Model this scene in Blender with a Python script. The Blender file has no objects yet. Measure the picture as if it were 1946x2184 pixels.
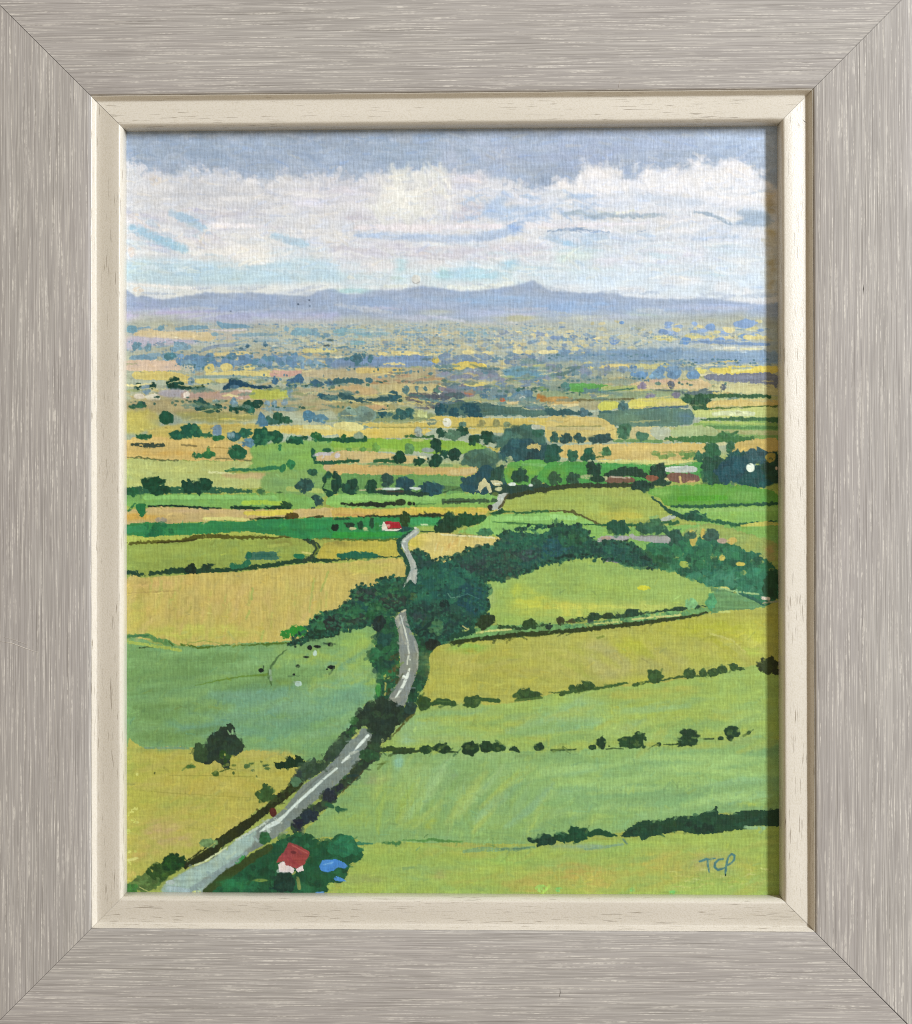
import bpy, math, random
import numpy as np
from mathutils import Matrix, Vector

# ---------------------------------------------------------------- camera
scene = bpy.context.scene
F_PX, PX_W, PX_H = 2200.0, 1946.0, 2184.0
CAM_R = (0.002636395, 0.017312713, -0.001864737)
CAM_P = np.array([0.008675197, -0.001465285, 0.386093422])
CENTER_H = 1.5            # height of the picture's middle above the floor

def W3(x, y, z):
    """picture axes (right, up, out of the wall) -> world"""
    return (x, -z, y + CENTER_H)

def rot3(a, b, c):
    ca, sa = math.cos(a), math.sin(a); cb, sb = math.cos(b), math.sin(b); cc, sc = math.cos(c), math.sin(c)
    return (np.array([[cc, -sc, 0], [sc, cc, 0], [0, 0, 1]]) @ np.array([[cb, 0, sb], [0, 1, 0], [-sb, 0, cb]])
            @ np.array([[1, 0, 0], [0, ca, -sa], [0, sa, ca]]))
RC = rot3(*CAM_R)
TO_W = np.array([[1, 0, 0], [0, 0, -1], [0, 1, 0]])
cam_data = bpy.data.cameras.new('camera')
cam_data.sensor_fit = 'HORIZONTAL'
cam_data.sensor_width = 36.0
cam_data.lens = 36.0 * F_PX / PX_W
cam_data.clip_start = 0.01
cam_data.clip_end = 50
cam = bpy.data.objects.new('camera', cam_data)
scene.collection.objects.link(cam)
RW = TO_W @ RC
cam.matrix_world = Matrix.Translation(W3(*CAM_P)) @ Matrix(RW.tolist()).to_4x4()
scene.camera = cam

# ---------------------------------------------------------------- light
world = bpy.data.worlds.new('World')
scene.world = world
world.use_nodes = True
bg = world.node_tree.nodes['Background']
bg.inputs['Color'].default_value = (1.0, 0.84, 0.62, 1)
bg.inputs['Strength'].default_value = 0.40

ld = bpy.data.lights.new('window_light', 'AREA')
ld.shape = 'RECTANGLE'
ld.size = 0.34
ld.size_y = 1.35
ld.energy = 131
ld.color = (0.89, 0.945, 1.0)
lo = bpy.data.objects.new('window_light', ld)
scene.collection.objects.link(lo)
LDIR = Vector(W3(30.0, 15.5, 25.0)) - Vector(W3(0, 0, 0))
lpos = Vector(W3(0, 0, 0)) + LDIR.normalized() * 3.2
lo.location = lpos
lo.rotation_euler = (Vector(W3(0, 0, 0)) - lpos).to_track_quat('-Z', 'Y').to_euler()

vs = scene.view_settings
vs.view_transform = 'Standard'
vs.look = 'None'
vs.exposure = 0.0
vs.gamma = 1.0
scene.cycles.use_denoising = False
scene.cycles.filter_width = 1.0

# ---------------------------------------------------------------- helpers
COL = scene.collection
def link(o, parent=None):
    COL.objects.link(o)
    if parent is not None:
        o.parent = parent
    return o
def mesh_obj(name, verts, faces, mat, parent=None, smooth=None):
    me = bpy.data.meshes.new(name)
    me.from_pydata(verts, [], faces)
    me.update()
    if mat: me.materials.append(mat)
    if smooth is not None:
        me.polygons.foreach_set('use_smooth', [bool(smooth)] * len(me.polygons))
    return link(bpy.data.objects.new(name, me), parent)
def empty(name, loc):
    o = bpy.data.objects.new(name, None)
    o.empty_display_size = 0.02
    o.location = loc
    return link(o)
def new_mat(name):
    m = bpy.data.materials.new(name); m.use_nodes = True
    nt = m.node_tree
    return m, nt, nt.nodes, nt.links, nt.nodes['Principled BSDF']
def hexlin(h):
    h = h.lstrip('#')
    c = [int(h[i:i + 2], 16) / 255 for i in (0, 2, 4)]
    return tuple(v / 12.92 if v <= 0.04045 else ((v + 0.055) / 1.055) ** 2.4 for v in c) + (1.0,)

# ---------------------------------------------------------------- materials
def stretched(nt, axis, along, across, seed, detail=3.0, rough=0.6):
    """noise drawn out along one axis of the picture: grain running along a rail"""
    N, L = nt.nodes, nt.links
    tc = N.new('ShaderNodeTexCoord'); mp = N.new('ShaderNodeMapping'); nz = N.new('ShaderNodeTexNoise')
    s = {'x': (along, across, across), 'z': (across, across, along)}[axis]
    mp.inputs['Scale'].default_value = s
    mp.inputs['Location'].default_value = (seed * 3.17, seed * 1.71, seed * 2.39)
    nz.inputs['Scale'].default_value = 1.0
    nz.inputs['Detail'].default_value = detail
    nz.inputs['Roughness'].default_value = rough
    L.new(tc.outputs['Object'], mp.inputs['Vector']); L.new(mp.outputs['Vector'], nz.inputs['Vector'])
    return nz.outputs['Fac']
def ramp(nt, fac, stops):
    r = nt.nodes.new('ShaderNodeValToRGB'); cr = r.color_ramp
    while len(cr.elements) < len(stops): cr.elements.new(0.5)
    for e, (p, c) in zip(cr.elements, stops):
        e.position = p
        e.color = c if isinstance(c, tuple) else (c, c, c, 1)
    nt.links.new(fac, r.inputs['Fac'])
    return r.outputs['Color']
def mix(nt, fac, a, b, mode='MIX'):
    m = nt.nodes.new('ShaderNodeMix'); m.data_type = 'RGBA'; m.blend_type = mode
    for sock, v in ((m.inputs['Factor'], fac), (m.inputs['A'], a), (m.inputs['B'], b)):
        if isinstance(v, (int, float)): sock.default_value = v
        elif isinstance(v, tuple): sock.default_value = v
        else: nt.links.new(v, sock)
    return m.outputs['Result']
def math_node(nt, op, a, b=0.0):
    m = nt.nodes.new('ShaderNodeMath'); m.operation = op
    for i, v in enumerate((a, b)):
        if isinstance(v, (int, float)): m.inputs[i].default_value = v
        else: nt.links.new(v, m.inputs[i])
    return m.outputs[0]
def bump(nt, h, strength, dist, normal=None):
    b = nt.nodes.new('ShaderNodeBump')
    b.inputs['Strength'].default_value = strength
    b.inputs['Distance'].default_value = dist
    nt.links.new(h, b.inputs['Height'])
    if normal is not None: nt.links.new(normal, b.inputs['Normal'])
    return b.outputs['Normal']

def rail_material(axis, seed):
    m, nt, N, L, P = new_mat('brushed_taupe_paint')
    # broad tone drift, brushed bands, pale rubbed streaks and thin dark pores
    drift = stretched(nt, axis, 9, 45, seed + 9, 2)
    band = stretched(nt, axis, 18, 1100, seed + 1, 4, 0.65)
    fine = stretched(nt, axis, 34, 2900, seed + 2, 3, 0.6)
    pale = stretched(nt, axis, 62, 3300, seed + 3, 2.0, 0.5)
    pale2 = stretched(nt, axis, 30, 3800, seed + 13, 2.0, 0.5)
    dark = stretched(nt, axis, 20, 2700, seed + 4, 2.0, 0.5)
    speck = stretched(nt, axis, 600, 1200, seed + 6, 2.0, 0.5)
    c = ramp(nt, band, [(0.30, hexlin('#9d9893')), (0.50, hexlin('#a8a39e')), (0.70, hexlin('#b2ada8'))])
    c = mix(nt, 0.45, c, ramp(nt, fine, [(0.32, hexlin('#837d78')), (0.68, hexlin('#c3beb8'))]))
    c = mix(nt, ramp(nt, drift, [(0.35, 0.0), (0.7, 0.22)]), c, hexlin('#a59b9c'))
    c = mix(nt, ramp(nt, dark, [(0.58, 0.0), (0.68, 0.46)]), c, hexlin('#69625b'))
    pf = math_node(nt, 'MULTIPLY', ramp(nt, pale, [(0.56, 0.0), (0.66, 0.72)]),
                   ramp(nt, speck, [(0.38, 0.25), (0.60, 1.0)]))
    c = mix(nt, pf, c, hexlin('#e2dcd2'))
    c = mix(nt, ramp(nt, pale2, [(0.58, 0.0), (0.69, 0.48)]), c, hexlin('#dcd6cc'))
    L.new(c, P.inputs['Base Color'])
    P.inputs['Roughness'].default_value = 0.62
    P.inputs['Specular IOR Level'].default_value = 0.3
    L.new(bump(nt, math_node(nt, 'ADD', band, fine), 0.35, 0.00025), P.inputs['Normal'])
    return m
def slip_material(axis, seed):
    m, nt, N, L, P = new_mat('cream_open_grain_paint')
    drift = stretched(nt, axis, 14, 60, seed + 1, 2)
    pore = stretched(nt, axis, 120, 3300, seed + 2, 1.5, 0.5)
    where = stretched(nt, axis, 40, 240, seed + 3, 2)
    tooth = stretched(nt, axis, 1500, 2200, seed + 5, 2)
    c = ramp(nt, drift, [(0.3, hexlin('#d3ccbf')), (0.7, hexlin('#dcd5c9'))])
    c = mix(nt, ramp(nt, tooth, [(0.30, 0.32), (0.55, 0.0)]), c, hexlin('#b5a98e'))
    pf = math_node(nt, 'MULTIPLY', ramp(nt, pore, [(0.64, 0.0), (0.70, 0.72)]), ramp(nt, where, [(0.44, 0.0), (0.56, 1.0)]))
    c = mix(nt, pf, c, hexlin('#6b5b45'))
    L.new(c, P.inputs['Base Color'])
    P.inputs['Roughness'].default_value = 0.34
    P.inputs['Specular IOR Level'].default_value = 0.55
    h = math_node(nt, 'SUBTRACT', math_node(nt, 'MULTIPLY', tooth, 0.5), pf)
    L.new(bump(nt, h, 0.3, 0.0003), P.inputs['Normal'])
    return m
def plain(name, col, rough=0.8):
    m, nt, N, L, P = new_mat(name)
    n = stretched(nt, 'x', 40, 40, 2, 4)
    L.new(mix(nt, ramp(nt, n, [(0.3, 0.0), (0.7, 0.25)]), hexlin(col), (0.3, 0.28, 0.25, 1)), P.inputs['Base Color'])
    P.inputs['Roughness'].default_value = rough
    return m
def paint_material():
    m, nt, N, L, P = new_mat('acrylic_on_linen')
    at = N.new('ShaderNodeVertexColor'); at.layer_name = 'paint'
    tc = N.new('ShaderNodeTexCoord')
    def thread(axis, period, dist):
        w = N.new('ShaderNodeTexWave'); w.wave_type = 'BANDS'; w.bands_direction = axis
        w.inputs['Scale'].default_value = 2 * math.pi / period / 20.0
        w.inputs['Distortion'].default_value = dist; w.inputs['Detail'].default_value = 2.0
        w.inputs['Detail Scale'].default_value = 0.12
        L.new(tc.outputs['Object'], w.inputs['Vector'])
        return w.outputs['Fac']
    warp = thread('X', 0.00050, 6.0)
    weft = thread('Z', 0.00058, 6.0)
    slub = stretched(nt, 'z', 240, 1900, 31, 3)
    slubh = stretched(nt, 'x', 330, 1700, 37, 3)
    tooth = stretched(nt, 'x', 1500, 1500, 41, 4)
    h = math_node(nt, 'ADD', math_node(nt, 'MULTIPLY', warp, 0.30), math_node(nt, 'MULTIPLY', weft, 0.12))
    h = math_node(nt, 'ADD', h, math_node(nt, 'MULTIPLY', slub, 1.5))
    h = math_node(nt, 'ADD', h, math_node(nt, 'MULTIPLY', slubh, 0.8))
    h = math_node(nt, 'ADD', h, math_node(nt, 'MULTIPLY', tooth, 1.1))
    L.new(bump(nt, h, 0.34, 0.00016), P.inputs['Normal'])
    # colour darkens a little in the hollows of the cloth
    c = mix(nt, ramp(nt, math_node(nt, 'ADD', math_node(nt, 'MULTIPLY', slub, 0.5), math_node(nt, 'MULTIPLY', tooth, 0.5)),
                     [(0.36, 0.08), (0.50, 0.0)]), at.outputs['Color'], (0.12, 0.12, 0.10, 1))
    L.new(c, P.inputs['Base Color'])
    P.inputs['Roughness'].default_value = 0.5
    P.inputs['Specular IOR Level'].default_value = 0.3
    return m
M_RAIL = {'x': rail_material('x', 1.0), 'z': rail_material('z', 5.0)}
M_SLIP = {'x': slip_material('x', 2.0), 'z': slip_material('z', 7.0)}
M_PAINT = paint_material()
M_BOARD = plain('bare_linen_board', '#b9a88a')
M_WALL = plain('matt_wall_paint', '#cfcac0')
M_SPECK = plain('dark_speck', '#2a211a')

# ---------------------------------------------------------------- wall behind the frame
wall = mesh_obj('wall', [W3(-1.5, -CENTER_H, -0.016), W3(1.5, -CENTER_H, -0.016), W3(1.5, 1.0, -0.016), W3(-1.5, 1.0, -0.016)],
                [(0, 1, 2, 3)], M_WALL)
wall['kind'] = 'structure'

# ---------------------------------------------------------------- frame and slip
MM = 0.001
OW, OH = 0.122, 0.14316          # half opening
frame = empty('picture_frame', W3(0, -OH - 0.052, -0.0155))
frame['label'] = 'wide brushed taupe wooden picture frame with cream inner slip around the landscape'
frame['category'] = 'picture frame'

RAIL = [(11.45, -15), (11.45, 4.9), (11.55, 5.55), (11.9, 5.93), (12.5, 6.05), (20, 6.12), (32, 6.12), (44, 6.05),
        (50.4, 5.9), (51.4, 5.5), (51.8, 4.7), (51.8, -15)]
SLIP = [(0.55, -1.2), (0.0, -0.4), (0.02, 3.25), (0.12, 3.62), (0.45, 4.22), (0.85, 4.72), (1.15, 4.93), (1.6, 4.95), (4.5, 4.5), (8.0, 3.92), (9.9, 3.6),
        (10.15, 3.62), (10.35, 3.85), (10.75, 4.6), (11.1, 5.3), (11.28, 5.52), (11.42, 5.55), (11.42, -14)]
def sweep(name, side, prof, mat, gaps, parent, n=40, bow=0.0):
    """one mitred rail: the profile (distance out from the opening, height) swept along its side;
       gaps = how far the two mitre ends stand back (inner, outer) in mm"""
    ux, hl = {'top': ((0, 1), OW), 'bottom': ((0, -1), OW), 'left': ((-1, 0), OH), 'right': ((1, 0), OH)}[side]
    base = OH if side in ('top', 'bottom') else OW
    tx = (1, 0) if side in ('top', 'bottom') else (0, 1)
    umax = 51.8
    vs_, fs = [], []
    for i in range(n + 1):
        t = -1 + 2 * i / n
        for (u, z) in prof:
            g0, g1 = gaps[0] if t < 0 else gaps[1]
            g = (g0 + (g1 - g0) * u / umax) * MM
            half = hl + u * MM - g
            s = t * half
            w = bow * MM * math.sin(i * 1.7 + len(side)) * 0.25
            off = base + u * MM + w
            x = tx[0] * s + ux[0] * off
            y = tx[1] * s + ux[1] * off
            vs_.append(W3(x, y, z * MM))
    k = len(prof)
    for i in range(n):
        for j in range(k):
            a, b = i * k + j, i * k + (j + 1) % k
            c, d = (i + 1) * k + (j + 1) % k, (i + 1) * k + j
            fs.append((a, b, c, d))
    fs.append(tuple(range(k - 1, -1, -1))); fs.append(tuple(n * k + j for j in range(k)))
    me = bpy.data.meshes.new(name); me.from_pydata(vs_, [], fs)
    import bmesh
    bm = bmesh.new(); bm.from_mesh(me); bmesh.ops.recalc_face_normals(bm, faces=bm.faces); bm.to_mesh(me); bm.free()
    me.materials.append(mat)
    for p in me.polygons: p.use_smooth = len(p.vertices) == 4
    for e in me.edges: pass
    o = link(bpy.data.objects.new(name, me), parent)
    o.matrix_parent_inverse = Matrix.Translation(parent.location).inverted()
    return o
# mitre gaps (inner mm, outer mm): corners TL, TR, BL, BR
G = {'tl': (0.10, 0.14), 'tr': (0.08, 0.10), 'bl': (0.06, 0.08), 'br': (0.08, 0.26)}
# side: ends in the order negative end, positive end along the rail
ENDS = {'top': ('tl', 'tr'), 'bottom': ('bl', 'br'), 'left': ('bl', 'tl'), 'right': ('br', 'tr')}
for side in ('top', 'bottom', 'left', 'right'):
    ax = 'x' if side in ('top', 'bottom') else 'z'
    gg = [G[e] for e in ENDS[side]]
    r = sweep('frame_rail', side, RAIL, M_RAIL[ax], gg, frame)
    r['label'] = side + ' taupe rail with brushed cream streaks'
    s = sweep('slip_rail', side, SLIP, M_SLIP[ax], [(a * 0.9, b * 0.9) for a, b in gg], frame, n=60, bow=0.12)
    s['label'] = side + ' cream slip moulding with dark open grain'
def mark(name, pts, width, z, mat, label):
    """a thin sliver lying on the frame (photograph units -> picture plane at height z)"""
    q = []
    for (u, v) in pts:
        d = RC @ np.array([(u - PX_W / 2) / F_PX, -(v - PX_H / 2) / F_PX, -1.0]); t = (z - CAM_P[2]) / d[2]
        q.append((CAM_P + t * d)[:2])
    q = np.array(q); vs_, fs = [], []
    for i, p in enumerate(q):
        t = q[min(i + 1, len(q) - 1)] - q[max(i - 1, 0)]; t /= np.linalg.norm(t); nrm = np.array([-t[1], t[0]])
        w = width * MM * (0.25 if i in (0, len(q) - 1) else 1.0) / 2
        for k, h in ((-1, 0), (0, 0.00006), (1, 0)): vs_.append(W3(p[0] + nrm[0] * w * k, p[1] + nrm[1] * w * k, z + h))
    for i in range(len(q) - 1):
        a = i * 3
        fs += [(a, a + 3, a + 4, a + 1), (a + 1, a + 4, a + 5, a + 2)]
    o = mesh_obj(name, vs_, fs, mat, frame, True)
    o.matrix_parent_inverse = Matrix.Translation(frame.location).inverted()
    o['label'] = label
M_SCUFF = plain('pale_scuff', '#d9d1c6')
mark('scratch', [(2, 1368), (26, 1372), (52, 1382), (82, 1392)], 0.22, 0.00615, M_SCUFF, 'pale scratch across the left rail')
mark('scratch', [(6, 1358), (34, 1366), (60, 1376)], 0.12, 0.00615, M_SCUFF, 'pale scratch across the left rail')
mark('nail_mark', [(1842, 606), (1842.5, 616), (1842, 626)], 0.28, 0.00615, M_SPECK, 'short dark nail mark in the right rail')
mark('splinter', [(1713, 254), (1717, 259), (1723, 263)], 0.22, 0.0056, M_SPECK, 'tiny dark splinter at the upper right corner of the slip')
mark('dent', [(1195, 2108), (1195.5, 2118), (1194, 2126)], 0.2, 0.00615, M_SPECK, 'small dark nick in the bottom rail')
mark('scratch', [(1320, 186), (1322, 176), (1324, 170)], 0.15, 0.00612, M_SCUFF, 'short pale nick near the edge of the top rail')
for p in frame.children:      # sharp edges where profile turns hard
    me = p.data
    me.set_sharp_from_angle(angle=math.radians(50)) if hasattr(me, 'set_sharp_from_angle') else None

# ---------------------------------------------------------------- the painting: a small numpy brush engine
# the picture is laid out in the units of the photograph (1946 x 2184) and then placed on the canvas plane
GS = 1.4
X0, Y0, X1, Y1 = 258.0, 254.0, 1676.0, 1920.0
NX, NY = int((X1 - X0) / GS) + 1, int((Y1 - Y0) / GS) + 1
rng = np.random.default_rng(7)
rnd = random.Random(11)
PX = (X0 + np.arange(NX) * GS)[None, :].repeat(NY, 0)
PY = (Y0 + np.arange(NY) * GS)[:, None].repeat(NX, 1)
C = np.zeros((NY, NX, 3)); C[:] = (0.80, 0.79, 0.76)
HT = np.zeros((NY, NX))
ID = np.zeros((NY, NX), np.int32)

def vnoise(cx, cy):
    """smooth noise 0..1, cell size in photo pixels"""
    w, h = int(NX * GS / cx) + 4, int(NY * GS / cy) + 4
    g = rng.random((h, w))
    xs, ys = np.arange(NX) * GS / cx, np.arange(NY) * GS / cy
    xi, yi = xs.astype(int), ys.astype(int)
    xf, yf = xs - xi, ys - yi
    xf, yf = xf * xf * (3 - 2 * xf), yf * yf * (3 - 2 * yf)
    r0 = g[yi][:, xi] * (1 - xf) + g[yi][:, xi + 1] * xf
    r1 = g[yi + 1][:, xi] * (1 - xf) + g[yi + 1][:, xi + 1] * xf
    return r0 * (1 - yf)[:, None] + r1 * yf[:, None]
N3, N6, N14, N45 = vnoise(3.2, 3.2), vnoise(6, 6), vnoise(14, 14), vnoise(45, 45)
N6b, N14b, N9 = vnoise(6, 6), vnoise(14, 14), vnoise(9, 9)
NHs, NVs = vnoise(38, 2.6), vnoise(2.6, 38)
NH2, NV2 = vnoise(90, 7), vnoise(8, 70)
WEAVE = 0.5 * vnoise(2.6, 7) + 0.5 * vnoise(7, 2.6)
GRAIN = 0.62 * (vnoise(2.3, 10) - 0.5) + 0.34 * (vnoise(10, 2.3) - 0.5) + 0.45 * (vnoise(2.3, 2.3) - 0.5)
def brush_facets(n, ln, wd, ang, spread):
    """overlapping pulls of the brush, each a shade of its own"""
    F = np.zeros((NY, NX))
    for _ in range(n):
        x, y = rnd.uniform(0, NX), rnd.uniform(0, NY)
        l, w = rnd.uniform(*ln) / GS, rnd.uniform(*wd) / GS
        t = ang + rnd.gauss(0, spread); ca, sa = math.cos(t), math.sin(t)
        r = int(l * max(abs(ca), 0.3) + w) + 2, int(l * max(abs(sa), 0.3) + w) + 2
        a, b, c, d = max(0, int(x) - r[0]), min(NX, int(x) + r[0]), max(0, int(y) - r[1]), min(NY, int(y) + r[1])
        if b <= a or d <= c: continue
        xx, yy = np.arange(a, b)[None, :] - x, np.arange(c, d)[:, None] - y
        u, v = xx * ca + yy * sa, -xx * sa + yy * ca
        wob = (N14[c:d, a:b] - 0.5) * 0.9 + (N6[c:d, a:b] - 0.5) * 0.6
        m = np.clip((1 - np.maximum(np.abs(u) / l, np.abs(v) / w) + wob * 0.7) * 3.0, 0, 1) * rnd.uniform(0.35, 0.9)
        F[c:d, a:b] = F[c:d, a:b] * (1 - m) + m * rnd.uniform(-1, 1)
    return F
FH = brush_facets(5200, (14, 46), (4, 10), 0.0, 0.22)
FV = brush_facets(3200, (14, 44), (4, 9), 1.75, 0.25)
def roll(n, sl):
    oy, ox = rnd.randrange(NY), rnd.randrange(NX)
    iy = (np.arange(sl[0].start, sl[0].stop) + oy) % NY
    ix = (np.arange(sl[1].start, sl[1].stop) + ox) % NX
    return n[np.ix_(iy, ix)]
def rgb(h):
    if not isinstance(h, str): return np.array(h, float)
    h = h.lstrip('#'); return np.array([int(h[i:i + 2], 16) / 255 for i in (0, 2, 4)])
def window(x0, y0, x1, y1, pad):
    a = max(0, int((x0 - pad - X0) / GS)); b = min(NX, int((x1 + pad - X0) / GS) + 2)
    c = max(0, int((y0 - pad - Y0) / GS)); d = min(NY, int((y1 + pad - Y0) / GS) + 2)
    if b <= a or d <= c: return None
    return (slice(c, d), slice(a, b))
PARTS = ['underpainting']
def part_id(name):
    PARTS.append(name); return len(PARTS) - 1
CUR = [0]
def part(name): CUR[0] = part_id(name)
def blur(m, r):
    if r < 0.5: return m
    k = max(1, int(round(r)))
    for _ in range(2):
        for ax in (0, 1):
            p = np.pad(m, [(k, k) if a == ax else (0, 0) for a in (0, 1)], mode='edge')
            cs = np.cumsum(p, axis=ax)
            n = m.shape[ax]
            z = np.zeros_like(np.take(cs, [0], axis=ax))
            cs = np.concatenate([z, cs], axis=ax)
            m = (np.take(cs, range(2 * k + 1, 2 * k + 1 + n), axis=ax) - np.take(cs, range(0, n), axis=ax)) / (2 * k + 1)
    return m
def lay(sl, a, col, var, grain, thick, hue, ident):
    c = rgb(col)
    st = {'h': NHs, 'v': NVs, 'n': N6}[grain]
    b = {'h': NH2, 'v': NV2, 'n': N14}[grain]
    t = (roll(st, sl) - 0.5) * 0.75 + (roll(b, sl) - 0.5) * 0.75 + (roll(N45, sl) - 0.5) * 0.6
    w = (roll(N14, sl) - 0.5) + 0.55 * roll(FV if grain == 'v' else FH, sl)
    t = t + 0.42 * roll(FV if grain == 'v' else FH, sl)
    cc = c[None, None, :] * (1 + var * t[..., None] * 1.6) + hue * w[..., None] * np.array([0.5, 0.12, -0.6])
    A = a[..., None]
    C[sl] = C[sl] * (1 - A) + np.clip(cc, 0, 1) * A
    HT[sl] = HT[sl] * (1 - a * 0.55) + a * thick * (0.55 + 0.9 * roll(st, sl))
    if ident: ID[sl][a > 0.5] = ident
# tiles: origin in the photograph and magnification of the study the coordinates were taken from
TS = 1820 / 510.0
TILE = {'a1': (260, 260, 4), 'a2': (715, 260, 4), 'a3': (1170, 260, TS), 'b1': (260, 660, 4), 'b2': (715, 660, 4), 'b3': (1170, 660, TS),
        'c1': (260, 1060, 4), 'c2': (715, 1060, 4), 'c3': (1170, 1060, TS), 'd1': (260, 1460, 4), 'd2': (715, 1460, 4), 'd3': (1170, 1460, TS),
        'p': (0, 0, 1)}
T = ['p']
def tp(p):
    if len(p) == 3: ox, oy, s = TILE[p[2]]
    else: ox, oy, s = TILE[T[0]]
    return (ox + p[0] / s, oy + p[1] / s)
def tl(v): return v / TILE[T[0]][2]
def dryness(a, sl, dry):
    if dry <= 0: return a
    n = 0.5 * roll(WEAVE, sl) + 0.5 * roll(N3, sl)
    n = (n - n.min()) / (n.max() - n.min() + 1e-6)
    return a * np.clip((n - dry * 0.8) / 0.16 + 0.5, 0, 1)
def smooth_pts(P, n=4):
    P = np.array(P, float); m = len(P); out = []
    for i in range(m):
        p0, p1, p2, p3 = P[i - 1], P[i], P[(i + 1) % m], P[(i + 2) % m]
        for k in range(n):
            t = k / n
            out.append(0.5 * ((2 * p1) + (-p0 + p2) * t + (2 * p0 - 5 * p1 + 4 * p2 - p3) * t * t + (-p0 + 3 * p1 - 3 * p2 + p3) * t ** 3))
    return np.array(out)
def P(pts, col, rough=2.2, soft=0.8, var=0.05, grain='h', dry=0.0, alpha=1.0, thick=0.5, hue=0.05, sm=True, own=True):
    """filled area of paint with a ragged brush edge"""
    q = np.array([tp(p) for p in pts])
    if sm: q = smooth_pts(q, 3)
    if rgb(col).mean() < 0.34: rough *= 1.35
    sl = window(q[:, 0].min(), q[:, 1].min(), q[:, 0].max(), q[:, 1].max(), 6 + rough * 2 + soft * 4)
    if sl is None: return
    x = PX[sl] + rough * 2 * ((roll(N6, sl) - 0.5) + 0.7 * (roll(N14, sl) - 0.5) + 0.5 * (roll(N3, sl) - 0.5))
    y = PY[sl] + rough * 2 * ((roll(N6b, sl) - 0.5) + 0.7 * (roll(N14b, sl) - 0.5) + 0.5 * (roll(N3, sl) - 0.5))
    ins = np.zeros(x.shape, bool)
    j = len(q) - 1
    for i in range(len(q)):
        (xi, yi), (xj, yj) = q[i], q[j]
        if yi != yj:
            ins ^= ((yi > y) != (yj > y)) & (x < (xj - xi) * (y - yi) / (yj - yi) + xi)
        j = i
    a = blur(ins.astype(float), soft / GS) if soft >= 1.5 else ins.astype(float)
    a = dryness(a, sl, dry) * alpha
    lay(sl, a, col, var, grain, thick, hue, CUR[0] if own and alpha > 0.6 else 0)
def S(pts, w, col, rough=0.9, soft=0.6, var=0.05, dry=0.0, alpha=1.0, thick=0.6, hue=0.02, own=True, taper=False):
    """one pull of the brush along a line; w may be a list, one width for each point"""
    q = np.array([tp(p) for p in pts])
    ws = [tl(v) for v in (w if isinstance(w, (list, tuple)) else [w] * len(q))]
    if taper: ws[0] *= 0.35; ws[-1] *= 0.35
    if T[0][0] == 'a' and soft > 0.9: soft = max(soft, 0.30 * max(ws)); rough = 2.4; dry = max(dry, 0.12)
    if own and max(ws) > 3.5 and rgb(col).mean() < 0.36: rough *= 1.5
    pad = max(ws) + 6
    sl = window(q[:, 0].min(), q[:, 1].min(), q[:, 0].max(), q[:, 1].max(), pad)
    if sl is None: return
    x = PX[sl] + rough * 2 * ((roll(N6, sl) - 0.5) + 0.6 * (roll(N3, sl) - 0.5))
    y = PY[sl] + rough * 2 * ((roll(N6b, sl) - 0.5) + 0.6 * (roll(N3, sl) - 0.5))
    d = np.full(x.shape, -1e9)
    for i in range(len(q) - 1):
        (ax, ay), (bx, by) = q[i], q[i + 1]
        L2 = (bx - ax) ** 2 + (by - ay) ** 2 + 1e-9
        t = np.clip(((x - ax) * (bx - ax) + (y - ay) * (by - ay)) / L2, 0, 1)
        dist = np.hypot(x - ax - t * (bx - ax), y - ay - t * (by - ay))
        d = np.maximum(d, 0.5 * (ws[i] * (1 - t) + ws[i + 1] * t) - dist)
    a = np.clip(d / (soft + 0.7) + 0.5, 0, 1)
    a = dryness(a, sl, dry) * alpha
    lay(sl, a, col, var, 'n', thick, hue, CUR[0] if own and alpha > 0.6 else 0)
def B(x, y, rx, ry, col, rough=0.35, soft=0.10, var=0.07, dry=0.0, alpha=1.0, thick=0.7, hue=0.02, own=True, tilt=0.0):
    """a daub"""
    if soft >= 0.4: return G_(x, y, rx, ry, col, alpha)
    cx, cy = tp((x, y)); rx, ry = max(tl(rx), 1.0), max(tl(ry), 1.0)
    r = max(rx, ry)
    sl = window(cx - r, cy - r, cx + r, cy + r, r * 0.7 + 4)
    if sl is None: return
    ca, sa = math.cos(tilt), math.sin(tilt)
    dx, dy = PX[sl] - cx, PY[sl] - cy
    u, v = (dx * ca + dy * sa) / rx, (-dx * sa + dy * ca) / ry
    nz, nf = (N45, N14) if r > 34 else ((N14, N6) if r > 9 else ((N9, N3) if r > 5 else (N6, N3)))
    d = np.sqrt(u * u + v * v) + rough * 2 * (0.75 * (roll(nz, sl) - 0.5) + 0.42 * (roll(nf, sl) - 0.5))
    e = max(soft, 0.9 / min(rx, ry))
    a = np.clip((1 - d) / e + 0.5, 0, 1)
    a = dryness(a, sl, dry) * alpha
    lay(sl, a, col, var, 'n', thick, hue, CUR[0] if own and alpha > 0.6 else 0)
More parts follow.
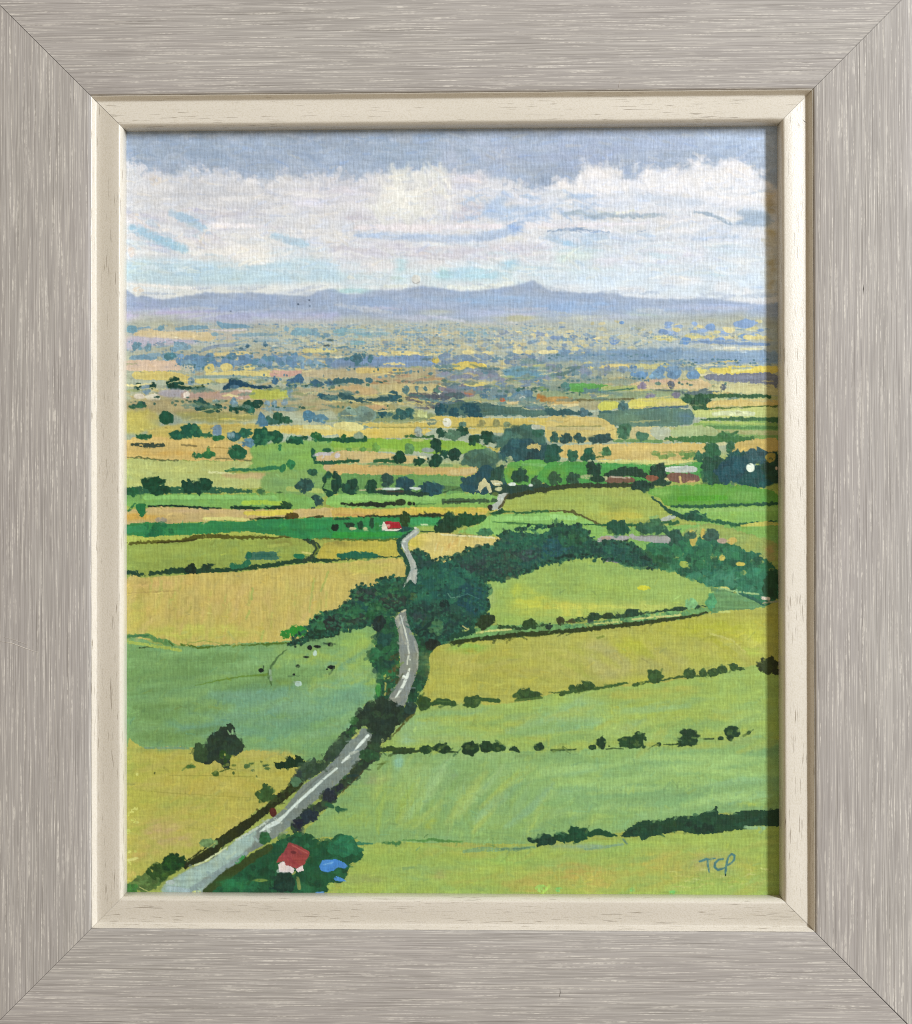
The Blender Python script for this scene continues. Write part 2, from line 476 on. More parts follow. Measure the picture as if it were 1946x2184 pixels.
def G_(x, y, rx, ry, col, k=0.7, tilt=0.0):
    """a soft glaze, scumbled into wet paint"""
    cx, cy = tp((x, y)); rx, ry = tl(rx), tl(ry); r = max(rx, ry)
    sl = window(cx - r, cy - r, cx + r, cy + r, r * 0.9)
    if sl is None: return
    ca, sa = math.cos(tilt), math.sin(tilt)
    dx, dy = PX[sl] - cx, PY[sl] - cy
    u, v = (dx * ca + dy * sa) / rx, (-dx * sa + dy * ca) / ry
    d = u * u + v * v + 1.0 * (roll(N14, sl) - 0.5) + 0.9 * (roll(NH2, sl) - 0.5) + 0.5 * (roll(NHs, sl) - 0.5) + 0.5 * roll(FH, sl)
    a = np.exp(-1.25 * np.clip(d, 0, 9)) * k * 1.1
    a = a * np.clip((1.9 - np.sqrt(u * u + v * v)) * 3, 0, 1)
    a = a * (0.72 + 0.5 * roll(WEAVE, sl))
    lay(sl, np.clip(a, 0, 1), col, 0.04, 'h', 0.35, 0.02, 0)
def SC(x0, y0, x1, y1, n, rx, ry, cols, dry=0.15, tilt=0.25, alpha=1.0, own=False, rough=0.45):
    """many small daubs"""
    for _ in range(n):
        B(rnd.uniform(x0, x1), rnd.uniform(y0, y1), rnd.uniform(*rx), rnd.uniform(*ry), rnd.choice(cols), rough=rough, dry=rnd.uniform(0, dry * 2),
          tilt=rnd.uniform(-tilt, tilt), alpha=alpha, own=own)
def TR(x, y, rx, ry, col, lights=None, n=None, rough=0.52, name='painted_tree'):
    """a painted tree or bush: ragged mass with lighter and darker touches worked in"""
    keep = CUR[0]
    if name: part(name)
    c = rgb(col)
    far_ = T[0][0] == 'b' and y < 900
    B(x, y, rx, ry, col, rough=0.7 if far_ else rough, thick=0.9, dry=0.14 if far_ else 0.0)
    for _ in range(7 if min(rx, ry) > 25 else 4):      # lumps along the outline
        t = rnd.uniform(0, 6.283); s = rnd.uniform(0.2, 0.42)
        B(x + rx * 0.86 * math.cos(t), y + ry * 0.86 * math.sin(t), rx * s, ry * s * rnd.uniform(0.7, 1.2), col, rough=0.5, thick=0.9, tilt=rnd.uniform(-1, 1))
    k = n if n is not None else max(3, int(min(rx * ry / 220, 22)))
    for _ in range(k):
        t, q = rnd.uniform(0, 6.283), math.sqrt(rnd.random())
        s = rnd.uniform(0.16, 0.34)
        f = rnd.choice((0.78, 0.86, 1.12, 1.22, 1.06))
        cc = np.clip(c * f + (0.02 if f > 1 else 0), 0, 1)
        if lights and f > 1 and rnd.random() < 0.5: cc = rgb(rnd.choice(lights))
        B(x + rx * 0.85 * q * math.cos(t), y + ry * 0.85 * q * math.sin(t), rx * s + 3, ry * s + 3, cc, rough=0.6, alpha=0.55, dry=0.2, own=False, tilt=rnd.uniform(-1, 1))
    CUR[0] = keep
def LEAF(pts, cols, n, r, dry=0.2, alpha=0.62):
    """touches of foliage scattered inside an outline"""
    q = np.array([tp(p) for p in pts]); ox, oy, s = TILE[T[0]]
    bx0, by0 = q.min(0); bx1, by1 = q.max(0); done = 0; tries = 0
    while done < n and tries < n * 12:
        tries += 1
        x, y = rnd.uniform(bx0, bx1), rnd.uniform(by0, by1); ins = False; j = len(q) - 1
        for i in range(len(q)):
            if (q[i][1] > y) != (q[j][1] > y) and x < (q[j][0] - q[i][0]) * (y - q[i][1]) / (q[j][1] - q[i][1]) + q[i][0]: ins = not ins
            j = i
        if ins:
            rr = rnd.uniform(*r)
            B((x - ox) * s, (y - oy) * s, rr * rnd.uniform(0.8, 1.4), rr * rnd.uniform(0.6, 1.0), rnd.choice(cols), rough=0.55,
              dry=rnd.uniform(0, dry * 2), alpha=alpha, tilt=rnd.uniform(-0.9, 0.9), own=False)
            done += 1
def PULLS(n, box, ang, spread, ln, wd, cols, alpha=0.3, dry=0.25, soft=None, inside=None):
    """long loose pulls of thin paint over an area, in photograph units"""
    keep = T[0]; T[0] = 'p'
    for _ in range(n):
        x, y = rnd.uniform(box[0], box[2]), rnd.uniform(box[1], box[3])
        if inside is not None and not inside(x, y): continue
        t = (ang(x, y) if callable(ang) else ang) + rnd.gauss(0, spread); l = rnd.uniform(*ln)
        w = rnd.uniform(*wd)
        p0 = (x - math.cos(t) * l / 2, y - math.sin(t) * l / 2); p2 = (x + math.cos(t) * l / 2, y + math.sin(t) * l / 2)
        p1 = ((p0[0] + p2[0]) / 2 + rnd.gauss(0, l * 0.04), (p0[1] + p2[1]) / 2 + rnd.gauss(0, l * 0.04))
        if inside is not None and not (inside(*p0) and inside(*p2)): continue
        S([p0, p1, p2], [w * 0.5, w, w * 0.4], rnd.choice(cols), alpha=alpha * rnd.uniform(0.6, 1.3), dry=dry, rough=1.8, soft=soft if soft is not None else w * 0.35, own=False)
    T[0] = keep
def FLECKS(y, x0, x1, step, rx, ry, cols, gap=0.3):
    """a far hedge: a broken row of small touches"""
    keep = T[0]; T[0] = 'p'
    x = x0
    while x < x1:
        if rnd.random() < gap: x += rnd.uniform(2, 7) * step
        B(x, y + rnd.gauss(0, ry[1] * 0.5), rnd.uniform(*rx), rnd.uniform(*ry), rnd.choice(cols), rough=0.5, alpha=rnd.uniform(0.6, 1.0), dry=rnd.uniform(0, 0.2), own=False)
        x += rnd.uniform(0.6, 1.5) * step
    T[0] = keep
# ---- sky
part('painted_sky')
T[0] = 'p'
P([(250, 240), (1690, 240), (1690, 720), (250, 720)], '#dbdee3', rough=0, var=0.03, sm=False)
part('underpainting_green')
P([(250, 700), (1690, 700), (1690, 1930), (250, 1930)], '#a3ab5a', rough=0, var=0.08, sm=False)
G_(900, 800, 900, 90, '#b3ae88', 0.9); G_(500, 1500, 400, 200, '#86a062', 0.8)
part('painted_sky')
G_(560, 400, 330, 40, '#cdcfd6', 0.7); G_(900, 420, 260, 50, '#dcdbe2', 0.7); G_(1350, 400, 300, 40, '#dde1ea', 0.7)
G_(1400, 560, 320, 50, '#d3e0ec', 0.8); G_(600, 580, 330, 34, '#c2d9e3', 0.8); G_(1000, 590, 260, 34, '#cfe0e6', 0.7)
T[0] = 'a1'
EDGE1 = [(0, 345), (40, 345), (110, 355), (190, 400), (230, 440), (300, 420), (380, 430), (500, 440), (560, 360), (640, 390), (700, 450), (800, 420),
         (960, 410), (1050, 470), (1130, 490), (1250, 510), (1400, 440), (1480, 475), (1560, 440), (1640, 435), (1700, 465), (1820, 430)]
EDGE2 = [(60, 475, 'a2'), (130, 495, 'a2'), (200, 510, 'a2'), (260, 450, 'a2'), (380, 440, 'a2'), (560, 440, 'a2'), (640, 452, 'a2'), (720, 410, 'a2'),
         (790, 400, 'a2'), (850, 460, 'a2'), (900, 470, 'a2'), (960, 430, 'a2'), (1080, 420, 'a2'), (1250, 420, 'a2'), (1330, 470, 'a2'), (1480, 490, 'a2'),
         (1580, 550, 'a2'), (1700, 590, 'a2'), (1770, 570, 'a2')]
EDGE3 = [(0, 500, 'a3'), (60, 480, 'a3'), (100, 450, 'a3'), (200, 470, 'a3'), (240, 410, 'a3'), (330, 360, 'a3'), (430, 350, 'a3'), (500, 370, 'a3'),
         (550, 440, 'a3'), (640, 445, 'a3'), (720, 445, 'a3'), (740, 370, 'a3'), (770, 330, 'a3'), (800, 370, 'a3'), (860, 380, 'a3'), (940, 350, 'a3'),
         (1000, 370, 'a3'), (1090, 360, 'a3'), (1110, 290, 'a3'), (1140, 280, 'a3'), (1190, 330, 'a3'), (1230, 370, 'a3'), (1320, 300, 'a3'), (1400, 290, 'a3'),
         (1480, 320, 'a3'), (1560, 370, 'a3'), (1620, 430, 'a3'), (1690, 470, 'a3'), (1740, 520, 'a3'), (1800, 540, 'a3')]
part('painted_dark_cloud')
P(EDGE1 + EDGE2 + EDGE3 + [(1800, -60, 'a3'), (0, -60)], '#a5b4c9', rough=4.5, soft=2.6, var=0.06, grain='h', thick=0.7)
T[0] = 'p'
for _ in range(330):
    x, y = rnd.uniform(262, 1650), rnd.uniform(272, 372)
    if y < 350 - 18 * math.sin(x / 90):
        S([(x, y), (x + rnd.uniform(14, 52), y + rnd.uniform(-12, 12))], rnd.uniform(4, 11), rnd.choice(('#97a9bf', '#a0b1c8', '#abb9cd', '#93a6be', '#b4c0d2', '#bcc6d6')), alpha=0.45, dry=0.2, own=False)
G_(420, 325, 190, 34, '#98abc2', 0.55); G_(640, 330, 160, 32, '#9cadc5', 0.45); G_(860, 330, 120, 30, '#9aaec6', 0.45)
G_(1060, 330, 60, 50, '#b2bed5', 0.7); G_(960, 335, 22, 34, '#b6c1d6', 0.7); G_(1240, 325, 120, 40, '#a7b4d0', 0.6)
G_(1420, 300, 170, 34, '#adbcd8', 0.6); G_(1580, 300, 110, 42, '#b5c6de', 0.75)
part('painted_sky')
EDGE = [tp(p if len(p) == 3 else (p[0], p[1], 'a1')) for p in EDGE1 + EDGE2 + EDGE3]
T[0] = 'p'
for (ex, ey) in EDGE:
    for _ in range(5):
        x, y = ex + rnd.gauss(0, 12), ey + rnd.gauss(2, 6); lt = rnd.random() < 0.62
        S([(x, y), (x + rnd.uniform(-16, 16), y + rnd.uniform(2, 13) * (1 if lt else -1))], rnd.uniform(4, 11), rnd.choice(('#dcdde4', '#d2d5de', '#e0dfe4') if lt else ('#a9b6ca', '#b2bdd0')), alpha=0.55, dry=0.25, rough=2.0, soft=2.0, own=False)
T[0] = 'a1'
B(280, 500, 46, 58, '#dcd2c6', dry=0.5, alpha=0.6); B(100, 795, 48, 26, '#e2d4be', dry=0.4, alpha=0.8)
B(80, 1095, 28, 52, '#e2cfc2', dry=0.35, alpha=0.8); B(312, 890, 18, 22, '#e2d2bd', dry=0.3, alpha=0.7)
G_(650, 600, 420, 70, '#c8cbd2', 0.7); G_(1000, 720, 300, 60, '#cdcfd7', 0.6); G_(1600, 650, 190, 110, '#dcdce8', 0.8); G_(200, 600, 170, 60, '#d4d6da', 0.6)
G_(900, 790, 260, 50, '#c1c2d0', 0.7); G_(250, 800, 160, 30, '#c3c4d6', 0.7)
S([(520, 745), (600, 740), (700, 775)], 30, '#b8bbd6', alpha=0.7, soft=3)
S([(420, 775), (540, 815), (620, 850), (700, 905)], [50, 70, 70, 50], '#a3c2dc', soft=3.5, alpha=0.75, dry=0.18)
S([(85, 900), (200, 945), (330, 1010), (530, 1080)], [70, 85, 85, 80], '#a0c8e0', soft=4.0, alpha=0.7, dry=0.2)
G_(330, 1070, 150, 36, '#c3c5db', 0.7, 0.35); G_(650, 940, 120, 30, '#bcc4da', 0.7)
S([(760, 890), (900, 882), (1110, 885)], [50, 44, 26], '#eceaf0', soft=2, dry=0.15); S([(1120, 890), (1400, 900)], 22, '#e2e0e8', soft=2, alpha=0.6)
B(1150, 1010, 30, 28, '#bfc3c6', soft=0.4, alpha=0.8)
S([(1280, 965), (1400, 1000), (1570, 1040)], [40, 80, 70], '#a9cbe3', soft=5, alpha=0.75)
B(1040, 1110, 215, 85, '#e4e4e3', soft=0.5, alpha=0.85, own=False); B(1180, 1150, 80, 60, '#e8e8e2', soft=0.4, alpha=0.8, own=False)
G_(700, 1090, 160, 50, '#dcdcde', 0.7)
P([(40, 1180), (500, 1175), (900, 1200), (1250, 1220), (1500, 1180), (1820, 1220), (1820, 1370), (1300, 1390), (800, 1400), (40, 1370)], '#bdd7e4', soft=5, alpha=0.85, var=0.05)
G_(170, 1290, 180, 60, '#c9dde0', 0.8); G_(900, 1330, 300, 40, '#c3dbe2', 0.6); G_(1560, 1290, 120, 90, '#cfdfe8', 0.6)
P([(40, 1370), (400, 1400), (900, 1400), (1300, 1380), (1820, 1370), (1820, 1520), (40, 1520)], '#dfe4e3', soft=4, alpha=0.9, var=0.03)
S([(60, 1380), (420, 1410), (640, 1420)], 26, '#e9e9e6', soft=3); B(140, 1430, 40, 24, '#e4d8c8', dry=0.4, alpha=0.8)
T[0] = 'a2'
B(600, 650, 210, 150, '#e1e3de', soft=0.5, alpha=0.85, own=False); B(720, 500, 110, 70, '#dee0dd', soft=0.5, alpha=0.8, own=False); B(500, 760, 100, 60, '#e4e5de', soft=0.5, alpha=0.75, own=False)
G_(110, 600, 160, 90, '#dbd8e2', 0.7); G_(220, 810, 260, 34, '#c1c0cd', 0.8); G_(1130, 480, 150, 50, '#d9d6e0', 0.7); G_(1120, 560, 90, 34, '#c5cbdf', 0.6)
S([(180, 900), (600, 895), (1000, 900), (1400, 890)], [40, 70, 60, 34], '#e3dee4', soft=4, dry=0.1, alpha=0.9)
S([(180, 960), (450, 968), (700, 985), (1100, 1000), (1320, 970), (1520, 930)], [40, 60, 64, 70, 80, 60], '#b3c7e3', soft=4, dry=0.12, alpha=0.9)
B(850, 820, 130, 48, '#bec6e5', soft=0.5, alpha=0.8, own=False); B(1150, 720, 130, 46, '#c3c1cc', soft=0.5, alpha=0.8, own=False); G_(1100, 800, 140, 40, '#cbc7d2', 0.7)
G_(1180, 660, 140, 26, '#e0dfd8', 0.7)
P([(1280, 705), (1360, 640), (1440, 610), (1480, 665), (1420, 715), (1560, 720), (1700, 725), (1820, 745), (1820, 820), (1600, 870), (1590, 920), (1520, 950), (1480, 920), (1400, 840), (1260, 820)],
  '#aec5e2', soft=4, rough=5, dry=0.15, alpha=0.75)
B(1540, 905, 60, 36, '#97b6e6', soft=0.4, alpha=0.8, own=False); S([(1560, 705), (1700, 730)], 16, '#c9d8ea', alpha=0.8)
S([(1640, 880), (1820, 880)], 50, '#e3e0e6', soft=3, alpha=0.8); S([(1480, 1000), (1640, 985)], 36, '#e2e0d8', soft=3, alpha=0.7)
S([(1480, 865), (1530, 845)], 18, '#dfe2ea', soft=1.5)
P([(0, 1040), (500, 1030), (1100, 1060), (1500, 1040), (1820, 1060), (1820, 1160), (1200, 1180), (500, 1160), (0, 1170)], '#cfced9', soft=6, alpha=0.85, var=0.04)
S([(480, 1140), (900, 1150), (1150, 1150)], 16, '#bdbbc6', soft=3, alpha=0.5); G_(560, 1050, 110, 16, '#bfc0cf', 0.6)
G_(330, 1230, 330, 60, '#dcdbe0', 0.75); G_(850, 1220, 160, 50, '#e0dfe2', 0.7); G_(1450, 1150, 260, 30, '#dcdce2', 0.7)
for (x, y, rx, ry, c) in ((560, 1225, 52, 62, '#b4d9e2'), (930, 1300, 62, 50, '#add7dd'), (1060, 1300, 110, 48, '#b2d2eb'), (1250, 1300, 190, 52, '#b2d9e8'),
                          (1500, 1225, 85, 48, '#afd3e7'), (1170, 1225, 50, 40, '#bcd9ea'), (550, 1330, 60, 40, '#c6dee4'), (1700, 1260, 120, 36, '#c6deea')):
    B(x, y, rx, ry, c, soft=0.45, alpha=0.85, own=False, dry=0.08)
S([(960, 1410), (1100, 1415), (1300, 1405), (1500, 1370)], 30, '#e0e7e3', soft=2.5); S([(420, 1400), (600, 1400)], 34, '#dfe6e2', soft=2.5)
part('painted_spot'); B(1790, 505, 56, 52, '#97a7be', soft=0.3); part('painted_spot'); B(690, 1340, 40, 38, '#d2d4d0', soft=0.2); S([(660, 1365), (690, 1378), (722, 1360)], 6, '#a9adb0'); part('painted_sky')
T[0] = 'a3'
P(EDGE3[2:] + [(1800, 620), (1300, 600), (900, 540), (600, 540), (300, 520), (60, 530)], '#e6e7ec', rough=4.0, soft=2.4, alpha=0.85, var=0.03)
P([(0, 530), (300, 540), (620, 520), (900, 540), (1300, 610), (1700, 640), (1700, 680), (900, 660), (0, 680)], '#d0d9e7', soft=5, alpha=0.75)
for (x, y, r) in ((110, 480, 40), (350, 390, 50), (440, 400, 60), (770, 380, 36), (950, 390, 60), (1145, 330, 40), (1390, 340, 70), (1500, 380, 70)):
    B(x, y, r, r * 0.8, '#edeaeb', soft=0.6, alpha=0.8, own=False, dry=0.1)
G_(140, 560, 100, 60, '#e3e2da', 0.8); G_(480, 500, 110, 50, '#dfe3ec', 0.6)
S([(350, 690), (420, 690), (500, 690), (600, 695), (650, 670)], 20, '#dfe3da', soft=1.5)
S([(120, 700), (190, 685), (240, 685), (350, 725), (430, 700), (520, 715), (640, 700), (720, 712), (830, 710), (900, 700)], [24, 30, 40, 30, 24, 22, 30, 34, 26, 10], '#a8b9c6', soft=1.8, alpha=0.9)
S([(640, 718), (720, 722), (830, 712)], [16, 22, 12], '#8ea3b2', soft=1.2, alpha=0.9); B(300, 700, 50, 40, '#b5c5d0', soft=0.5, alpha=0.8, own=False)
S([(900, 700), (1110, 690)], 30, '#bccbd8', soft=3, alpha=0.7)
S([(1110, 680), (1200, 690), (1300, 730), (1390, 780)], [14, 24, 26, 18], '#a3b5c7', soft=1.8)
P([(1420, 670), (1640, 680), (1690, 740), (1650, 800), (1400, 780), (1500, 730)], '#9fb3c8', soft=2.2, dry=0.1)
S([(0, 790), (300, 785), (760, 770)], [34, 36, 14], '#e4e2ea', soft=2.5, alpha=0.9); S([(1400, 800), (1680, 810)], 30, '#dde3ea', soft=3)
S([(0, 832), (120, 820), (240, 812), (320, 832), (470, 842)], [10, 12, 18, 10, 6], '#8da2be', soft=1.0)
P([(0, 835), (240, 825), (500, 845), (760, 840), (800, 900), (500, 930), (200, 950), (0, 930)], '#b3c9df', soft=4, alpha=0.9); B(130, 925, 60, 32, '#a5c8e4', soft=0.4, alpha=0.9, own=False)
G_(1250, 880, 360, 34, '#c3d1e4', 0.7); S([(1100, 890), (1300, 880), (1440, 870)], 22, '#b0c1d8', soft=4, alpha=0.7); S([(680, 832), (740, 826)], 8, '#93a6bd')
G_(900, 1010, 320, 70, '#dadae7', 0.8); G_(1450, 960, 230, 60, '#cbd9e8', 0.7); B(210, 1020, 160, 48, '#d6e4e2', soft=0.5, alpha=0.85, own=False); B(110, 1060, 40, 50, '#c9e0da', soft=0.5, alpha=0.7, own=False)
S([(60, 1110), (250, 1140)], 24, '#e0e4da', soft=3, alpha=0.8); G_(430, 1060, 150, 30, '#d9dbe8', 0.6)
P([(0, 1130), (500, 1150), (1000, 1130), (1700, 1130), (1700, 1330), (900, 1330), (0, 1250)], '#cfe0ee', soft=8, alpha=0.7)
for (x, y, rx, ry) in ((1000, 1210, 180, 44), (1330, 1245, 80, 48), (1500, 1290, 160, 40), (620, 1270, 160, 26), (1480, 1120, 60, 40), (150, 1250, 150, 20)):
    B(x, y, rx, ry, '#e0e4e9', soft=0.6, alpha=0.8, own=False)
B(1590, 1260, 50, 14, '#a8c0e0', soft=0.5, alpha=0.8, own=False)
# layered cloud: loose horizontal pulls
PULLS(150, (265, 385, 1000, 520), 0.02, 0.12, (30, 110), (6, 16), ('#d4d5da', '#dbdce0', '#ced1d8', '#e1e1e4', '#e9e8e8', '#cacdd6'), 0.45)
PULLS(120, (950, 400, 1640, 520), -0.02, 0.14, (30, 110), (6, 15), ('#dde0e9', '#e6e8ee', '#cfd8e6', '#c2cfe0', '#ecebf0', '#d6dce8'), 0.42)
PULLS(110, (265, 515, 1640, 585), 0.0, 0.1, (30, 120), (5, 13), ('#cadde8', '#dae5ec', '#e6eaea', '#d3e0ec', '#bdd7e6', '#eaecec'), 0.45)
PULLS(46, (380, 500, 600, 548), 0.08, 0.2, (20, 60), (8, 16), ('#e8e8e4', '#eceae6', '#e2e2e2'), 0.55)
PULLS(60, (800, 370, 960, 470), 1.2, 0.5, (20, 60), (8, 18), ('#e6e8e2', '#eae9e4', '#e0e2de'), 0.5)
PULLS(60, (1200, 350, 1630, 410), 0.6, 0.7, (14, 40), (8, 16), ('#ecebec', '#e6e8ee', '#f0eeee'), 0.5)
PULLS(40, (265, 450, 480, 520), 0.38, 0.15, (24, 70), (6, 14), ('#c9cbdc', '#d6d4de', '#bcd0e2', '#dcdadf'), 0.5)
PULLS(50, (1000, 415, 1300, 470), 0.1, 0.3, (20, 60), (6, 12), ('#b4c8e2', '#c2d0e4', '#d6dbe6', '#a9c2e2'), 0.5)
T[0] = 'a1'
S([(85, 900), (200, 945), (330, 1010), (530, 1080)], [60, 80, 80, 70], '#9cc7e0', soft=4, alpha=0.7, dry=0.2); S([(420, 775), (540, 815), (700, 905)], [50, 64, 44], '#abc8de', soft=4, alpha=0.5, dry=0.25)
S([(760, 890), (900, 882), (1110, 885)], [50, 44, 26], '#f0eef2', soft=2, dry=0.15, alpha=0.9); G_(1040, 1110, 200, 70, '#ecebe8', 0.85); G_(1180, 1150, 80, 50, '#efeee8', 0.8); S([(1300, 975), (1560, 1040)], 60, '#b0cfe4', soft=5, alpha=0.55); G_(300, 560, 200, 40, '#dfe0e4', 0.6)
T[0] = 'a2'
G_(600, 660, 190, 130, '#ecece6', 0.7); S([(180, 900), (700, 900), (1400, 890)], [34, 56, 26], '#ebe5ea', soft=4, alpha=0.6); S([(180, 960), (700, 985), (1100, 1000), (1520, 930)], [34, 50, 56, 50], '#b9cbe4', soft=4, alpha=0.55, dry=0.15); G_(350, 1230, 260, 50, '#e6e5e8', 0.6); G_(1100, 1310, 260, 44, '#bddbe8', 0.6); G_(920, 1300, 60, 44, '#b2d8de', 0.7); G_(1500, 1225, 80, 44, '#b6d6e8', 0.7); G_(560, 1230, 50, 56, '#bbdbe4', 0.7)
T[0] = 'a3'
S([(120, 700), (240, 685), (350, 725), (430, 700), (520, 715), (720, 712), (900, 700)], [20, 34, 26, 20, 20, 30, 10], '#a5b6c4', soft=1.8, alpha=0.75, rough=1.2); S([(1110, 680), (1300, 730), (1390, 780)], [14, 24, 16], '#a3b5c7', soft=1.8, alpha=0.75); P([(1430, 680), (1640, 685), (1690, 740), (1650, 795), (1420, 775), (1500, 730)], '#a2b5c9', soft=2.5, dry=0.12, alpha=0.8); S([(0, 832), (240, 812), (470, 842)], [10, 16, 6], '#8fa4be', soft=1.2, alpha=0.8)
# right margin of the sky, worked in ochre greys
T[0] = 'a3'
for (x, y, rx, ry, c) in ((1690, 560, 50, 70, '#c3b59a'), (1700, 640, 40, 60, '#b5a98c'), (1700, 850, 46, 60, '#c9bd98'), (1700, 1050, 44, 120, '#bfb595'), (1700, 1230, 44, 90, '#bfb79c')):
    B(x, y, rx, ry, c, soft=0.4, alpha=0.8, own=False)
# ---- hills
part('painted_hills')
T[0] = 'a1'
H1 = [(0, 1420), (40, 1430), (80, 1460), (120, 1490), (180, 1480), (260, 1500), (350, 1510), (480, 1490), (600, 1475), (760, 1455), (900, 1460), (1080, 1455), (1250, 1465),
      (1400, 1470), (1530, 1485), (1620, 1480), (1680, 1440), (1780, 1420), (1830, 1430)]
H2 = [(70, 1458, 'a2'), (200, 1470, 'a2'), (260, 1448, 'a2'), (320, 1432, 'a2'), (420, 1440, 'a2'), (560, 1432, 'a2'), (660, 1412, 'a2'), (740, 1400, 'a2'), (840, 1405, 'a2'),
      (950, 1425, 'a2'), (1060, 1440, 'a2'), (1200, 1440, 'a2'), (1350, 1425, 'a2'), (1500, 1400, 'a2'), (1620, 1370, 'a2'), (1690, 1353, 'a2'), (1740, 1380, 'a2'), (1800, 1420, 'a2')]
H3 = [(60, 1285, 'a3'), (120, 1290, 'a3'), (250, 1300, 'a3'), (480, 1300, 'a3'), (600, 1330, 'a3'), (750, 1340, 'a3'), (1000, 1350, 'a3'), (1250, 1345, 'a3'), (1400, 1365, 'a3'),
      (1640, 1390, 'a3'), (1800, 1390, 'a3')]
P(H1 + H2 + H3 + [(1800, 1620, 'a3'), (0, 1800)], '#9fafc7', rough=1.4, soft=1.6, var=0.04, thick=0.6)
G_(200, 1560, 200, 60, '#a3b1d6', 0.7); G_(900, 1560, 350, 60, '#9db3d6', 0.6); B(1560, 1545, 130, 60, '#94a4bf', soft=0.6, alpha=0.7, own=False)
S([(40, 1670), (500, 1640), (1000, 1680), (1820, 1680)], 110, '#b4badb', soft=10, alpha=0.8, own=False); G_(330, 1640, 380, 34, '#c0b8dc', 0.8); G_(150, 1680, 150, 36, '#cbc6e2', 0.7)
S([(1140, 1688), (1400, 1685)], 14, '#cfd0e8', alpha=0.7); S([(60, 1620), (300, 1630)], 10, '#c6c2e0', alpha=0.7)
for (x, y) in ((1505, 1555), (1600, 1520), (1605, 1570), (930, 1613)): B(x, y, 8, 6, '#3a4a60')
T[0] = 'a2'
G_(400, 1540, 380, 60, '#9ab2d4', 0.6); G_(1300, 1520, 380, 60, '#96b6da', 0.7); G_(850, 1570, 300, 40, '#adb8d4', 0.6); G_(1300, 1640, 360, 34, '#b4c0dc', 0.7)
G_(160, 1440, 150, 24, '#a9d0d6', 0.7)
for (x, y, rx, ry, c) in ((850, 1620, 160, 28, '#b3bab4'), (1550, 1680, 180, 34, '#bfc1a4'), (950, 1730, 190, 34, '#c0c1a6'), (250, 1700, 300, 24, '#b7bab0'), (1250, 1760, 200, 24, '#c6c3a6'), (650, 1740, 200, 26, '#b3bcae')):
    G_(x, y, rx, ry, c, 0.85)
S([(700, 1660), (850, 1660), (980, 1680), (1100, 1705)], 26, '#c6cce4', soft=3, alpha=0.85); S([(1130, 1735), (1300, 1730), (1550, 1715)], 24, '#d6d8e4', soft=3, alpha=0.85)
T[0] = 'a3'
G_(200, 1400, 330, 60, '#9ab8de', 0.7); G_(700, 1430, 250, 44, '#a5bcdc', 0.6); G_(1300, 1420, 330, 44, '#a9bce0', 0.7)
G_(250, 1500, 250, 36, '#c0c6ba', 0.85); G_(780, 1470, 160, 40, '#b8c9be', 0.85); G_(1080, 1540, 300, 40, '#c6ced8', 0.8); G_(560, 1540, 200, 30, '#c0ccbe', 0.7); G_(1500, 1510, 200, 40, '#a6bcdc', 0.7)

PULLS(70, (265, 655, 1640, 700), 0.0, 0.08, (40, 140), (6, 13), ('#b2bdd2', '#b8c0d2', '#bfc0d6', '#b4c2d0', '#c2c8ce', '#bac4c4'), 0.5)
PULLS(50, (265, 610, 1640, 660), 0.0, 0.1, (30, 100), (5, 12), ('#a3b2ca', '#9dafc8', '#a9b7ce', '#9aaeca'), 0.4)
# ---- the far plain
part('painted_far_plain')
T[0] = 'p'
P([(250, 694), (480, 690), (760, 688), (1000, 692), (1300, 690), (1690, 690), (1690, 960), (250, 960)], '#aeb4a4', rough=4, soft=10, var=0.07)
for (x, y, rx, ry, c) in ((400, 716, 200, 14, '#c2b9b4'), (760, 716, 300, 20, '#b7bba4'), (1150, 720, 250, 22, '#babda8'), (1450, 715, 220, 22, '#b3c0c8'), (500, 760, 260, 16, '#b1ab98'),
                          (850, 745, 250, 18, '#b9b594'), (1300, 760, 300, 22, '#a3b0b4'), (1520, 745, 160, 20, '#a9b8c8'), (900, 800, 330, 18, '#b0a286'), (1250, 810, 300, 20, '#a8a88c'), (1560, 800, 150, 20, '#bcb690'),
                          (430, 860, 260, 24, '#b5a272'), (850, 850, 260, 26, '#a5a27c'), (1200, 850, 180, 22, '#98a07c'), (1550, 850, 150, 24, '#bdbd80')):
    G_(x, y, rx, ry, c, 0.85)
# mottled country: pale fields, blue woods
SC(270, 700, 1640, 745, 120, (4, 16), (1.6, 3.2), ('#c2bea6', '#8aa6b6', '#8fa9b4', '#7f9fb2', '#c6c2a6', '#9aabb0', '#a8b2aa'), alpha=0.8)
SC(270, 745, 1640, 800, 170, (4, 18), (1.8, 3.6), ('#cbbf8e', '#8398a8', '#7892a6', '#b3a788', '#c9b98a', '#8c9ca2', '#a59c88'), alpha=0.8)
SC(270, 800, 1640, 880, 240, (5, 22), (2, 4), ('#cbb67c', '#6f8f98', '#a89a70', '#8d966c', '#c4ac74', '#6c8580', '#bfa678'), alpha=0.75)
for k in range(34):
    y = 692 + (k / 34) ** 1.25 * 108; f = (y - 690) / 110; x = rnd.uniform(265, 700)
    FLECKS(y, x, min(1645, x + rnd.uniform(300, 1200)), 5 + 5 * f, (1.6 + f, 3.5 + 3 * f), (1.0 + 0.4 * f, 1.9 + 1.4 * f),
           ('#8aa6b6', '#7f9fb4', '#94acb8', '#7592ac') if f < 0.4 else ('#6f8fa4', '#5f8496', '#7a94a6', '#6a88a0'), 0.35)
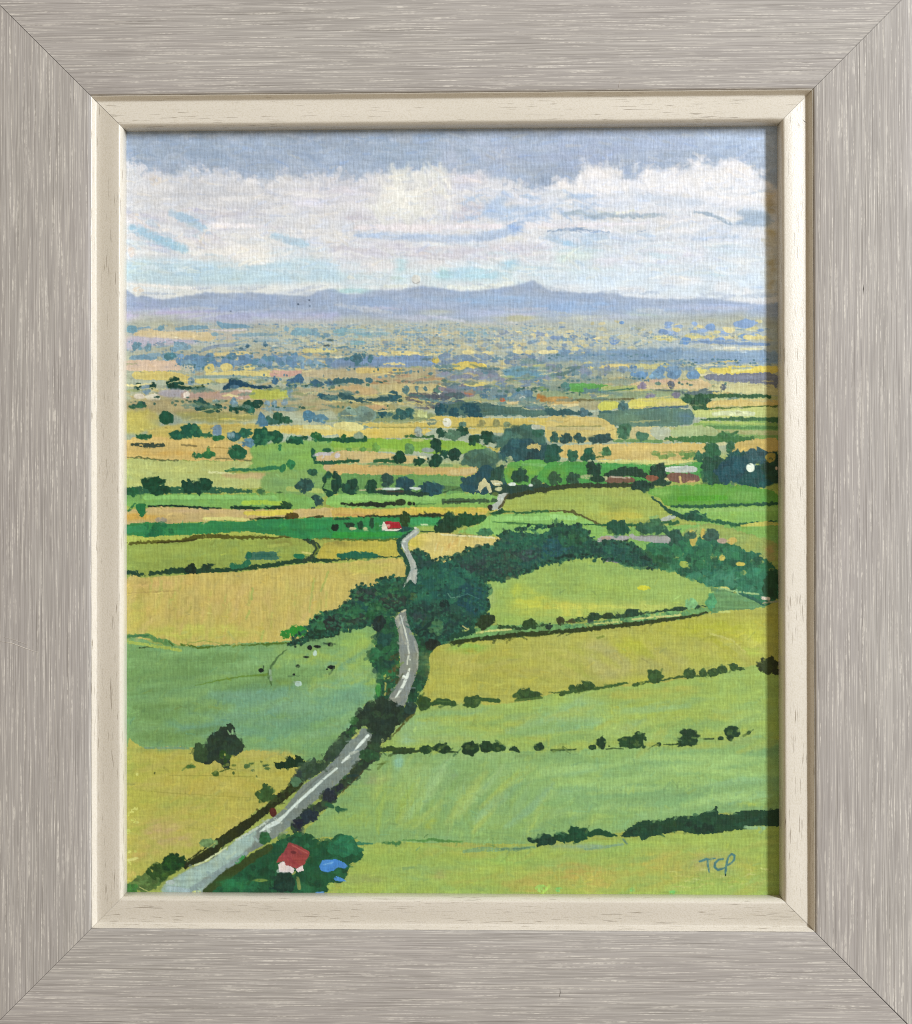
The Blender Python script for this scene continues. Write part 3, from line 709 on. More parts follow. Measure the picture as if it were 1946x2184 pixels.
PULLS(46, (270, 715, 1640, 800), 0.0, 0.04, (20, 90), (2.5, 5), ('#d0caa4', '#cfc79a', '#dcd4ac', '#c6c29c', '#d2c48e'), 0.9, 0.15, 0.8)
PULLS(90, (270, 690, 1640, 752), 0.0, 0.05, (40, 150), (4, 9), ('#b4bcb4', '#b2bdc2', '#bcc0b4', '#aebabf', '#c0c2b0'), 0.42, 0.2, 1.5)
T[0] = 'b1'
B(90, 165, 50, 38, '#6e97a9'); S([(140, 158), (240, 152)], 14, '#7f9fb2'); B(330, 158, 32, 22, '#7299aa'); S([(470, 165), (600, 155), (720, 152)], [26, 42, 30], '#7b9eb0'); S([(820, 110), (860, 140), (960, 140), (1080, 145)], [26, 44, 40, 26], '#7398ae')
P([(120, 195), (250, 160), (300, 185), (740, 195), (800, 235), (740, 265), (500, 258), (300, 240), (110, 228)], '#d0c19c', rough=1.2)
P([(40, 245), (300, 245), (620, 265), (600, 300), (300, 300), (40, 340)], '#bdb9d2', rough=2, soft=3, alpha=0.85)
S([(760, 170), (900, 180), (1060, 172)], 16, '#dcd3d8', alpha=0.7); S([(950, 222), (1100, 215), (1320, 212)], [20, 34, 20], '#88a5b2'); B(1405, 165, 30, 26, '#7da3b6'); B(790, 210, 30, 18, '#86a3ae')
SC(1460, 160, 1820, 235, 26, (14, 40), (7, 16), ('#80a8b8', '#8bb0bc', '#7a9cae'))
for (x, y, rx, ry, c) in ((130, 312, 36, 34, '#6c92a5'), (225, 325, 26, 34, '#7093a4'), (500, 320, 60, 34, '#7c9cb0'), (440, 340, 30, 24, '#7899ae'), (320, 300, 40, 20, '#8a9ab0'), (1225, 300, 20, 22, '#3f6880'), (1145, 265, 24, 14, '#4f7890'), (1068, 310, 14, 18, '#456a80'),
                          (1015, 332, 18, 8, '#4c6a78'), (1100, 378, 20, 12, '#466a70'), (1720, 232, 22, 14, '#6f929e'), (1780, 262, 26, 10, '#3f5f68'), (1750, 310, 26, 8, '#4c5a60')):
    TR(x, y, rx, ry, c, n=2, name=None)
S([(700, 340), (820, 310), (960, 302)], 28, '#8d9eb0', dry=0.15); S([(1180, 262), (1330, 262)], 26, '#8aa6b4', dry=0.2)
SC(50, 385, 470, 425, 22, (20, 46), (12, 22), ('#7b9cb2', '#7295ac', '#89a6b8')); TR(410, 400, 45, 26, '#4f7f8e', n=2, name=None)
P([(40, 440), (250, 432), (480, 445), (505, 480), (470, 522), (60, 522), (30, 500)], '#d9c0ac', rough=1.4)
S([(800, 380), (1060, 372), (1100, 384)], [26, 36, 20], '#d3c594'); S([(1560, 350), (1820, 350)], 34, '#cfc68c', dry=0.2)
SC(480, 395, 1500, 470, 60, (24, 50), (18, 34), ('#6f90b2', '#6688a8', '#7c9ab8', '#5f87a0')); SC(520, 440, 700, 520, 10, (24, 40), (20, 32), ('#6b90ae', '#7e9cb0')); SC(1490, 420, 1820, 490, 18, (14, 34), (16, 26), ('#7494b2', '#83a0b4'))
B(560, 500, 60, 30, '#c5c2b2', dry=0.3)
B(750, 505, 42, 40, '#d4c582'); B(895, 488, 56, 32, '#d6c888'); B(1080, 490, 50, 26, '#d6c788'); S([(720, 550), (930, 542), (1100, 548), (1260, 550)], [16, 34, 56, 54], '#dccd8c')
S([(1290, 548), (1420, 548), (1560, 535)], [56, 50, 30], '#cfa79c', dry=0.1); S([(1560, 545), (1820, 545)], 60, '#c2b496', dry=0.15)
P([(105, 530), (230, 526), (420, 530), (580, 570), (560, 622), (380, 604), (110, 592)], '#d2c07a', rough=1.2); B(590, 610, 34, 34, '#7f98aa')
for (x, y, rx, ry) in ((700, 610, 70, 22), (850, 606, 60, 18)): B(x, y, rx, ry, '#cdc27e', dry=0.1)
S([(620, 575), (1000, 570), (1300, 590)], 22, '#8fa5a4', dry=0.3)
B(215, 680, 46, 44, '#7b95aa'); B(420, 660, 50, 24, '#93a2a8')
TR(140, 660, 30, 28, '#123f38'); TR(268, 648, 28, 32, '#124038'); TR(460, 640, 60, 50, '#0f3e34')
part('painted_hedge'); S([(510, 672), (600, 664), (690, 665)], [26, 40, 50], '#123f35')
part('painted_hedge'); S([(875, 668), (960, 625), (1040, 640), (1130, 662), (1260, 662)], [30, 66, 54, 30, 34], '#1d4560', rough=1.6); B(965, 615, 52, 34, '#1d4560'); B(970, 660, 40, 14, '#4d7088', own=False)
part('painted_far_plain')
for (x, y, rx, ry, c) in ((1305, 612, 22, 36, '#3f6685'), (1460, 625, 52, 36, '#40688a'), (1515, 600, 28, 42, '#3f6688'), (1650, 632, 60, 26, '#3c627a'), (1780, 620, 50, 26, '#3c6078')): TR(x, y, rx, ry, c, n=3, name=None)
P([(330, 690), (560, 690), (560, 745), (330, 740)], '#a8a3b2', rough=2, soft=2); P([(560, 700), (1120, 690), (1120, 760), (800, 770), (540, 765)], '#b89b92', rough=1.6, soft=1.5); S([(1000, 692), (1120, 698)], 14, '#dcc8bc')
B(150, 742, 46, 26, '#e4d7cc'); B(265, 748, 58, 28, '#e7ddce', dry=0.1); B(556, 730, 30, 26, '#ecddd6')
P([(1120, 690), (1420, 685), (1430, 755), (1120, 760)], '#b2b65c', rough=1.6); B(1440, 715, 26, 42, '#7d98ae')
P([(1480, 680), (1820, 670), (1820, 740), (1680, 770), (1480, 770)], '#b3a588', rough=2, soft=2, alpha=0.8); part('painted_hedge'); S([(1690, 725), (1750, 755), (1820, 762)], [36, 56, 60], '#1f4f63', rough=1.8); part('painted_far_plain')
P([(40, 775), (560, 770), (1100, 790), (1820, 780), (1820, 850), (1200, 870), (600, 900), (40, 860)], '#b0a07c', rough=3, soft=3, var=0.08, alpha=0.9)
P([(480, 880), (1100, 890), (1100, 950), (600, 960)], '#9b9658', rough=3, soft=3, alpha=0.85); S([(840, 935), (970, 930)], 12, '#c9bc5c')
P([(40, 870), (300, 880), (310, 1010), (40, 1060)], '#c3b568', rough=3, soft=3); G_(450, 960, 160, 50, '#98a29a', 0.85); G_(260, 910, 60, 40, '#a89a6a', 0.6)
for (x, y, rx, ry, c) in ((665, 812, 56, 46, '#1f4b4a'), (820, 836, 44, 34, '#123f36'), (965, 850, 46, 34, '#18493d'), (1070, 830, 60, 44, '#14463a'), (1165, 808, 40, 42, '#123f36'), (380, 925, 54, 50, '#154c39')):
    TR(x, y, rx, ry, c, n=5)
for (x, y, rx, ry, c) in ((740, 845, 56, 26, '#3a5f4c'), (955, 790, 30, 28, '#7290a5'), (1240, 810, 25, 28, '#7b94a6'), (1305, 800, 25, 34, '#7491a6'), (1390, 798, 24, 28, '#8396a6'), (1350, 850, 140, 20, '#8097a0'), (90, 835, 36, 20, '#2c5c46'), (165, 815, 36, 26, '#2c5c48'),
                          (1105, 860, 26, 30, '#2a6658'), (1600, 910, 46, 44, '#507b98'), (1700, 930, 60, 36, '#5c829a'), (1330, 925, 40, 46, '#20503f'), (1250, 950, 70, 30, '#33605a'), (1410, 945, 40, 30, '#2c5c48'), (800, 780, 28, 10, '#8aa0a4')):
    TR(x, y, rx, ry, c, n=3, name=None)
P([(1140, 1000), (1160, 930), (1190, 870), (1230, 920), (1250, 990)], '#4e7692', rough=1.5)
P([(1150, 1010), (1300, 990), (1560, 985), (1820, 1000), (1820, 1070), (1500, 1070), (1300, 1040)], '#dac580', rough=2); B(1450, 1025, 90, 30, '#dcbd64', soft=0.4, own=False); S([(1560, 1000), (1760, 1010)], 30, '#e2d6a0', dry=0.1)
P([(300, 1000), (900, 975), (1160, 990), (1160, 1120), (300, 1110)], '#c9b46c', rough=2.5, soft=2); S([(760, 1000), (1000, 985)], 20, '#c0a860')
part('painted_field')
P([(40, 1120), (250, 1080), (420, 1105), (700, 1100), (900, 1120), (1120, 1170), (1110, 1290), (800, 1290), (400, 1290), (40, 1275)], '#d8b678', rough=2, var=0.06); G_(300, 1100, 130, 24, '#e0b878', 0.7); G_(420, 1230, 300, 30, '#d9a95c', 0.6)
part('painted_field')
P([(1110, 1160), (1300, 1140), (1820, 1130), (1820, 1400), (1500, 1390), (1050, 1390), (1110, 1300)], '#84ab60', rough=2.5, soft=1.6); G_(1600, 1250, 150, 70, '#8cb45a', 0.6); G_(1250, 1250, 130, 60, '#7fa866', 0.6)
part('painted_field')
P([(40, 1280), (400, 1290), (800, 1295), (1100, 1300), (1080, 1340), (900, 1380), (860, 1420), (1250, 1420), (1300, 1520), (40, 1520)], '#bfc07e', rough=2, var=0.04); G_(250, 1340, 250, 30, '#c9c884', 0.7); G_(500, 1440, 330, 40, '#b3b97c', 0.6)
S([(750, 1385), (960, 1405)], 20, '#dcd8a8', dry=0.2); P([(880, 1400), (1250, 1395), (1240, 1440), (900, 1440)], '#c8af82', rough=2, soft=2)
part('painted_field')
P([(1240, 1390), (1720, 1390), (1720, 1600), (1240, 1560)], '#86a868', rough=3, soft=2); G_(1330, 1470, 90, 60, '#769668', 0.8); S([(1420, 1530), (1720, 1550)], 40, '#aebc70', dry=0.2)
for (x, y, rx, ry, c) in ((590, 1035, 84, 56, '#165243'), (480, 1070, 60, 34, '#1c5644'), (1190, 1090, 76, 64, '#14503f'), (1310, 1088, 70, 44, '#16523f'), (985, 1215, 74, 56, '#1d5a41'), (1500, 1108, 88, 34, '#15513d'), (1655, 1088, 48, 40, '#236138')):
    TR(x, y, rx, ry, c, lights=('#3a7a58',), n=9)
for (x, y, rx, ry, c) in ((715, 1070, 46, 22, '#2a6046'), (820, 1097, 46, 28, '#2b6a44'), (960, 1082, 48, 38, '#275a62'), (1060, 1050, 52, 36, '#24624f'), (1080, 1140, 52, 34, '#5e86a2'), (640, 1250, 44, 28, '#2a6a46'), (735, 1242, 48, 28, '#2a6c44'), (738, 1200, 14, 30, '#4a8048'),
                          (200, 1082, 66, 22, '#1f5a40'), (1350, 1170, 18, 30, '#2c7048'), (930, 1075, 30, 30, '#74909c')):
    TR(x, y, rx, ry, c, n=4, name=None)
P([(785, 990), (845, 990), (850, 1065), (780, 1065)], '#7289a2', rough=1); part('painted_hedge'); S([(80, 1155), (230, 1160), (360, 1155)], [18, 44, 30], '#37463c', dry=0.25); S([(510, 1155), (640, 1165)], 16, '#8a7850', dry=0.35); S([(740, 1175), (900, 1185)], 8, '#a88a50', dry=0.2)
part('painted_hedge'); S([(40, 1265), (140, 1260), (280, 1280), (480, 1288)], [8, 14, 16, 8], '#5f6640', rough=1.4); S([(800, 1272), (960, 1275), (1100, 1292)], 9, '#6a6848'); S([(1700, 1110), (1820, 1112)], 34, '#1b5a3c', dry=0.1)
part('painted_hedge'); S([(880, 1378), (960, 1365), (1100, 1368), (1250, 1355), (1370, 1350)], [14, 36, 22, 34, 30], '#2f7451', dry=0.1); TR(1440, 1322, 34, 38, '#2d7a4e', n=4, name=None); B(1375, 1352, 24, 40, '#2a7049', tilt=0.4)
P([(1650, 1225), (1820, 1215), (1820, 1250), (1660, 1250)], '#cabfcd', rough=0.8); P([(1670, 1250), (1820, 1250), (1820, 1300), (1680, 1295)], '#d0b08c', rough=0.8)
part('painted_hedge'); S([(1630, 1205), (1640, 1260), (1660, 1300), (1750, 1312), (1820, 1305)], [44, 34, 26, 36, 30], '#1a5440', rough=1.4); B(1752, 1200, 36, 16, '#1f5640')
P([(1720, 1330), (1820, 1330), (1820, 1380), (1750, 1385)], '#d2b288', rough=1.2)
TR(1620, 1390, 46, 26, '#2a5a48', n=4); TR(1560, 1502, 72, 60, '#284c4a', n=10); TR(1785, 1490, 66, 92, '#174a3a', n=12); TR(1650, 1640, 76, 46, '#274a48', n=8)
part('painted_field'); P([(40, 1560), (400, 1575), (900, 1575), (1400, 1570), (1600, 1600), (1600, 1700), (900, 1700), (400, 1680), (40, 1680)], '#7fac60', rough=2); S([(200, 1605), (700, 1600), (1300, 1605)], 36, '#90c172', dry=0.15, own=False); S([(1040, 1650), (1200, 1645), (1400, 1655)], 40, '#a9c450', dry=0.25, own=False)
part('painted_hedge'); S([(40, 1550), (300, 1540), (600, 1540), (900, 1540), (1100, 1555)], [70, 60, 60, 50, 26], '#2c5d46', dry=0.2, rough=1.6); B(1180, 1552, 40, 18, '#3e6a48', dry=0.2); B(1345, 1560, 26, 8, '#456a3c')
TR(260, 1480, 100, 46, '#0f402c', n=14); TR(300, 1542, 100, 38, '#10402d', n=10); TR(610, 1512, 86, 54, '#103f31', n=12); TR(715, 1492, 52, 44, '#104030', n=8); TR(90, 1560, 50, 34, '#1f5a3c', n=5)
part('painted_hedge'); S([(230, 1682), (420, 1672), (620, 1690), (850, 1700)], [18, 16, 26, 12], '#0e2f26', rough=0.7); part('painted_hedge'); S([(930, 1690), (1150, 1695), (1430, 1690)], [30, 24, 34], '#12392a', rough=1.3); TR(1400, 1665, 46, 26, '#234a2c', n=4, name=None)
part('painted_field'); P([(40, 1720), (250, 1690), (420, 1685), (850, 1705), (1440, 1705), (1820, 1700), (1820, 1790), (1450, 1775), (1000, 1800), (800, 1800), (40, 1840)], '#cdb07e', rough=1.2, var=0.05)
G_(160, 1780, 170, 34, '#d2a452', 0.85); S([(1050, 1738), (1250, 1738), (1440, 1728)], [30, 48, 40], '#dcc65c', dry=0.08, own=False); S([(700, 1785), (900, 1782), (1080, 1795)], 26, '#ded18a', own=False); G_(600, 1720, 330, 18, '#ccab88', 0.7); B(340, 1795, 50, 20, '#a8988a', dry=0.3, own=False)
part('painted_bush'); P([(120, 1660), (205, 1665), (185, 1770), (150, 1760)], '#1f6a40', rough=1.5); S([(60, 1720), (110, 1660)], 20, '#2c6a40', dry=0.3)
# middle
part('painted_far_plain')
T[0] = 'b2'
S([(0, 185), (200, 180), (430, 205)], 34, '#80aab6', dry=0.25); SC(0, 165, 450, 240, 18, (20, 50), (8, 18), ('#7fa9b6', '#86aebc', '#9ab4b4')); SC(520, 170, 1300, 240, 34, (16, 46), (6, 16), ('#7fa6b6', '#9db4ba', '#c2bda0', '#8caab8', '#cfc6a6')); SC(1300, 180, 1820, 330, 50, (14, 40), (8, 18), ('#8a9bb0', '#7f98b0', '#c9c2a0', '#9ca6a8', '#d0c89e'))
S([(150, 285), (240, 285)], 36, '#84aeb6', dry=0.2); S([(20, 325), (100, 318)], 14, '#5f8290')
SC(400, 240, 1300, 350, 46, (18, 50), (8, 18), ('#c6bf9a', '#bdb898', '#8f9ea8', '#a8aa9a', '#8799a6'))
B(410, 376, 52, 20, '#dccf98'); S([(490, 368), (600, 372), (720, 378)], [30, 42, 30], '#ddd097'); B(1145, 365, 56, 20, '#dcd09a'); B(1300, 370, 50, 14, '#d2c898'); B(1565, 360, 40, 20, '#d8ce9e'); B(1650, 360, 34, 16, '#d4ca98'); B(1785, 365, 46, 18, '#dcd3a6'); S([(0, 410), (60, 402)], 14, '#dcd6b4')
P([(0, 430), (180, 412), (320, 400), (600, 395), (830, 400), (830, 480), (500, 492), (0, 500)], '#7b93b5', rough=2, soft=1.2, var=0.08); SC(830, 395, 1820, 470, 50, (24, 60), (12, 26), ('#7c90a8', '#7289a2', '#8b9aa8', '#98a0a0'))
for (x, y, rx, ry) in ((185, 420, 44, 42), (250, 385, 20, 26), (305, 425, 20, 38), (95, 420, 22, 12)): TR(x, y, rx, ry, '#47707f', n=3, name=None)
B(860, 430, 32, 26, '#cdb960'); P([(990, 480), (1050, 455), (1150, 440), (1280, 470), (1260, 505), (1050, 515)], '#d2bf6c', rough=1.6); B(1620, 492, 36, 12, '#d2c68c'); S([(1700, 480), (1820, 480)], 24, '#b8bc84')
P([(0, 505), (600, 495), (900, 520), (900, 640), (500, 650), (0, 620)], '#b8ab8a', rough=3, soft=3, alpha=0.9); S([(200, 520), (560, 522)], 46, '#cbb67a', dry=0.2); B(470, 548, 24, 20, '#a0927c'); SC(350, 560, 900, 640, 26, (30, 90), (5, 10), ('#a98a68', '#b59878', '#9c8a78'))
SC(880, 510, 1450, 610, 44, (26, 70), (10, 22), ('#8b8fa4', '#7f8699', '#9a9a98', '#8895a2')); P([(1440, 500), (1820, 490), (1820, 570), (1500, 580)], '#6e96ab', rough=3, soft=2, dry=0.1); SC(1400, 560, 1820, 660, 26, (20, 60), (8, 16), ('#7a8ca0', '#8fa07c', '#94a08a', '#6f8a9a'))
part('painted_hedge'); S([(0, 610), (110, 608), (230, 612)], [40, 54, 36], '#365f6a', dry=0.08, rough=1.5); B(285, 603, 32, 24, '#44707e'); part('painted_far_plain')
P([(400, 640), (700, 630), (970, 640), (980, 700), (700, 720), (420, 720)], '#c4b588', rough=2.5, soft=2); P([(0, 650), (200, 640), (350, 690), (330, 730), (0, 700)], '#c2a880', rough=2.5, soft=2)
for (x, y, rx, ry, c) in ((605, 690, 28, 28, '#5c7d80'), (697, 680, 15, 22, '#5f7c80'), (772, 680, 15, 18, '#52747c'), (870, 690, 44, 40, '#597a72'), (1095, 685, 28, 30, '#4f7280'), (1200, 690, 36, 30, '#66809a')): TR(x, y, rx, ry, c, n=3, name=None)
SC(920, 650, 1300, 740, 30, (20, 50), (10, 22), ('#7a7788', '#76808f', '#8a7f8a', '#6c8090')); B(1215, 636, 106, 20, '#d5c376'); B(965, 640, 20, 12, '#cfccb8'); B(890, 722, 26, 8, '#d6d6cc')
part('painted_hedge'); S([(40, 730), (100, 745), (160, 775), (300, 778), (440, 765)], [36, 80, 50, 30, 40], '#2c535c', rough=1.8); part('painted_far_plain'); TR(498, 742, 36, 46, '#2c5662', n=4, name=None); B(550, 745, 24, 14, '#2f5a62'); B(185, 705, 20, 14, '#4f6f6c')
P([(0, 790), (180, 800), (480, 800), (460, 880), (0, 880)], '#a39a70', rough=3, soft=2, alpha=0.85); B(345, 845, 105, 44, '#c4a47e', rough=0.3)
SC(560, 720, 830, 830, 22, (24, 50), (14, 26), ('#5f5c62', '#6a6468', '#54606a', '#77746c')); SC(850, 730, 1080, 850, 22, (26, 60), (16, 30), ('#545b68', '#5f6270', '#4c5f6a'))
SC(1250, 680, 1720, 780, 36, (26, 56), (14, 30), ('#5a7d98', '#64869e', '#53748a', '#7a8f98')); B(1150, 705, 44, 20, '#b5785e', dry=0.2); B(1430, 770, 28, 22, '#c8623f', dry=0.15); S([(1430, 800), (1560, 795), (1700, 800)], 24, '#dcc79a', dry=0.1); B(1780, 745, 60, 36, '#aa763e'); B(1770, 675, 66, 20, '#809f5c'); S([(1780, 815), (1820, 820)], 24, '#dcc8a0')
B(1600, 755, 24, 14, '#d2d0c8', dry=0.3)
P([(900, 810), (1100, 790), (1300, 800), (1500, 830), (1820, 820), (1820, 905), (1400, 905), (1000, 910), (860, 900)], '#4c6c68', rough=2.5, soft=1.2, var=0.1)
P([(40, 880), (400, 860), (700, 870), (860, 900), (800, 950), (300, 965), (60, 960)], '#85916c', rough=3, soft=2); SC(350, 860, 680, 920, 20, (16, 30), (14, 26), ('#3f6668', '#6c8472', '#2f5a5c'))
for (x, y, rx, ry, c) in ((905, 850, 44, 44, '#1f4b59'), (1025, 870, 46, 34, '#214d5b'), (1150, 845, 74, 46, '#1f4a58'), (1200, 905, 52, 40, '#1f4a58'), (405, 882, 34, 34, '#24505a'), (625, 875, 34, 40, '#2a5658'), (545, 872, 26, 26, '#2f5c5c')): TR(x, y, rx, ry, c, n=5)
TR(180, 920, 150, 84, '#7b928a', lights=('#9aa88c', '#6a8486'), n=22, rough=0.5, name=None); TR(730, 895, 60, 26, '#b4b884', n=5, name=None)
part('painted_field'); P([(300, 962), (700, 962), (860, 908), (1050, 918), (1400, 925), (1820, 930), (1820, 1005), (1400, 1012), (1000, 1012), (300, 1000)], '#d3bb6b', rough=1.3); G_(500, 980, 200, 16, '#dcc884', 0.6)
part('painted_field'); P([(40, 1010), (250, 1020), (320, 1010), (800, 1015), (700, 1085), (400, 1100), (240, 1090), (40, 1090)], '#d9c072', rough=1.8); B(120, 1000, 120, 40, '#ddd095', own=False, dry=0.1); B(340, 1050, 70, 26, '#dcb858', soft=0.5, own=False)
P([(1130, 1020), (1400, 1010), (1700, 1010), (1700, 1040), (1350, 1060), (1150, 1060)], '#d5c07a', rough=1.5); S([(320, 1006), (600, 1006), (860, 1002)], 8, '#9c965a'); S([(1000, 1008), (1250, 1000), (1500, 995)], 9, '#9c965e'); S([(1480, 990), (1700, 985)], 14, '#9c9a60', dry=0.2)
part('painted_white_barn'); B(955, 962, 42, 40, '#e9e2da', rough=0.2); part('painted_far_plain')
TR(820, 960, 40, 28, '#7a8a7c', n=4, name=None); TR(1250, 970, 36, 24, '#9a9464', n=4, name=None); TR(1375, 970, 28, 32, '#8f8c60', n=4, name=None); TR(1465, 985, 26, 20, '#7a886a', n=3, name=None); TR(1090, 980, 30, 20, '#5c7c70', n=3, name=None)
part('painted_field'); P([(0, 1105), (250, 1105), (340, 1098), (900, 1115), (1260, 1150), (1260, 1222), (900, 1232), (600, 1205), (270, 1185), (0, 1195)], '#88ad46', rough=1.6); G_(120, 1150, 140, 34, '#8fb85c', 0.7); G_(1060, 1190, 150, 36, '#93b85a', 0.7); S([(0, 1190), (400, 1195), (600, 1215)], 26, '#9cb45c', dry=0.2)
part('painted_hedge'); S([(0, 1112), (120, 1110), (260, 1100)], [36, 46, 40], '#16503a', rough=1.6); TR(70, 1085, 24, 20, '#1f5a34', n=2, name=None); B(205, 1075, 40, 28, '#8a9a88', dry=0.2); S([(600, 1080), (720, 1085), (840, 1085)], 26, '#33603c', dry=0.2)
TR(905, 1055, 38, 42, '#1f4a3d', n=5); TR(1085, 1040, 50, 38, '#1c4638', n=5); TR(860, 1160, 42, 56, '#143f31', n=6); TR(1192, 1112, 48, 42, '#1a4634', n=5); TR(1300, 1095, 56, 50, '#163f31', n=7); TR(1000, 1072, 60, 38, '#537461', n=6); TR(715, 1042, 36, 40, '#9aa09a', n=5); TR(630, 1192, 40, 40, '#608b5a', n=5)
TR(235, 1195, 26, 18, '#5f8a4c', n=2, name=None); TR(120, 1198, 22, 14, '#5f8a4c', n=2, name=None); TR(350, 1180, 30, 34, '#6f9a4c', n=3, name=None); B(790, 1198, 58, 22, '#9aa5a8'); B(700, 1115, 50, 14, '#b9c07a', dry=0.2)
part('painted_field'); P([(0, 1210), (300, 1212), (560, 1235), (720, 1250), (780, 1270), (700, 1312), (300, 1308), (0, 1300)], '#d0b482', rough=1.2); B(740, 1262, 40, 12, '#e0d6bc'); B(20, 1240, 26, 24, '#cfc0cc')
part('painted_hedge'); S([(0, 1300), (100, 1298), (200, 1285)], [26, 30, 20], '#1a5238', rough=1.3); part('painted_hedge'); S([(340, 1290), (420, 1292), (510, 1288)], [30, 34, 30], '#245a3a', rough=1.6)
S([(280, 1318), (700, 1325), (1000, 1330)], 18, '#7f9a6a', dry=0.2)
TR(552, 1258, 44, 50, '#11402f', n=6); TR(712, 1292, 42, 36, '#11402f', n=4); TR(850, 1290, 50, 46, '#123f31', n=5); TR(930, 1235, 38, 36, '#1a4a3c', n=4); TR(1018, 1248, 54, 52, '#153f34', n=6)
TR(1560, 1120, 190, 110, '#41665e', lights=('#5c7c6c', '#2f5456'), n=26, rough=0.5); TR(1260, 1275, 160, 76, '#48695d', lights=('#5c7c64',), n=22, rough=0.5); TR(1560, 1200, 150, 90, '#274c54', n=20, rough=0.5); TR(1720, 1230, 130, 76, '#264a50', n=18, rough=0.5); TR(1740, 1040, 40, 40, '#2c5a4c', n=4)
P([(1640, 1160), (1760, 1150), (1740, 1210), (1720, 1180), (1650, 1195)], '#c9b67e', rough=2, dry=0.15); P([(1270, 1160), (1330, 1180), (1410, 1170), (1380, 1220)], '#c0b064', rough=2, dry=0.15); S([(1690, 1000), (1820, 1010)], 36, '#b4b4a8', dry=0.2)
SC(1430, 1250, 1530, 1330, 10, (14, 26), (12, 20), ('#8fa07c', '#a8ac90', '#6a8a6c'))
part('painted_field'); P([(0, 1325), (400, 1330), (900, 1350), (1200, 1345), (1190, 1395), (1060, 1425), (700, 1402), (400, 1412), (0, 1412)], '#ccaa72', rough=1.6); S([(1000, 1390), (1120, 1385), (1190, 1370)], 44, '#d0b788', dry=0.12, own=False); G_(300, 1360, 250, 20, '#d2ab74', 0.6)
part('painted_field'); P([(0, 1412), (400, 1412), (1090, 1425), (1090, 1570), (0, 1570)], '#6b9759', rough=2); G_(950, 1460, 150, 40, '#749c64', 0.6); S([(900, 1520), (1090, 1530)], 40, '#54784c', dry=0.2); S([(920, 1560), (1080, 1520)], 10, '#3a5a3c')
part('painted_field'); P([(0, 1580), (500, 1585), (900, 1575), (1380, 1565), (1380, 1610), (1300, 1690), (900, 1690), (0, 1690)], '#8cb966', rough=1.5); S([(80, 1610), (500, 1605), (850, 1612)], 40, '#96c474', dry=0.12, own=False); S([(700, 1672), (1300, 1672)], 34, '#8aae5a', dry=0.1, own=False)
part('painted_hedge'); S([(60, 1660), (200, 1665), (300, 1658), (380, 1668), (460, 1658), (560, 1660)], [16, 30, 36, 50, 36, 22], '#1d2a1e', rough=1.3); B(565, 1640, 44, 28, '#26361f'); B(634, 1658, 18, 16, '#1a281c'); B(672, 1658, 12, 14, '#1a281c'); S([(690, 1662), (860, 1658)], 7, '#4a7a44')
part('painted_hedge'); S([(920, 1640), (1050, 1634), (1200, 1632), (1390, 1628)], [36, 40, 34, 34], '#405c40', rough=1.4, dry=0.06); S([(930, 1640), (1150, 1638)], 14, '#2f402c')
TR(10, 1480, 36, 84, '#153f33', n=6); TR(130, 1512, 70, 60, '#174034', n=10); TR(302, 1512, 50, 48, '#174232', n=7); TR(450, 1462, 64, 54, '#2a4a44', n=9); TR(592, 1490, 68, 54, '#1f4450', n=9); TR(830, 1528, 96, 52, '#1f4550', n=12)
part('painted_hedge'); S([(340, 1556), (460, 1566), (560, 1560), (700, 1572), (800, 1570)], [20, 44, 40, 40, 20], '#1f3e35', rough=1.5); S([(440, 1552), (580, 1552)], 14, '#3f3c34')
part('painted_white_roof'); S([(400, 1528), (480, 1530), (550, 1526)], [16, 24, 14], '#d8dce2', rough=0.5); part('painted_white_roof'); S([(640, 1522), (690, 1528), (725, 1525)], [12, 26, 14], '#d8dce2', rough=0.5); S([(215, 1542), (260, 1538)], 14, '#b9b48c'); S([(350, 1532), (396, 1530)], 12, '#bfae86')
part('painted_tree'); P([(1080, 1440), (1190, 1412), (1240, 1345), (1300, 1325), (1360, 1360), (1450, 1350), (1465, 1560), (1300, 1575), (1100, 1562)], '#234a56', rough=2.2, var=0.1, grain='n'); TR(1400, 1410, 62, 84, '#274b40', n=12)
part('painted_farm_base'); P([(1380, 1500), (1600, 1490), (1820, 1480), (1820, 1545), (1560, 1590), (1460, 1610), (1370, 1590), (1330, 1560)], '#25423a', rough=2, grain='n')
part('painted_field'); P([(1470, 1330), (1560, 1295), (1820, 1295), (1820, 1480), (1500, 1490), (1450, 1420)], '#62a14e', rough=2); G_(1680, 1380, 130, 50, '#86ae40', 0.75); G_(1500, 1400, 50, 60, '#7a9a3c', 0.7); S([(1600, 1320), (1820, 1330)], 24, '#7ab068', dry=0.2, own=False)
TR(1575, 1425, 64, 72, '#1f4436', n=10); TR(1725, 1470, 48, 58, '#2f503d', n=8)
part('painted_farm_base'); P([(1440, 1510), (1600, 1500), (1820, 1500), (1820, 1540), (1560, 1580), (1440, 1600)], '#25423a', rough=2, grain='n')
part('painted_cream_house'); P([(1218, 1535), (1228, 1482), (1275, 1435), (1322, 1490), (1338, 1562), (1312, 1562), (1290, 1508), (1252, 1530), (1240, 1568)], '#d4c9a2', rough=0.7, sm=False)
part('painted_cream_house'); P([(1330, 1460), (1420, 1468), (1420, 1498), (1365, 1505)], '#cec4a4', rough=0.7); B(1397, 1530, 28, 18, '#c6c29c'); S([(1365, 1488), (1420, 1486)], 8, '#e6e2d2')
part('painted_white_roof'); B(1510, 1490, 32, 14, '#e6e9ea', rough=0.25); part('painted_white_roof'); B(1670, 1500, 18, 11, '#e2e6e6', rough=0.25); B(1370, 1575, 26, 14, '#5a6a38')
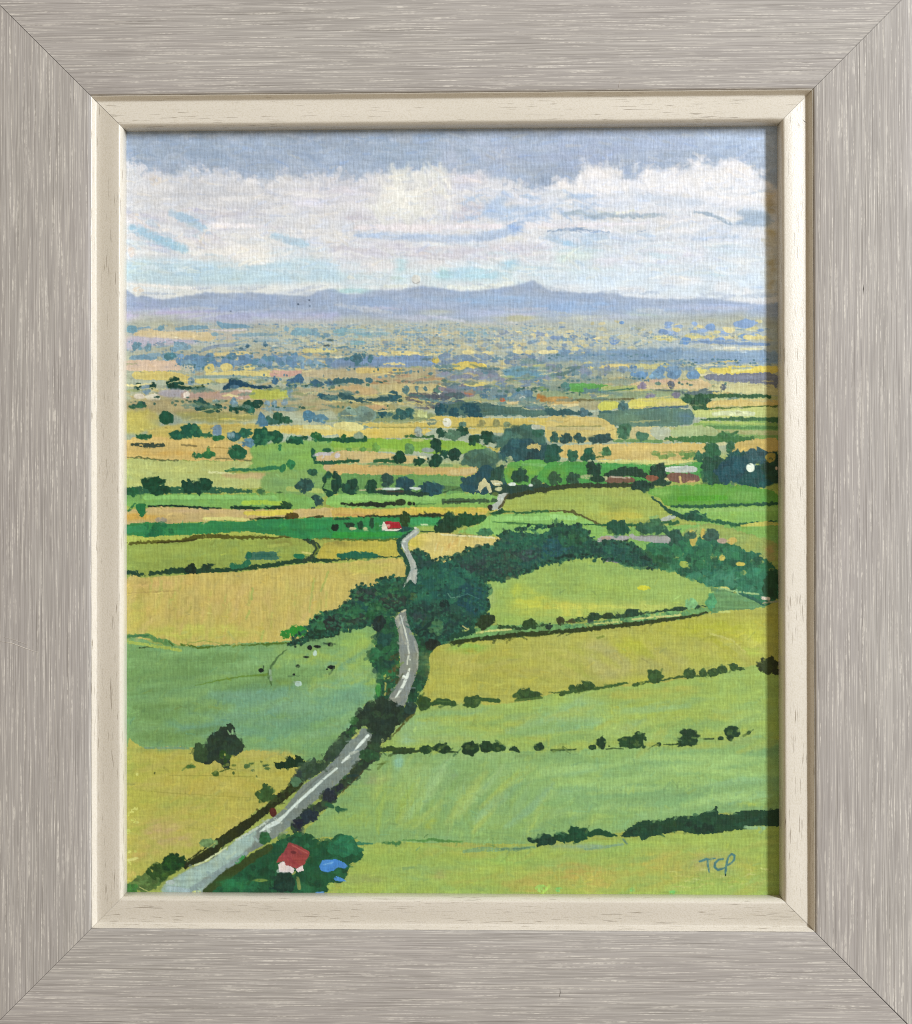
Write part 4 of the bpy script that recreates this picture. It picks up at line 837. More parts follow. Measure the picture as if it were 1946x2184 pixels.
# right
part('painted_far_plain')
T[0] = 'b3'
SC(0, 90, 800, 330, 60, (14, 40), (7, 15), ('#aab4a4', '#c2c0a0', '#8c9fb0', '#b8beb0', '#cfc8a2', '#7f97b2')); SC(0, 180, 400, 330, 40, (12, 30), (8, 16), ('#7c94ae', '#8aa0b4', '#cbc6a0', '#6f8aa8')); SC(900, 90, 1640, 260, 50, (16, 46), (8, 18), ('#7e9ec8', '#92acd0', '#cdc998', '#d4cc9c', '#8aa6cc'))
for (x, y, rx, ry, c) in ((505, 235, 46, 30, '#7494c2'), (1040, 235, 46, 26, '#6c94c6'), (1230, 130, 36, 26, '#7ea0cc'), (870, 170, 34, 22, '#7898c4'), (1500, 110, 80, 34, '#86a4cc'), (1300, 235, 50, 24, '#7898c6'), (560, 100, 20, 14, '#6f94c0'), (60, 215, 46, 16, '#7890b2'), (110, 335, 54, 34, '#7593b0')):
    B(x, y, rx, ry, c, dry=0.1)
for (x, y, rx, ry, c) in ((1385, 155, 42, 22, '#d6cd9c'), (870, 215, 70, 18, '#cfc98e'), (1120, 200, 72, 20, '#d0ca90'), (1560, 212, 90, 20, '#d6cc92'), (1230, 195, 40, 20, '#d2ca92'), (200, 300, 36, 16, '#d6cfa0'), (30, 322, 36, 14, '#dcd4a4'), (420, 300, 20, 20, '#d0ccaa')): B(x, y, rx, ry, c, dry=0.1)
S([(1080, 245), (1300, 248), (1680, 268)], [14, 30, 20], '#7a96bc', dry=0.1); S([(1260, 292), (1450, 298), (1640, 292)], [20, 26, 28], '#cad0cc', dry=0.2); S([(1340, 295), (1420, 290)], 16, '#e0dcc4', dry=0.2); S([(1470, 300), (1620, 300)], 16, '#dcd9b4')
P([(380, 310), (700, 300), (1000, 290), (1010, 380), (700, 400), (400, 390)], '#7e9ab6', rough=3, soft=2, dry=0.12); P([(1030, 310), (1300, 320), (1640, 320), (1740, 330), (1740, 410), (1100, 410)], '#8aa5c4', rough=3, soft=2, dry=0.08); P([(0, 350), (300, 330), (420, 330), (420, 390), (0, 400)], '#7f99ae', rough=3, soft=2, dry=0.15)
S([(620, 390), (900, 392)], 10, '#5f7a8c')
P([(0, 400), (600, 400), (1000, 400), (1000, 480), (0, 500)], '#9aa498', rough=3, soft=2, alpha=0.7); B(312, 425, 42, 28, '#d6c982'); S([(400, 430), (600, 438)], 40, '#d6c588', dry=0.12); S([(680, 432), (900, 428)], 44, '#c3be88', dry=0.2); B(1160, 465, 58, 26, '#e0d47a'); P([(1245, 440), (1450, 430), (1640, 428), (1740, 434), (1740, 482), (1500, 502), (1310, 492), (1235, 465)], '#e2cf6a', rough=1.2); S([(1400, 470), (1540, 450)], 20, '#eadf92', own=False)
SC(0, 430, 460, 540, 34, (16, 40), (16, 30), ('#7c8ea4', '#8590a4', '#6f8a94', '#8f9a98'))
for (x, y, rx, ry, c) in ((690, 505, 52, 36, '#6a91ba'), (835, 480, 44, 40, '#7093b6'), (955, 478, 42, 42, '#6d90b4'), (1100, 500, 42, 26, '#6a8db2'), (640, 450, 30, 26, '#5f81a6'), (560, 460, 36, 24, '#7d93a8'), (820, 510, 50, 20, '#7294b0')): TR(x, y, rx, ry, c, n=4, name=None)
P([(1200, 500), (1310, 490), (1480, 492), (1600, 478), (1740, 500), (1740, 595), (1640, 565), (1400, 552), (1200, 530)], '#7b8094', rough=2.2, var=0.08)
P([(0, 530), (700, 525), (700, 560), (400, 570), (0, 580)], '#8a9a90', rough=3, soft=2, alpha=0.8); P([(640, 565), (800, 540), (1100, 530), (1230, 560), (1200, 602), (900, 605), (680, 595)], '#d0ba94', rough=2); G_(900, 545, 180, 16, '#c9a898', 0.7); P([(1330, 560), (1640, 570), (1740, 595), (1740, 650), (1500, 640), (1250, 620), (1230, 590)], '#cbc496', rough=2.5, soft=1.4)
part('painted_field'); P([(150, 570), (290, 560), (430, 570), (440, 620), (200, 630)], '#5f9f54', rough=2); P([(430, 585), (700, 580), (700, 610), (440, 625)], '#aab274', rough=2); part('painted_far_plain'); TR(135, 592, 26, 34, '#4f7b79', n=3, name=None); S([(240, 632), (440, 622), (650, 600)], 12, '#43705d')
P([(0, 620), (400, 640), (800, 610), (1100, 620), (1300, 640), (1200, 670), (650, 675), (0, 670)], '#8f9e7e', rough=2.5, soft=2, var=0.08)
for (x, y, rx, ry, c) in ((715, 580, 32, 26, '#8a7f98'), (935, 575, 28, 24, '#585e6a'), (775, 655, 36, 20, '#7d7a92'), (975, 650, 34, 20, '#7d7a90'), (1330, 590, 20, 22, '#5c6470'), (1180, 630, 120, 20, '#5c6f74')): TR(x, y, rx, ry, c, n=3, name=None)
S([(820, 610), (1000, 625)], 12, '#5c6c68'); S([(0, 686), (300, 690), (650, 680)], 14, '#66603f', dry=0.05); B(60, 690, 110, 28, '#b08a52', own=False); S([(30, 735), (130, 732), (230, 725)], [26, 36, 16], '#e2cfa0'); S([(0, 715), (240, 705)], 20, '#cfb078'); P([(240, 700), (400, 700), (380, 760), (250, 750)], '#a8a284', rough=2, soft=2)
part('painted_field'); P([(380, 720), (420, 692), (530, 700), (525, 750), (430, 776), (380, 756)], '#c9c663', rough=1.3); part('painted_field'); P([(600, 722), (660, 682), (850, 676), (1030, 682), (1050, 732), (960, 748), (700, 758), (620, 752)], '#d0c66c', rough=1.2); G_(920, 715, 120, 30, '#d2c288', 0.8)
TR(1130, 690, 100, 46, '#234f38', lights=('#3f6a3c',), n=12); TR(1165, 745, 60, 34, '#2a563a', n=7); TR(570, 750, 38, 42, '#4b7075', n=5); part('painted_hedge'); S([(740, 752), (850, 750), (990, 742), (1060, 735)], [18, 22, 14, 20], '#44637a'); S([(1200, 660), (1400, 655), (1690, 660)], [26, 30, 26], '#2f5b39', rough=1.6)
part('painted_field'); P([(1220, 702), (1350, 690), (1500, 682), (1740, 690), (1740, 736), (1500, 742), (1235, 758)], '#d3ba78', rough=1.3); S([(1240, 752), (1500, 745), (1740, 735)], 14, '#4f6a34')
part('painted_field'); P([(1100, 765), (1300, 760), (1740, 745), (1740, 820), (1400, 825), (1160, 825), (1100, 800)], '#c6cb84', rough=1.5); S([(1260, 795), (1400, 788), (1560, 795)], [30, 44, 34], '#d3d6b2', own=False, dry=0.08)
part('painted_hedge'); S([(1160, 838), (1400, 832), (1740, 842)], [14, 26, 44], '#3f6a46', rough=1.1); part('painted_field'); P([(1150, 850), (1400, 852), (1740, 865), (1740, 1000), (1400, 960), (1100, 900)], '#88a862', rough=2); S([(1160, 855), (1400, 862), (1640, 870)], [16, 26, 14], '#b0c26e', own=False); S([(1250, 930), (1740, 940)], 34, '#a8a878', dry=0.15, own=False); S([(1200, 895), (1740, 900)], 26, '#5f8c54', dry=0.1, own=False)
part('painted_wood'); P([(370, 805), (500, 772), (760, 752), (1080, 762), (1092, 862), (1000, 885), (700, 895), (500, 885)], '#5c7b71', rough=2, var=0.08, grain='n'); G_(1040, 830, 60, 40, '#5a7d9c', 0.85); G_(600, 830, 120, 40, '#6f8a70', 0.6)
part('painted_hedge'); S([(0, 775), (60, 790), (130, 775), (190, 790), (330, 800)], [40, 54, 50, 40, 30], '#33595f', rough=2); TR(265, 778, 36, 28, '#4f6f7c', n=3, name=None); S([(390, 778), (470, 778)], 18, '#3f6466')
part('painted_field'); P([(0, 822), (200, 815), (380, 822), (470, 865), (550, 930), (530, 985), (300, 1005), (0, 1005)], '#d0b878', rough=1.8); S([(60, 890), (200, 892), (400, 888)], 10, '#8c8c58', dry=0.1); S([(0, 905), (420, 905)], 26, '#c2b284', own=False, dry=0.3)
part('painted_field'); P([(560, 900), (800, 895), (960, 900), (1000, 1000), (560, 1000)], '#b9b682', rough=2); P([(625, 905), (790, 895), (800, 970), (720, 960), (640, 985)], '#d0bd8c', rough=1.2); P([(790, 898), (880, 893), (935, 915), (930, 962), (870, 995), (790, 962)], '#b6b9a8', rough=1.0); P([(960, 900), (1100, 880), (1250, 900), (1300, 960), (960, 970)], '#aeb98a', rough=2)
TR(580, 930, 46, 54, '#406b54', n=7); part('painted_hedge'); S([(500, 1000), (700, 1000), (860, 1005)], 24, '#6a8f5c', dry=0.1); S([(900, 985), (1100, 990), (1300, 985), (1550, 985)], [30, 50, 66, 40], '#3f6f3e', rough=1.8); TR(1380, 958, 70, 28, '#3a6a40', n=6, name=None)
for (x, y, rx, ry, c) in ((40, 975, 34, 40, '#2f5a52'), (130, 982, 46, 36, '#2a4b4a'), (235, 982, 42, 36, '#2c4d4c'), (400, 982, 74, 36, '#2a4a4c'), (710, 965, 46, 34, '#45715b')): TR(x, y, rx, ry, c, n=6)
part('painted_field'); P([(60, 1045), (300, 1030), (500, 1022), (1200, 1020), (1240, 1060), (1200, 1100), (1100, 1145), (800, 1150), (380, 1140), (100, 1130)], '#d4b678', rough=1.6); G_(200, 1080, 130, 30, '#dcbc74', 0.6); part('painted_field'); P([(1400, 1030), (1500, 1000), (1740, 980), (1740, 1120), (1500, 1100), (1400, 1090)], '#d2b16c', rough=1.6); S([(1220, 1035), (1340, 1020)], 26, '#cfc6a0', dry=0.15)
SC(790, 1085, 960, 1130, 9, (18, 30), (12, 20), ('#6f8c4e', '#7d9656', '#86985a')); SC(1010, 1085, 1130, 1130, 8, (18, 28), (14, 22), ('#5f8448', '#7a9656')); S([(780, 1090), (1130, 1080)], 10, '#a09a5c', dry=0.3)
for (x, y, rx, ry, c) in ((50, 1085, 60, 60, '#1f5046'), (180, 1105, 36, 42, '#2a5c48'), (302, 1112, 46, 50, '#1d5340'), (440, 1090, 34, 38, '#3c6a48'), (20, 1140, 60, 30, '#1f5040')): TR(x, y, rx, ry, c, n=6)
part('painted_hedge'); S([(370, 1128), (420, 1118)], 14, '#5a6a34'); part('painted_field'); P([(350, 1152), (700, 1145), (1100, 1150), (1000, 1172), (700, 1184)], '#ddd18c', rough=1.0)
part('painted_field'); P([(0, 1172), (300, 1162), (700, 1180), (1000, 1180), (1100, 1165), (1180, 1160), (1180, 1260), (1000, 1310), (0, 1340)], '#4d954a', rough=1.6); G_(560, 1190, 200, 26, '#4fa058', 0.7); G_(60, 1260, 90, 60, '#6a9c40', 0.6); S([(1000, 1180), (1090, 1170)], 16, '#8fb07a', dry=0.2)
TR(1240, 1090, 62, 62, '#255a3d', n=10); TR(1390, 1052, 34, 40, '#2a5a40', n=5); TR(1160, 1122, 48, 34, '#2a5f48', n=5); TR(1450, 1150, 100, 78, '#174a48', n=14); TR(1600, 1120, 90, 56, '#2a4f58', n=12); TR(1250, 1230, 90, 104, '#1b4838', n=16); TR(1420, 1235, 120, 98, '#154552', n=18); TR(1610, 1265, 130, 86, '#12484a', n=16); TR(1700, 1200, 60, 100, '#1c4234', n=10)
B(1690, 1125, 34, 40, '#a8954c', dry=0.2); part('painted_white_spot'); B(1540, 1205, 32, 35, '#f0f1ec', rough=0.12, soft=0.15); B(1737, 1210, 10, 16, '#d8b8ac')
TR(350, 1220, 54, 60, '#15392c', n=8); part('painted_hedge'); S([(440, 1265), (560, 1235), (640, 1235), (740, 1265)], [40, 80, 70, 50], '#1c3b2c', rough=2); TR(840, 1235, 62, 64, '#16382c', n=9)
part('painted_farmhouse'); P([(440, 1285), (480, 1272), (640, 1280), (640, 1318), (450, 1318)], '#775649', rough=1); S([(470, 1275), (620, 1280)], 12, '#b8a498'); part('painted_farmhouse'); P([(745, 1270), (830, 1268), (840, 1298), (760, 1305)], '#8a5642', rough=1)
part('painted_farmhouse'); P([(900, 1275), (945, 1242), (1130, 1258), (1132, 1312), (950, 1315)], '#78554a', rough=1); P([(880, 1300), (905, 1280), (925, 1312)], '#d6c492', rough=0.6); S([(1000, 1275), (1012, 1318)], 16, '#d0b272'); S([(1060, 1312), (1110, 1308)], 14, '#cfa078')
part('painted_white_roof'); P([(888, 1212), (930, 1195), (1110, 1194), (1116, 1236), (920, 1238)], '#c6c8ca', rough=0.7); S([(900, 1205), (1000, 1198)], 8, '#e0e2e2')
TR(55, 1290, 46, 46, '#2f5138', n=6); TR(190, 1292, 50, 44, '#2a4b3b', n=6); B(290, 1275, 44, 18, '#a0ab7c', dry=0.25); B(430, 1285, 24, 18, '#b9b890', dry=0.2); B(375, 1290, 60, 24, '#1a3c2e')

part('painted_far_plain')
for k in range(30):
    y = 712 + (k / 40) ** 1.1 * 170; f = (y - 700) / 170; x = rnd.uniform(265, 1450)
    FLECKS(y, x, min(1640, x + rnd.uniform(60, 330)), 5 + 7 * f, (1.5 + f, 3.2 + 3.5 * f), (1.0 + 0.8 * f, 2.0 + 2.4 * f),
           ('#7d9cb0', '#6f93aa', '#8aa4b4') if f < 0.3 else (('#54788c', '#4a7280', '#668a9c', '#5c7f88') if f < 0.65 else ('#2f5c5c', '#3c6866', '#27524e', '#4a7470')), 0.3)
PULLS(70, (270, 770, 1640, 900), 0.0, 0.05, (18, 80), (2, 5), ('#d9c88e', '#cdbd7c', '#c2b88a', '#dccf9c', '#a9a878', '#97a078'), 0.8, 0.2, 0.7)

# blue-green woods through the middle of the plain
PULLS(60, (880, 765, 1330, 870), 0.0, 0.12, (14, 50), (5, 11), ('#5f7f86', '#546f78', '#6c8a8c', '#4c6c70', '#7a8c88', '#6a7f94'), 0.7, 0.2, 1.2)
PULLS(40, (400, 800, 760, 870), 0.0, 0.12, (14, 46), (5, 10), ('#6f8a80', '#5f7f7c', '#7f9484', '#8a9670'), 0.6, 0.25, 1.2)
PULLS(36, (1250, 740, 1640, 790), 0.0, 0.08, (14, 60), (4, 9), ('#7c97b4', '#6d8cae', '#8aa2b8', '#7f93a6'), 0.7, 0.2, 1.0)
PULLS(60, (540, 695, 1640, 735), 0.0, 0.05, (30, 110), (3, 7), ('#b6bdb2', '#b0bcc0', '#bdc0b0', '#a9b8c0'), 0.45, 0.2, 1.2)
# ---- middle distance, right
T[0] = 'b3'
part('painted_field'); P([(1440, 1660, 'b2'), (1500, 1605, 'b2'), (1800, 1545, 'b2'), (100, 1372), (350, 1352), (650, 1358), (720, 1380), (900, 1510), (930, 1550), (800, 1590), (400, 1640), (390, 1650), (200, 1560), (0, 1540), (1440, 1710, 'b2')],
  '#a3ae5a', rough=1.4, var=0.06); G_(560, 1570, 150, 60, '#c0b452', 0.75); G_(250, 1430, 260, 40, '#9cae60', 0.6); G_(500, 1400, 200, 40, '#a5a85e', 0.5)
part('painted_hedge'); S([(1440, 1610, 'b2'), (1620, 1565, 'b2'), (1820, 1530, 'b2'), (150, 1345), (400, 1338), (650, 1338)], [30, 36, 40, 36, 34, 36], '#2f3b25', rough=1.5); TR(720, 1345, 78, 40, '#12352c', n=8, name=None); TR(860, 1315, 60, 26, '#1c3f30', n=4, name=None)
part('painted_field'); P([(750, 1390), (850, 1355), (950, 1340), (1300, 1330), (1400, 1335), (1640, 1360), (1740, 1400), (1740, 1475), (1500, 1490), (950, 1500), (850, 1440)], '#619a40', rough=1.8); G_(850, 1385, 90, 36, '#8cb65e', 0.8); G_(1500, 1420, 160, 50, '#7aa85a', 0.6); S([(1000, 1440), (1350, 1430)], 40, '#549a2c', dry=0.2, own=False)
part('painted_field'); P([(930, 1500), (1300, 1495), (1740, 1485), (1740, 1640), (1200, 1640), (1000, 1560)], '#8ab25e', rough=1.5); S([(1000, 1530), (1740, 1520)], 30, '#96ba6a', dry=0.2, own=False)
part('painted_hedge'); S([(940, 1500), (1200, 1500), (1400, 1490), (1740, 1478)], [20, 28, 24, 26], '#1f5239', rough=1.3)
T[0] = 'c3'
part('painted_field'); P([(0, 125), (180, 118), (390, 212), (300, 215), (0, 212)], '#94be68', rough=1.0); S([(20, 150), (200, 160)], 40, '#a0cc80', dry=0.25, own=False)
part('painted_hedge'); S([(0, 112), (100, 105), (180, 112), (300, 165), (400, 215)], [8, 12, 22, 14, 18], '#56552c', rough=1.2); S([(0, 212), (300, 212), (600, 216), (760, 205), (930, 190)], [12, 14, 22, 22, 20], '#245a37', rough=1.2)
part('painted_field'); P([(0, 215), (400, 225), (700, 225), (1000, 215), (1300, 200), (1740, 200), (1740, 420), (1000, 420), (0, 420)], '#86b060', rough=2); G_(1500, 260, 200, 50, '#7aa04e', 0.7)
part('painted_hedge'); S([(790, 5), (850, 50), (900, 92), (960, 128), (1060, 165)], [14, 22, 26, 34, 34], '#1c4a39', rough=1.2); TR(1120, 148, 80, 36, '#1d5240', n=8, name=None); S([(1180, 175), (1300, 188), (1450, 212), (1600, 195), (1740, 186)], [34, 26, 26, 18, 14], '#205a3d', rough=1.4)
part('painted_field'); P([(1470, 215), (1640, 185), (1740, 195), (1740, 215), (1520, 225)], '#c6bd62', rough=1.0); part('painted_white_barn'); P([(850, 175), (900, 150), (960, 140), (965, 160), (900, 185)], '#bcbdb8', rough=0.8); S([(780, 160), (830, 150)], 26, '#8fb070', dry=0.2); S([(930, 205), (990, 190)], 26, '#2a5c3a')
part('painted_scrub'); P([(1010, 290), (1100, 230), (1250, 205), (1400, 240), (1640, 320), (1740, 360), (1740, 560), (1500, 560), (1300, 480), (1100, 430)], '#8d9c5a', rough=3, var=0.12); G_(1690, 430, 50, 70, '#b59a66', 0.8); G_(1560, 360, 110, 40, '#a5a85a', 0.7)
# ---- the big wood around the road
WOOD = [(640, 500, 'c2'), (680, 462, 'c2'), (740, 455, 'c2'), (800, 520, 'c2'), (880, 560, 'c2'), (920, 512, 'c2'), (1000, 530, 'c2'), (1060, 500, 'c2'), (1130, 442, 'c2'), (1280, 430, 'c2'), (1380, 418, 'c2'), (1385, 370, 'c2'),
        (1450, 302, 'c2'), (1600, 270, 'c2'), (1780, 262, 'c2'), (100, 215, 'c3'), (220, 222, 'c3'), (290, 262, 'c3'), (330, 305, 'c3'), (350, 362, 'c3'), (400, 340, 'c3'), (560, 345, 'c3'), (650, 372, 'c3'), (700, 420, 'c3'),
        (760, 470, 'c3'), (820, 545, 'c3'), (650, 502, 'c3'), (560, 490, 'c3'), (430, 455, 'c3'), (280, 458, 'c3'), (150, 462, 'c3'), (0, 502, 'c3'), (1780, 575, 'c2'), (1700, 605, 'c2'), (1580, 650, 'c2'), (1450, 662, 'c2'), (1440, 710, 'c2'),
        (1310, 702, 'c2'), (1282, 745, 'c2'), (1302, 900, 'c2'), (1300, 985, 'c2'), (1220, 1060, 'c2'), (1000, 1195, 'c2'), (900, 1250, 'c2'), (850, 1295, 'c2'), (760, 1275, 'c2'), (700, 1205, 'c2'), (640, 1100, 'c2'), (600, 970, 'c2'), (420, 985, 'c2'),
        (300, 1085, 'c2'), (200, 1112, 'c2'), (0, 1162, 'c2'), (-180, 1190, 'c2'), (-360, 1270, 'c2'), (-380, 1230, 'c2'), (-200, 1090, 'c2'), (-120, 1010, 'c2'), (0, 968, 'c2'), (130, 890, 'c2'), (160, 790, 'c2'), (250, 750, 'c2'), (340, 790, 'c2'), (360, 722, 'c2'), (430, 700, 'c2'),
        (500, 685, 'c2'), (590, 690, 'c2'), (605, 745, 'c2'), (660, 720, 'c2'), (695, 600, 'c2')]
T[0] = 'c3'
# green field on the right, behind the wood's edge
part('painted_field'); P([(1285, 740, 'c2'), (1310, 705, 'c2'), (1450, 680, 'c2'), (1600, 640, 'c2'), (1800, 560, 'c2'), (120, 455), (280, 445), (430, 455), (600, 495), (800, 545), (1000, 595), (1150, 645), (1230, 690), (1250, 780), (1230, 830), (1000, 850), (840, 880), (700, 895), (400, 920), (0, 985),
   (1800, 1080, 'c2'), (1600, 1100, 'c2'), (1400, 1095, 'c2'), (1360, 1030, 'c2'), (1290, 990, 'c2')], '#9cb262', rough=1.2, var=0.05)
G_(450, 560, 330, 70, '#98b466', 0.7); G_(900, 680, 250, 80, '#a3b968', 0.6); G_(200, 850, 330, 60, '#cdc75e', 0.8); G_(700, 830, 260, 36, '#c2c46a', 0.7); G_(500, 700, 200, 60, '#a8bc5a', 0.5)
T[0] = 'c2'; G_(1650, 900, 150, 110, '#cdc952', 0.75); G_(1550, 800, 60, 80, '#bfc44e', 0.6); G_(1420, 740, 110, 50, '#9cba6c', 0.6); G_(1500, 1050, 150, 34, '#a3bc60', 0.6); G_(1330, 860, 40, 90, '#a8b878', 0.6)
T[0] = 'c3'; B(730, 690, 60, 20, '#cfc83e', dry=0.35, own=False)
part('painted_tree_belt'); P([(350, 362), (400, 342), (560, 346), (650, 372), (700, 420), (780, 345), (870, 345), (920, 260), (960, 250), (1020, 300), (1080, 262), (1140, 300), (1200, 250), (1290, 270), (1300, 340), (1400, 360), (1500, 400), (1600, 440), (1700, 500), (1750, 560), (1750, 800), (1640, 822), (1450, 742), (1280, 692), (1150, 642), (1000, 592), (820, 542), (650, 500), (580, 488), (430, 452)],
  '#2c6a4e', rough=2.6, var=0.12, grain='n')
BELT = [(700, 420), (900, 340), (1020, 320), (1200, 330), (1400, 380), (1600, 460), (1740, 580), (1740, 780), (1600, 780), (1400, 700), (1150, 620), (820, 530)]
LEAF(BELT, ('#4a8464', '#5c9068', '#7a9c5c', '#a8a85c'), 60, (8, 22), dry=0.4, alpha=0.7)
LEAF(BELT, ('#1f5240', '#2f7454', '#245c48', '#3a7c5c', '#1a4636', '#357a52'), 150, (14, 44))
LEAF([(380, 360), (560, 350), (680, 400), (820, 440), (980, 520), (820, 530), (600, 480)], ('#1a4030', '#21482f', '#2c5a38', '#173a30'), 50, (14, 36))
LEAF([(1000, 590), (1300, 560), (1500, 640), (1640, 700), (1640, 800), (1400, 720)], ('#3f7f66', '#347560', '#2c6a56', '#4a8a72'), 50, (14, 40), dry=0.35)
for (x, y, rx, ry, c) in ((1100, 310, 30, 60, '#c9b25e'), (1040, 510, 36, 28, '#a9b85a'), (1325, 465, 26, 22, '#cdbb62'), (1465, 510, 40, 20, '#ccb85c'), (1200, 300, 26, 26, '#cdb25c'), (1340, 705, 40, 20, '#d0c878'), (1515, 652, 16, 14, '#cfcf90'), (1400, 330, 40, 26, '#c6aa5e'), (1180, 280, 20, 40, '#d0b45c')): B(x, y, rx, ry, c, dry=0.12, own=False)
part('painted_stone'); B(1320, 335, 40, 18, '#b59a90', dry=0.2)
for (x, y, rx, ry, c) in ((1240, 290, 56, 44, '#33544a'), (960, 315, 56, 66, '#274f42'), (1080, 290, 46, 26, '#3a5f4c'), (800, 240, 110, 44, '#2f5b46'), (820, 200, 50, 30, '#3c6a4c'), (1560, 620, 100, 80, '#2f7058'), (1700, 680, 50, 100, '#1f4a30')): TR(x, y, rx, ry, c, n=10)
part('painted_stone_wall'); P([(360, 352), (400, 300), (470, 295), (610, 298), (600, 328), (480, 332), (410, 345)], '#ada2a8', rough=1.0); part('painted_stone_wall'); P([(610, 285), (650, 285), (690, 302), (910, 300), (912, 350), (800, 345), (720, 335), (640, 318)], '#a9a5ac', rough=1.0); S([(700, 295), (900, 292)], 8, '#7a7a7c')
B(440, 312, 40, 12, '#b0948c', own=False, dry=0.2); TR(525, 245, 74, 58, '#1e4f3d', n=10); part('painted_stone'); P([(420, 460), (480, 450), (550, 458), (590, 488), (520, 502), (440, 488)], '#ab989f', rough=0.8)
part('painted_wood')
T[0] = 'c2'
P(WOOD, '#1f4f45', rough=2.2, var=0.12, grain='n', sm=False, thick=0.8)
LEAF(WOOD, ('#3a7058', '#336650', '#457a5e'), 130, (10, 26), dry=0.4, alpha=0.5)
LEAF(WOOD, ('#1a443c', '#235a4e', '#1c4a3c', '#28604e', '#16383a', '#2a6450', '#1f4d4c'), 420, (22, 70))
for (pts, cols, n) in (([(1050, 500), (1350, 430), (1650, 470), (1700, 590), (1420, 690), (1280, 690), (1150, 600)], ('#2b3c3e', '#2f4444', '#233a3a', '#34463f'), 60),
                       ([(640, 470), (1000, 540), (1250, 720), (1290, 960), (1000, 1000), (760, 900), (680, 620)], ('#235c58', '#2a6858', '#1f5450', '#2f6f5c', '#1c4c4c'), 90),
                       ([(1080, 750), (1280, 760), (1300, 980), (1050, 1010)], ('#1a4552', '#16403f', '#1f4c58'), 30),
                       ([(640, 930), (1000, 900), (1150, 1020), (900, 1220), (740, 1240)], ('#1b3434', '#223f34', '#16302e', '#2a5244', '#1f3a3c'), 70),
                       ([(350, 720), (600, 700), (680, 800), (620, 950), (400, 980)], ('#22503c', '#2c5f40', '#1c4236', '#33503c'), 44),
                       ([(1450, 310), (1820, 280), (1820, 420), (1500, 420)], ('#21564a', '#2a6450', '#1c4a40'), 40),
                       ([(1600, 420), (1820, 400), (1820, 550), (1620, 590)], ('#1f4f52', '#1e4c52', '#24544c'), 22)):
    LEAF(pts, cols, n, (18, 52))
TR(250, 812, 92, 66, '#29393a', n=16); TR(110, 1040, 150, 60, '#263c36', lights=('#38403a',), n=20); TR(480, 890, 110, 50, '#2c3a36', lights=('#3f423c',), n=16); TR(340, 980, 80, 70, '#1f5034', n=12); TR(130, 970, 90, 56, '#2a6044', n=12); TR(1180, 560, 110, 70, '#2c3d40', n=16); TR(1650, 500, 70, 50, '#33464a', n=10)
TR(940, 910, 40, 30, '#132c2c', n=4, name=None); TR(860, 1110, 54, 60, '#436c4c', n=7, name=None); TR(720, 1020, 60, 34, '#2f4448', n=6, name=None); TR(660, 850, 36, 28, '#3c5a3c', n=5, name=None); TR(-60, 1110, 110, 50, '#33704a', n=12); TR(-100, 1170, 90, 36, '#1c3a2c', n=8); TR(-20, 1070, 50, 40, '#232f30', n=6)
S([(960, 825), (990, 860), (1060, 850)], 8, '#6f9a8c', alpha=0.8); S([(1060, 850), (1130, 825), (1230, 870)], 6, '#4f8078', alpha=0.8)
T[0] = 'c3'; TR(60, 385, 110, 60, '#1f4c54', n=14, name=None); TR(200, 300, 110, 70, '#245540', lights=('#3a6a44',), n=16, name=None); S([(0, 490), (130, 450), (300, 440), (420, 455)], [16, 22, 20, 14], '#123028')
# ---- left middle fields
part('painted_field')
T[0] = 'c1'
P([(40, 240), (180, 215), (350, 222), (600, 226), (800, 202), (1100, 205), (1200, 186), (1440, 185), (1820, 185), (600, 160, 'c2'), (880, 158, 'c2'), (910, 240, 'c2'), (700, 262, 'c2'), (560, 350, 'c2'), (0, 350, 'c2'), (1300, 335), (1000, 305), (600, 325), (200, 345), (40, 312)], '#31814f', rough=1.3, var=0.07)
LEAF([(180, 215), (350, 225), (450, 300), (400, 330), (190, 330)], ('#176545', '#1f6e48', '#135a3e'), 16, (20, 40), dry=0.1); S([(1650, 315), (1820, 310)], 44, '#3f9a52', own=False); S([(60, 280), (180, 270)], 60, '#35885a', own=False, dry=0.1)
part('painted_field'); P([(40, 320), (200, 345), (420, 330), (800, 310), (1000, 295), (1300, 320), (1300, 350), (700, 360), (200, 400), (40, 405)], '#b4bb5e', rough=1.8, dry=0.05)
part('painted_field'); P([(40, 410), (300, 395), (600, 380), (800, 365), (1300, 350), (1480, 355), (1620, 430), (1640, 490), (1500, 560), (900, 640), (300, 690), (40, 690)], '#99a655', rough=1.5, var=0.05); G_(1400, 385, 170, 34, '#8a8b46', 0.85); G_(500, 450, 330, 40, '#9fab5a', 0.6); G_(800, 560, 330, 30, '#929f52', 0.6); S([(1250, 420), (1420, 405)], 24, '#a9b05c', own=False)
part('painted_hedge'); S([(60, 395), (250, 382), (500, 376), (560, 360), (630, 342), (800, 335), (1000, 345), (1290, 345), (1440, 335)], [20, 28, 26, 40, 36, 40, 28, 24, 18], '#57561f', rough=1.5, dry=0.08); S([(300, 390), (500, 380), (640, 360)], 14, '#3a3814')
part('painted_hedge'); S([(50, 640), (120, 650), (190, 668)], [40, 44, 20], '#1b4030', rough=2, dry=0.1); part('painted_hedge'); S([(240, 655), (450, 628), (650, 632), (900, 622), (1200, 592), (1400, 560), (1600, 538), (1820, 542), (280, 515, 'c2'), (560, 505, 'c2')], [30, 50, 40, 36, 44, 40, 40, 24, 14, 14], '#1d402d', rough=1.6)
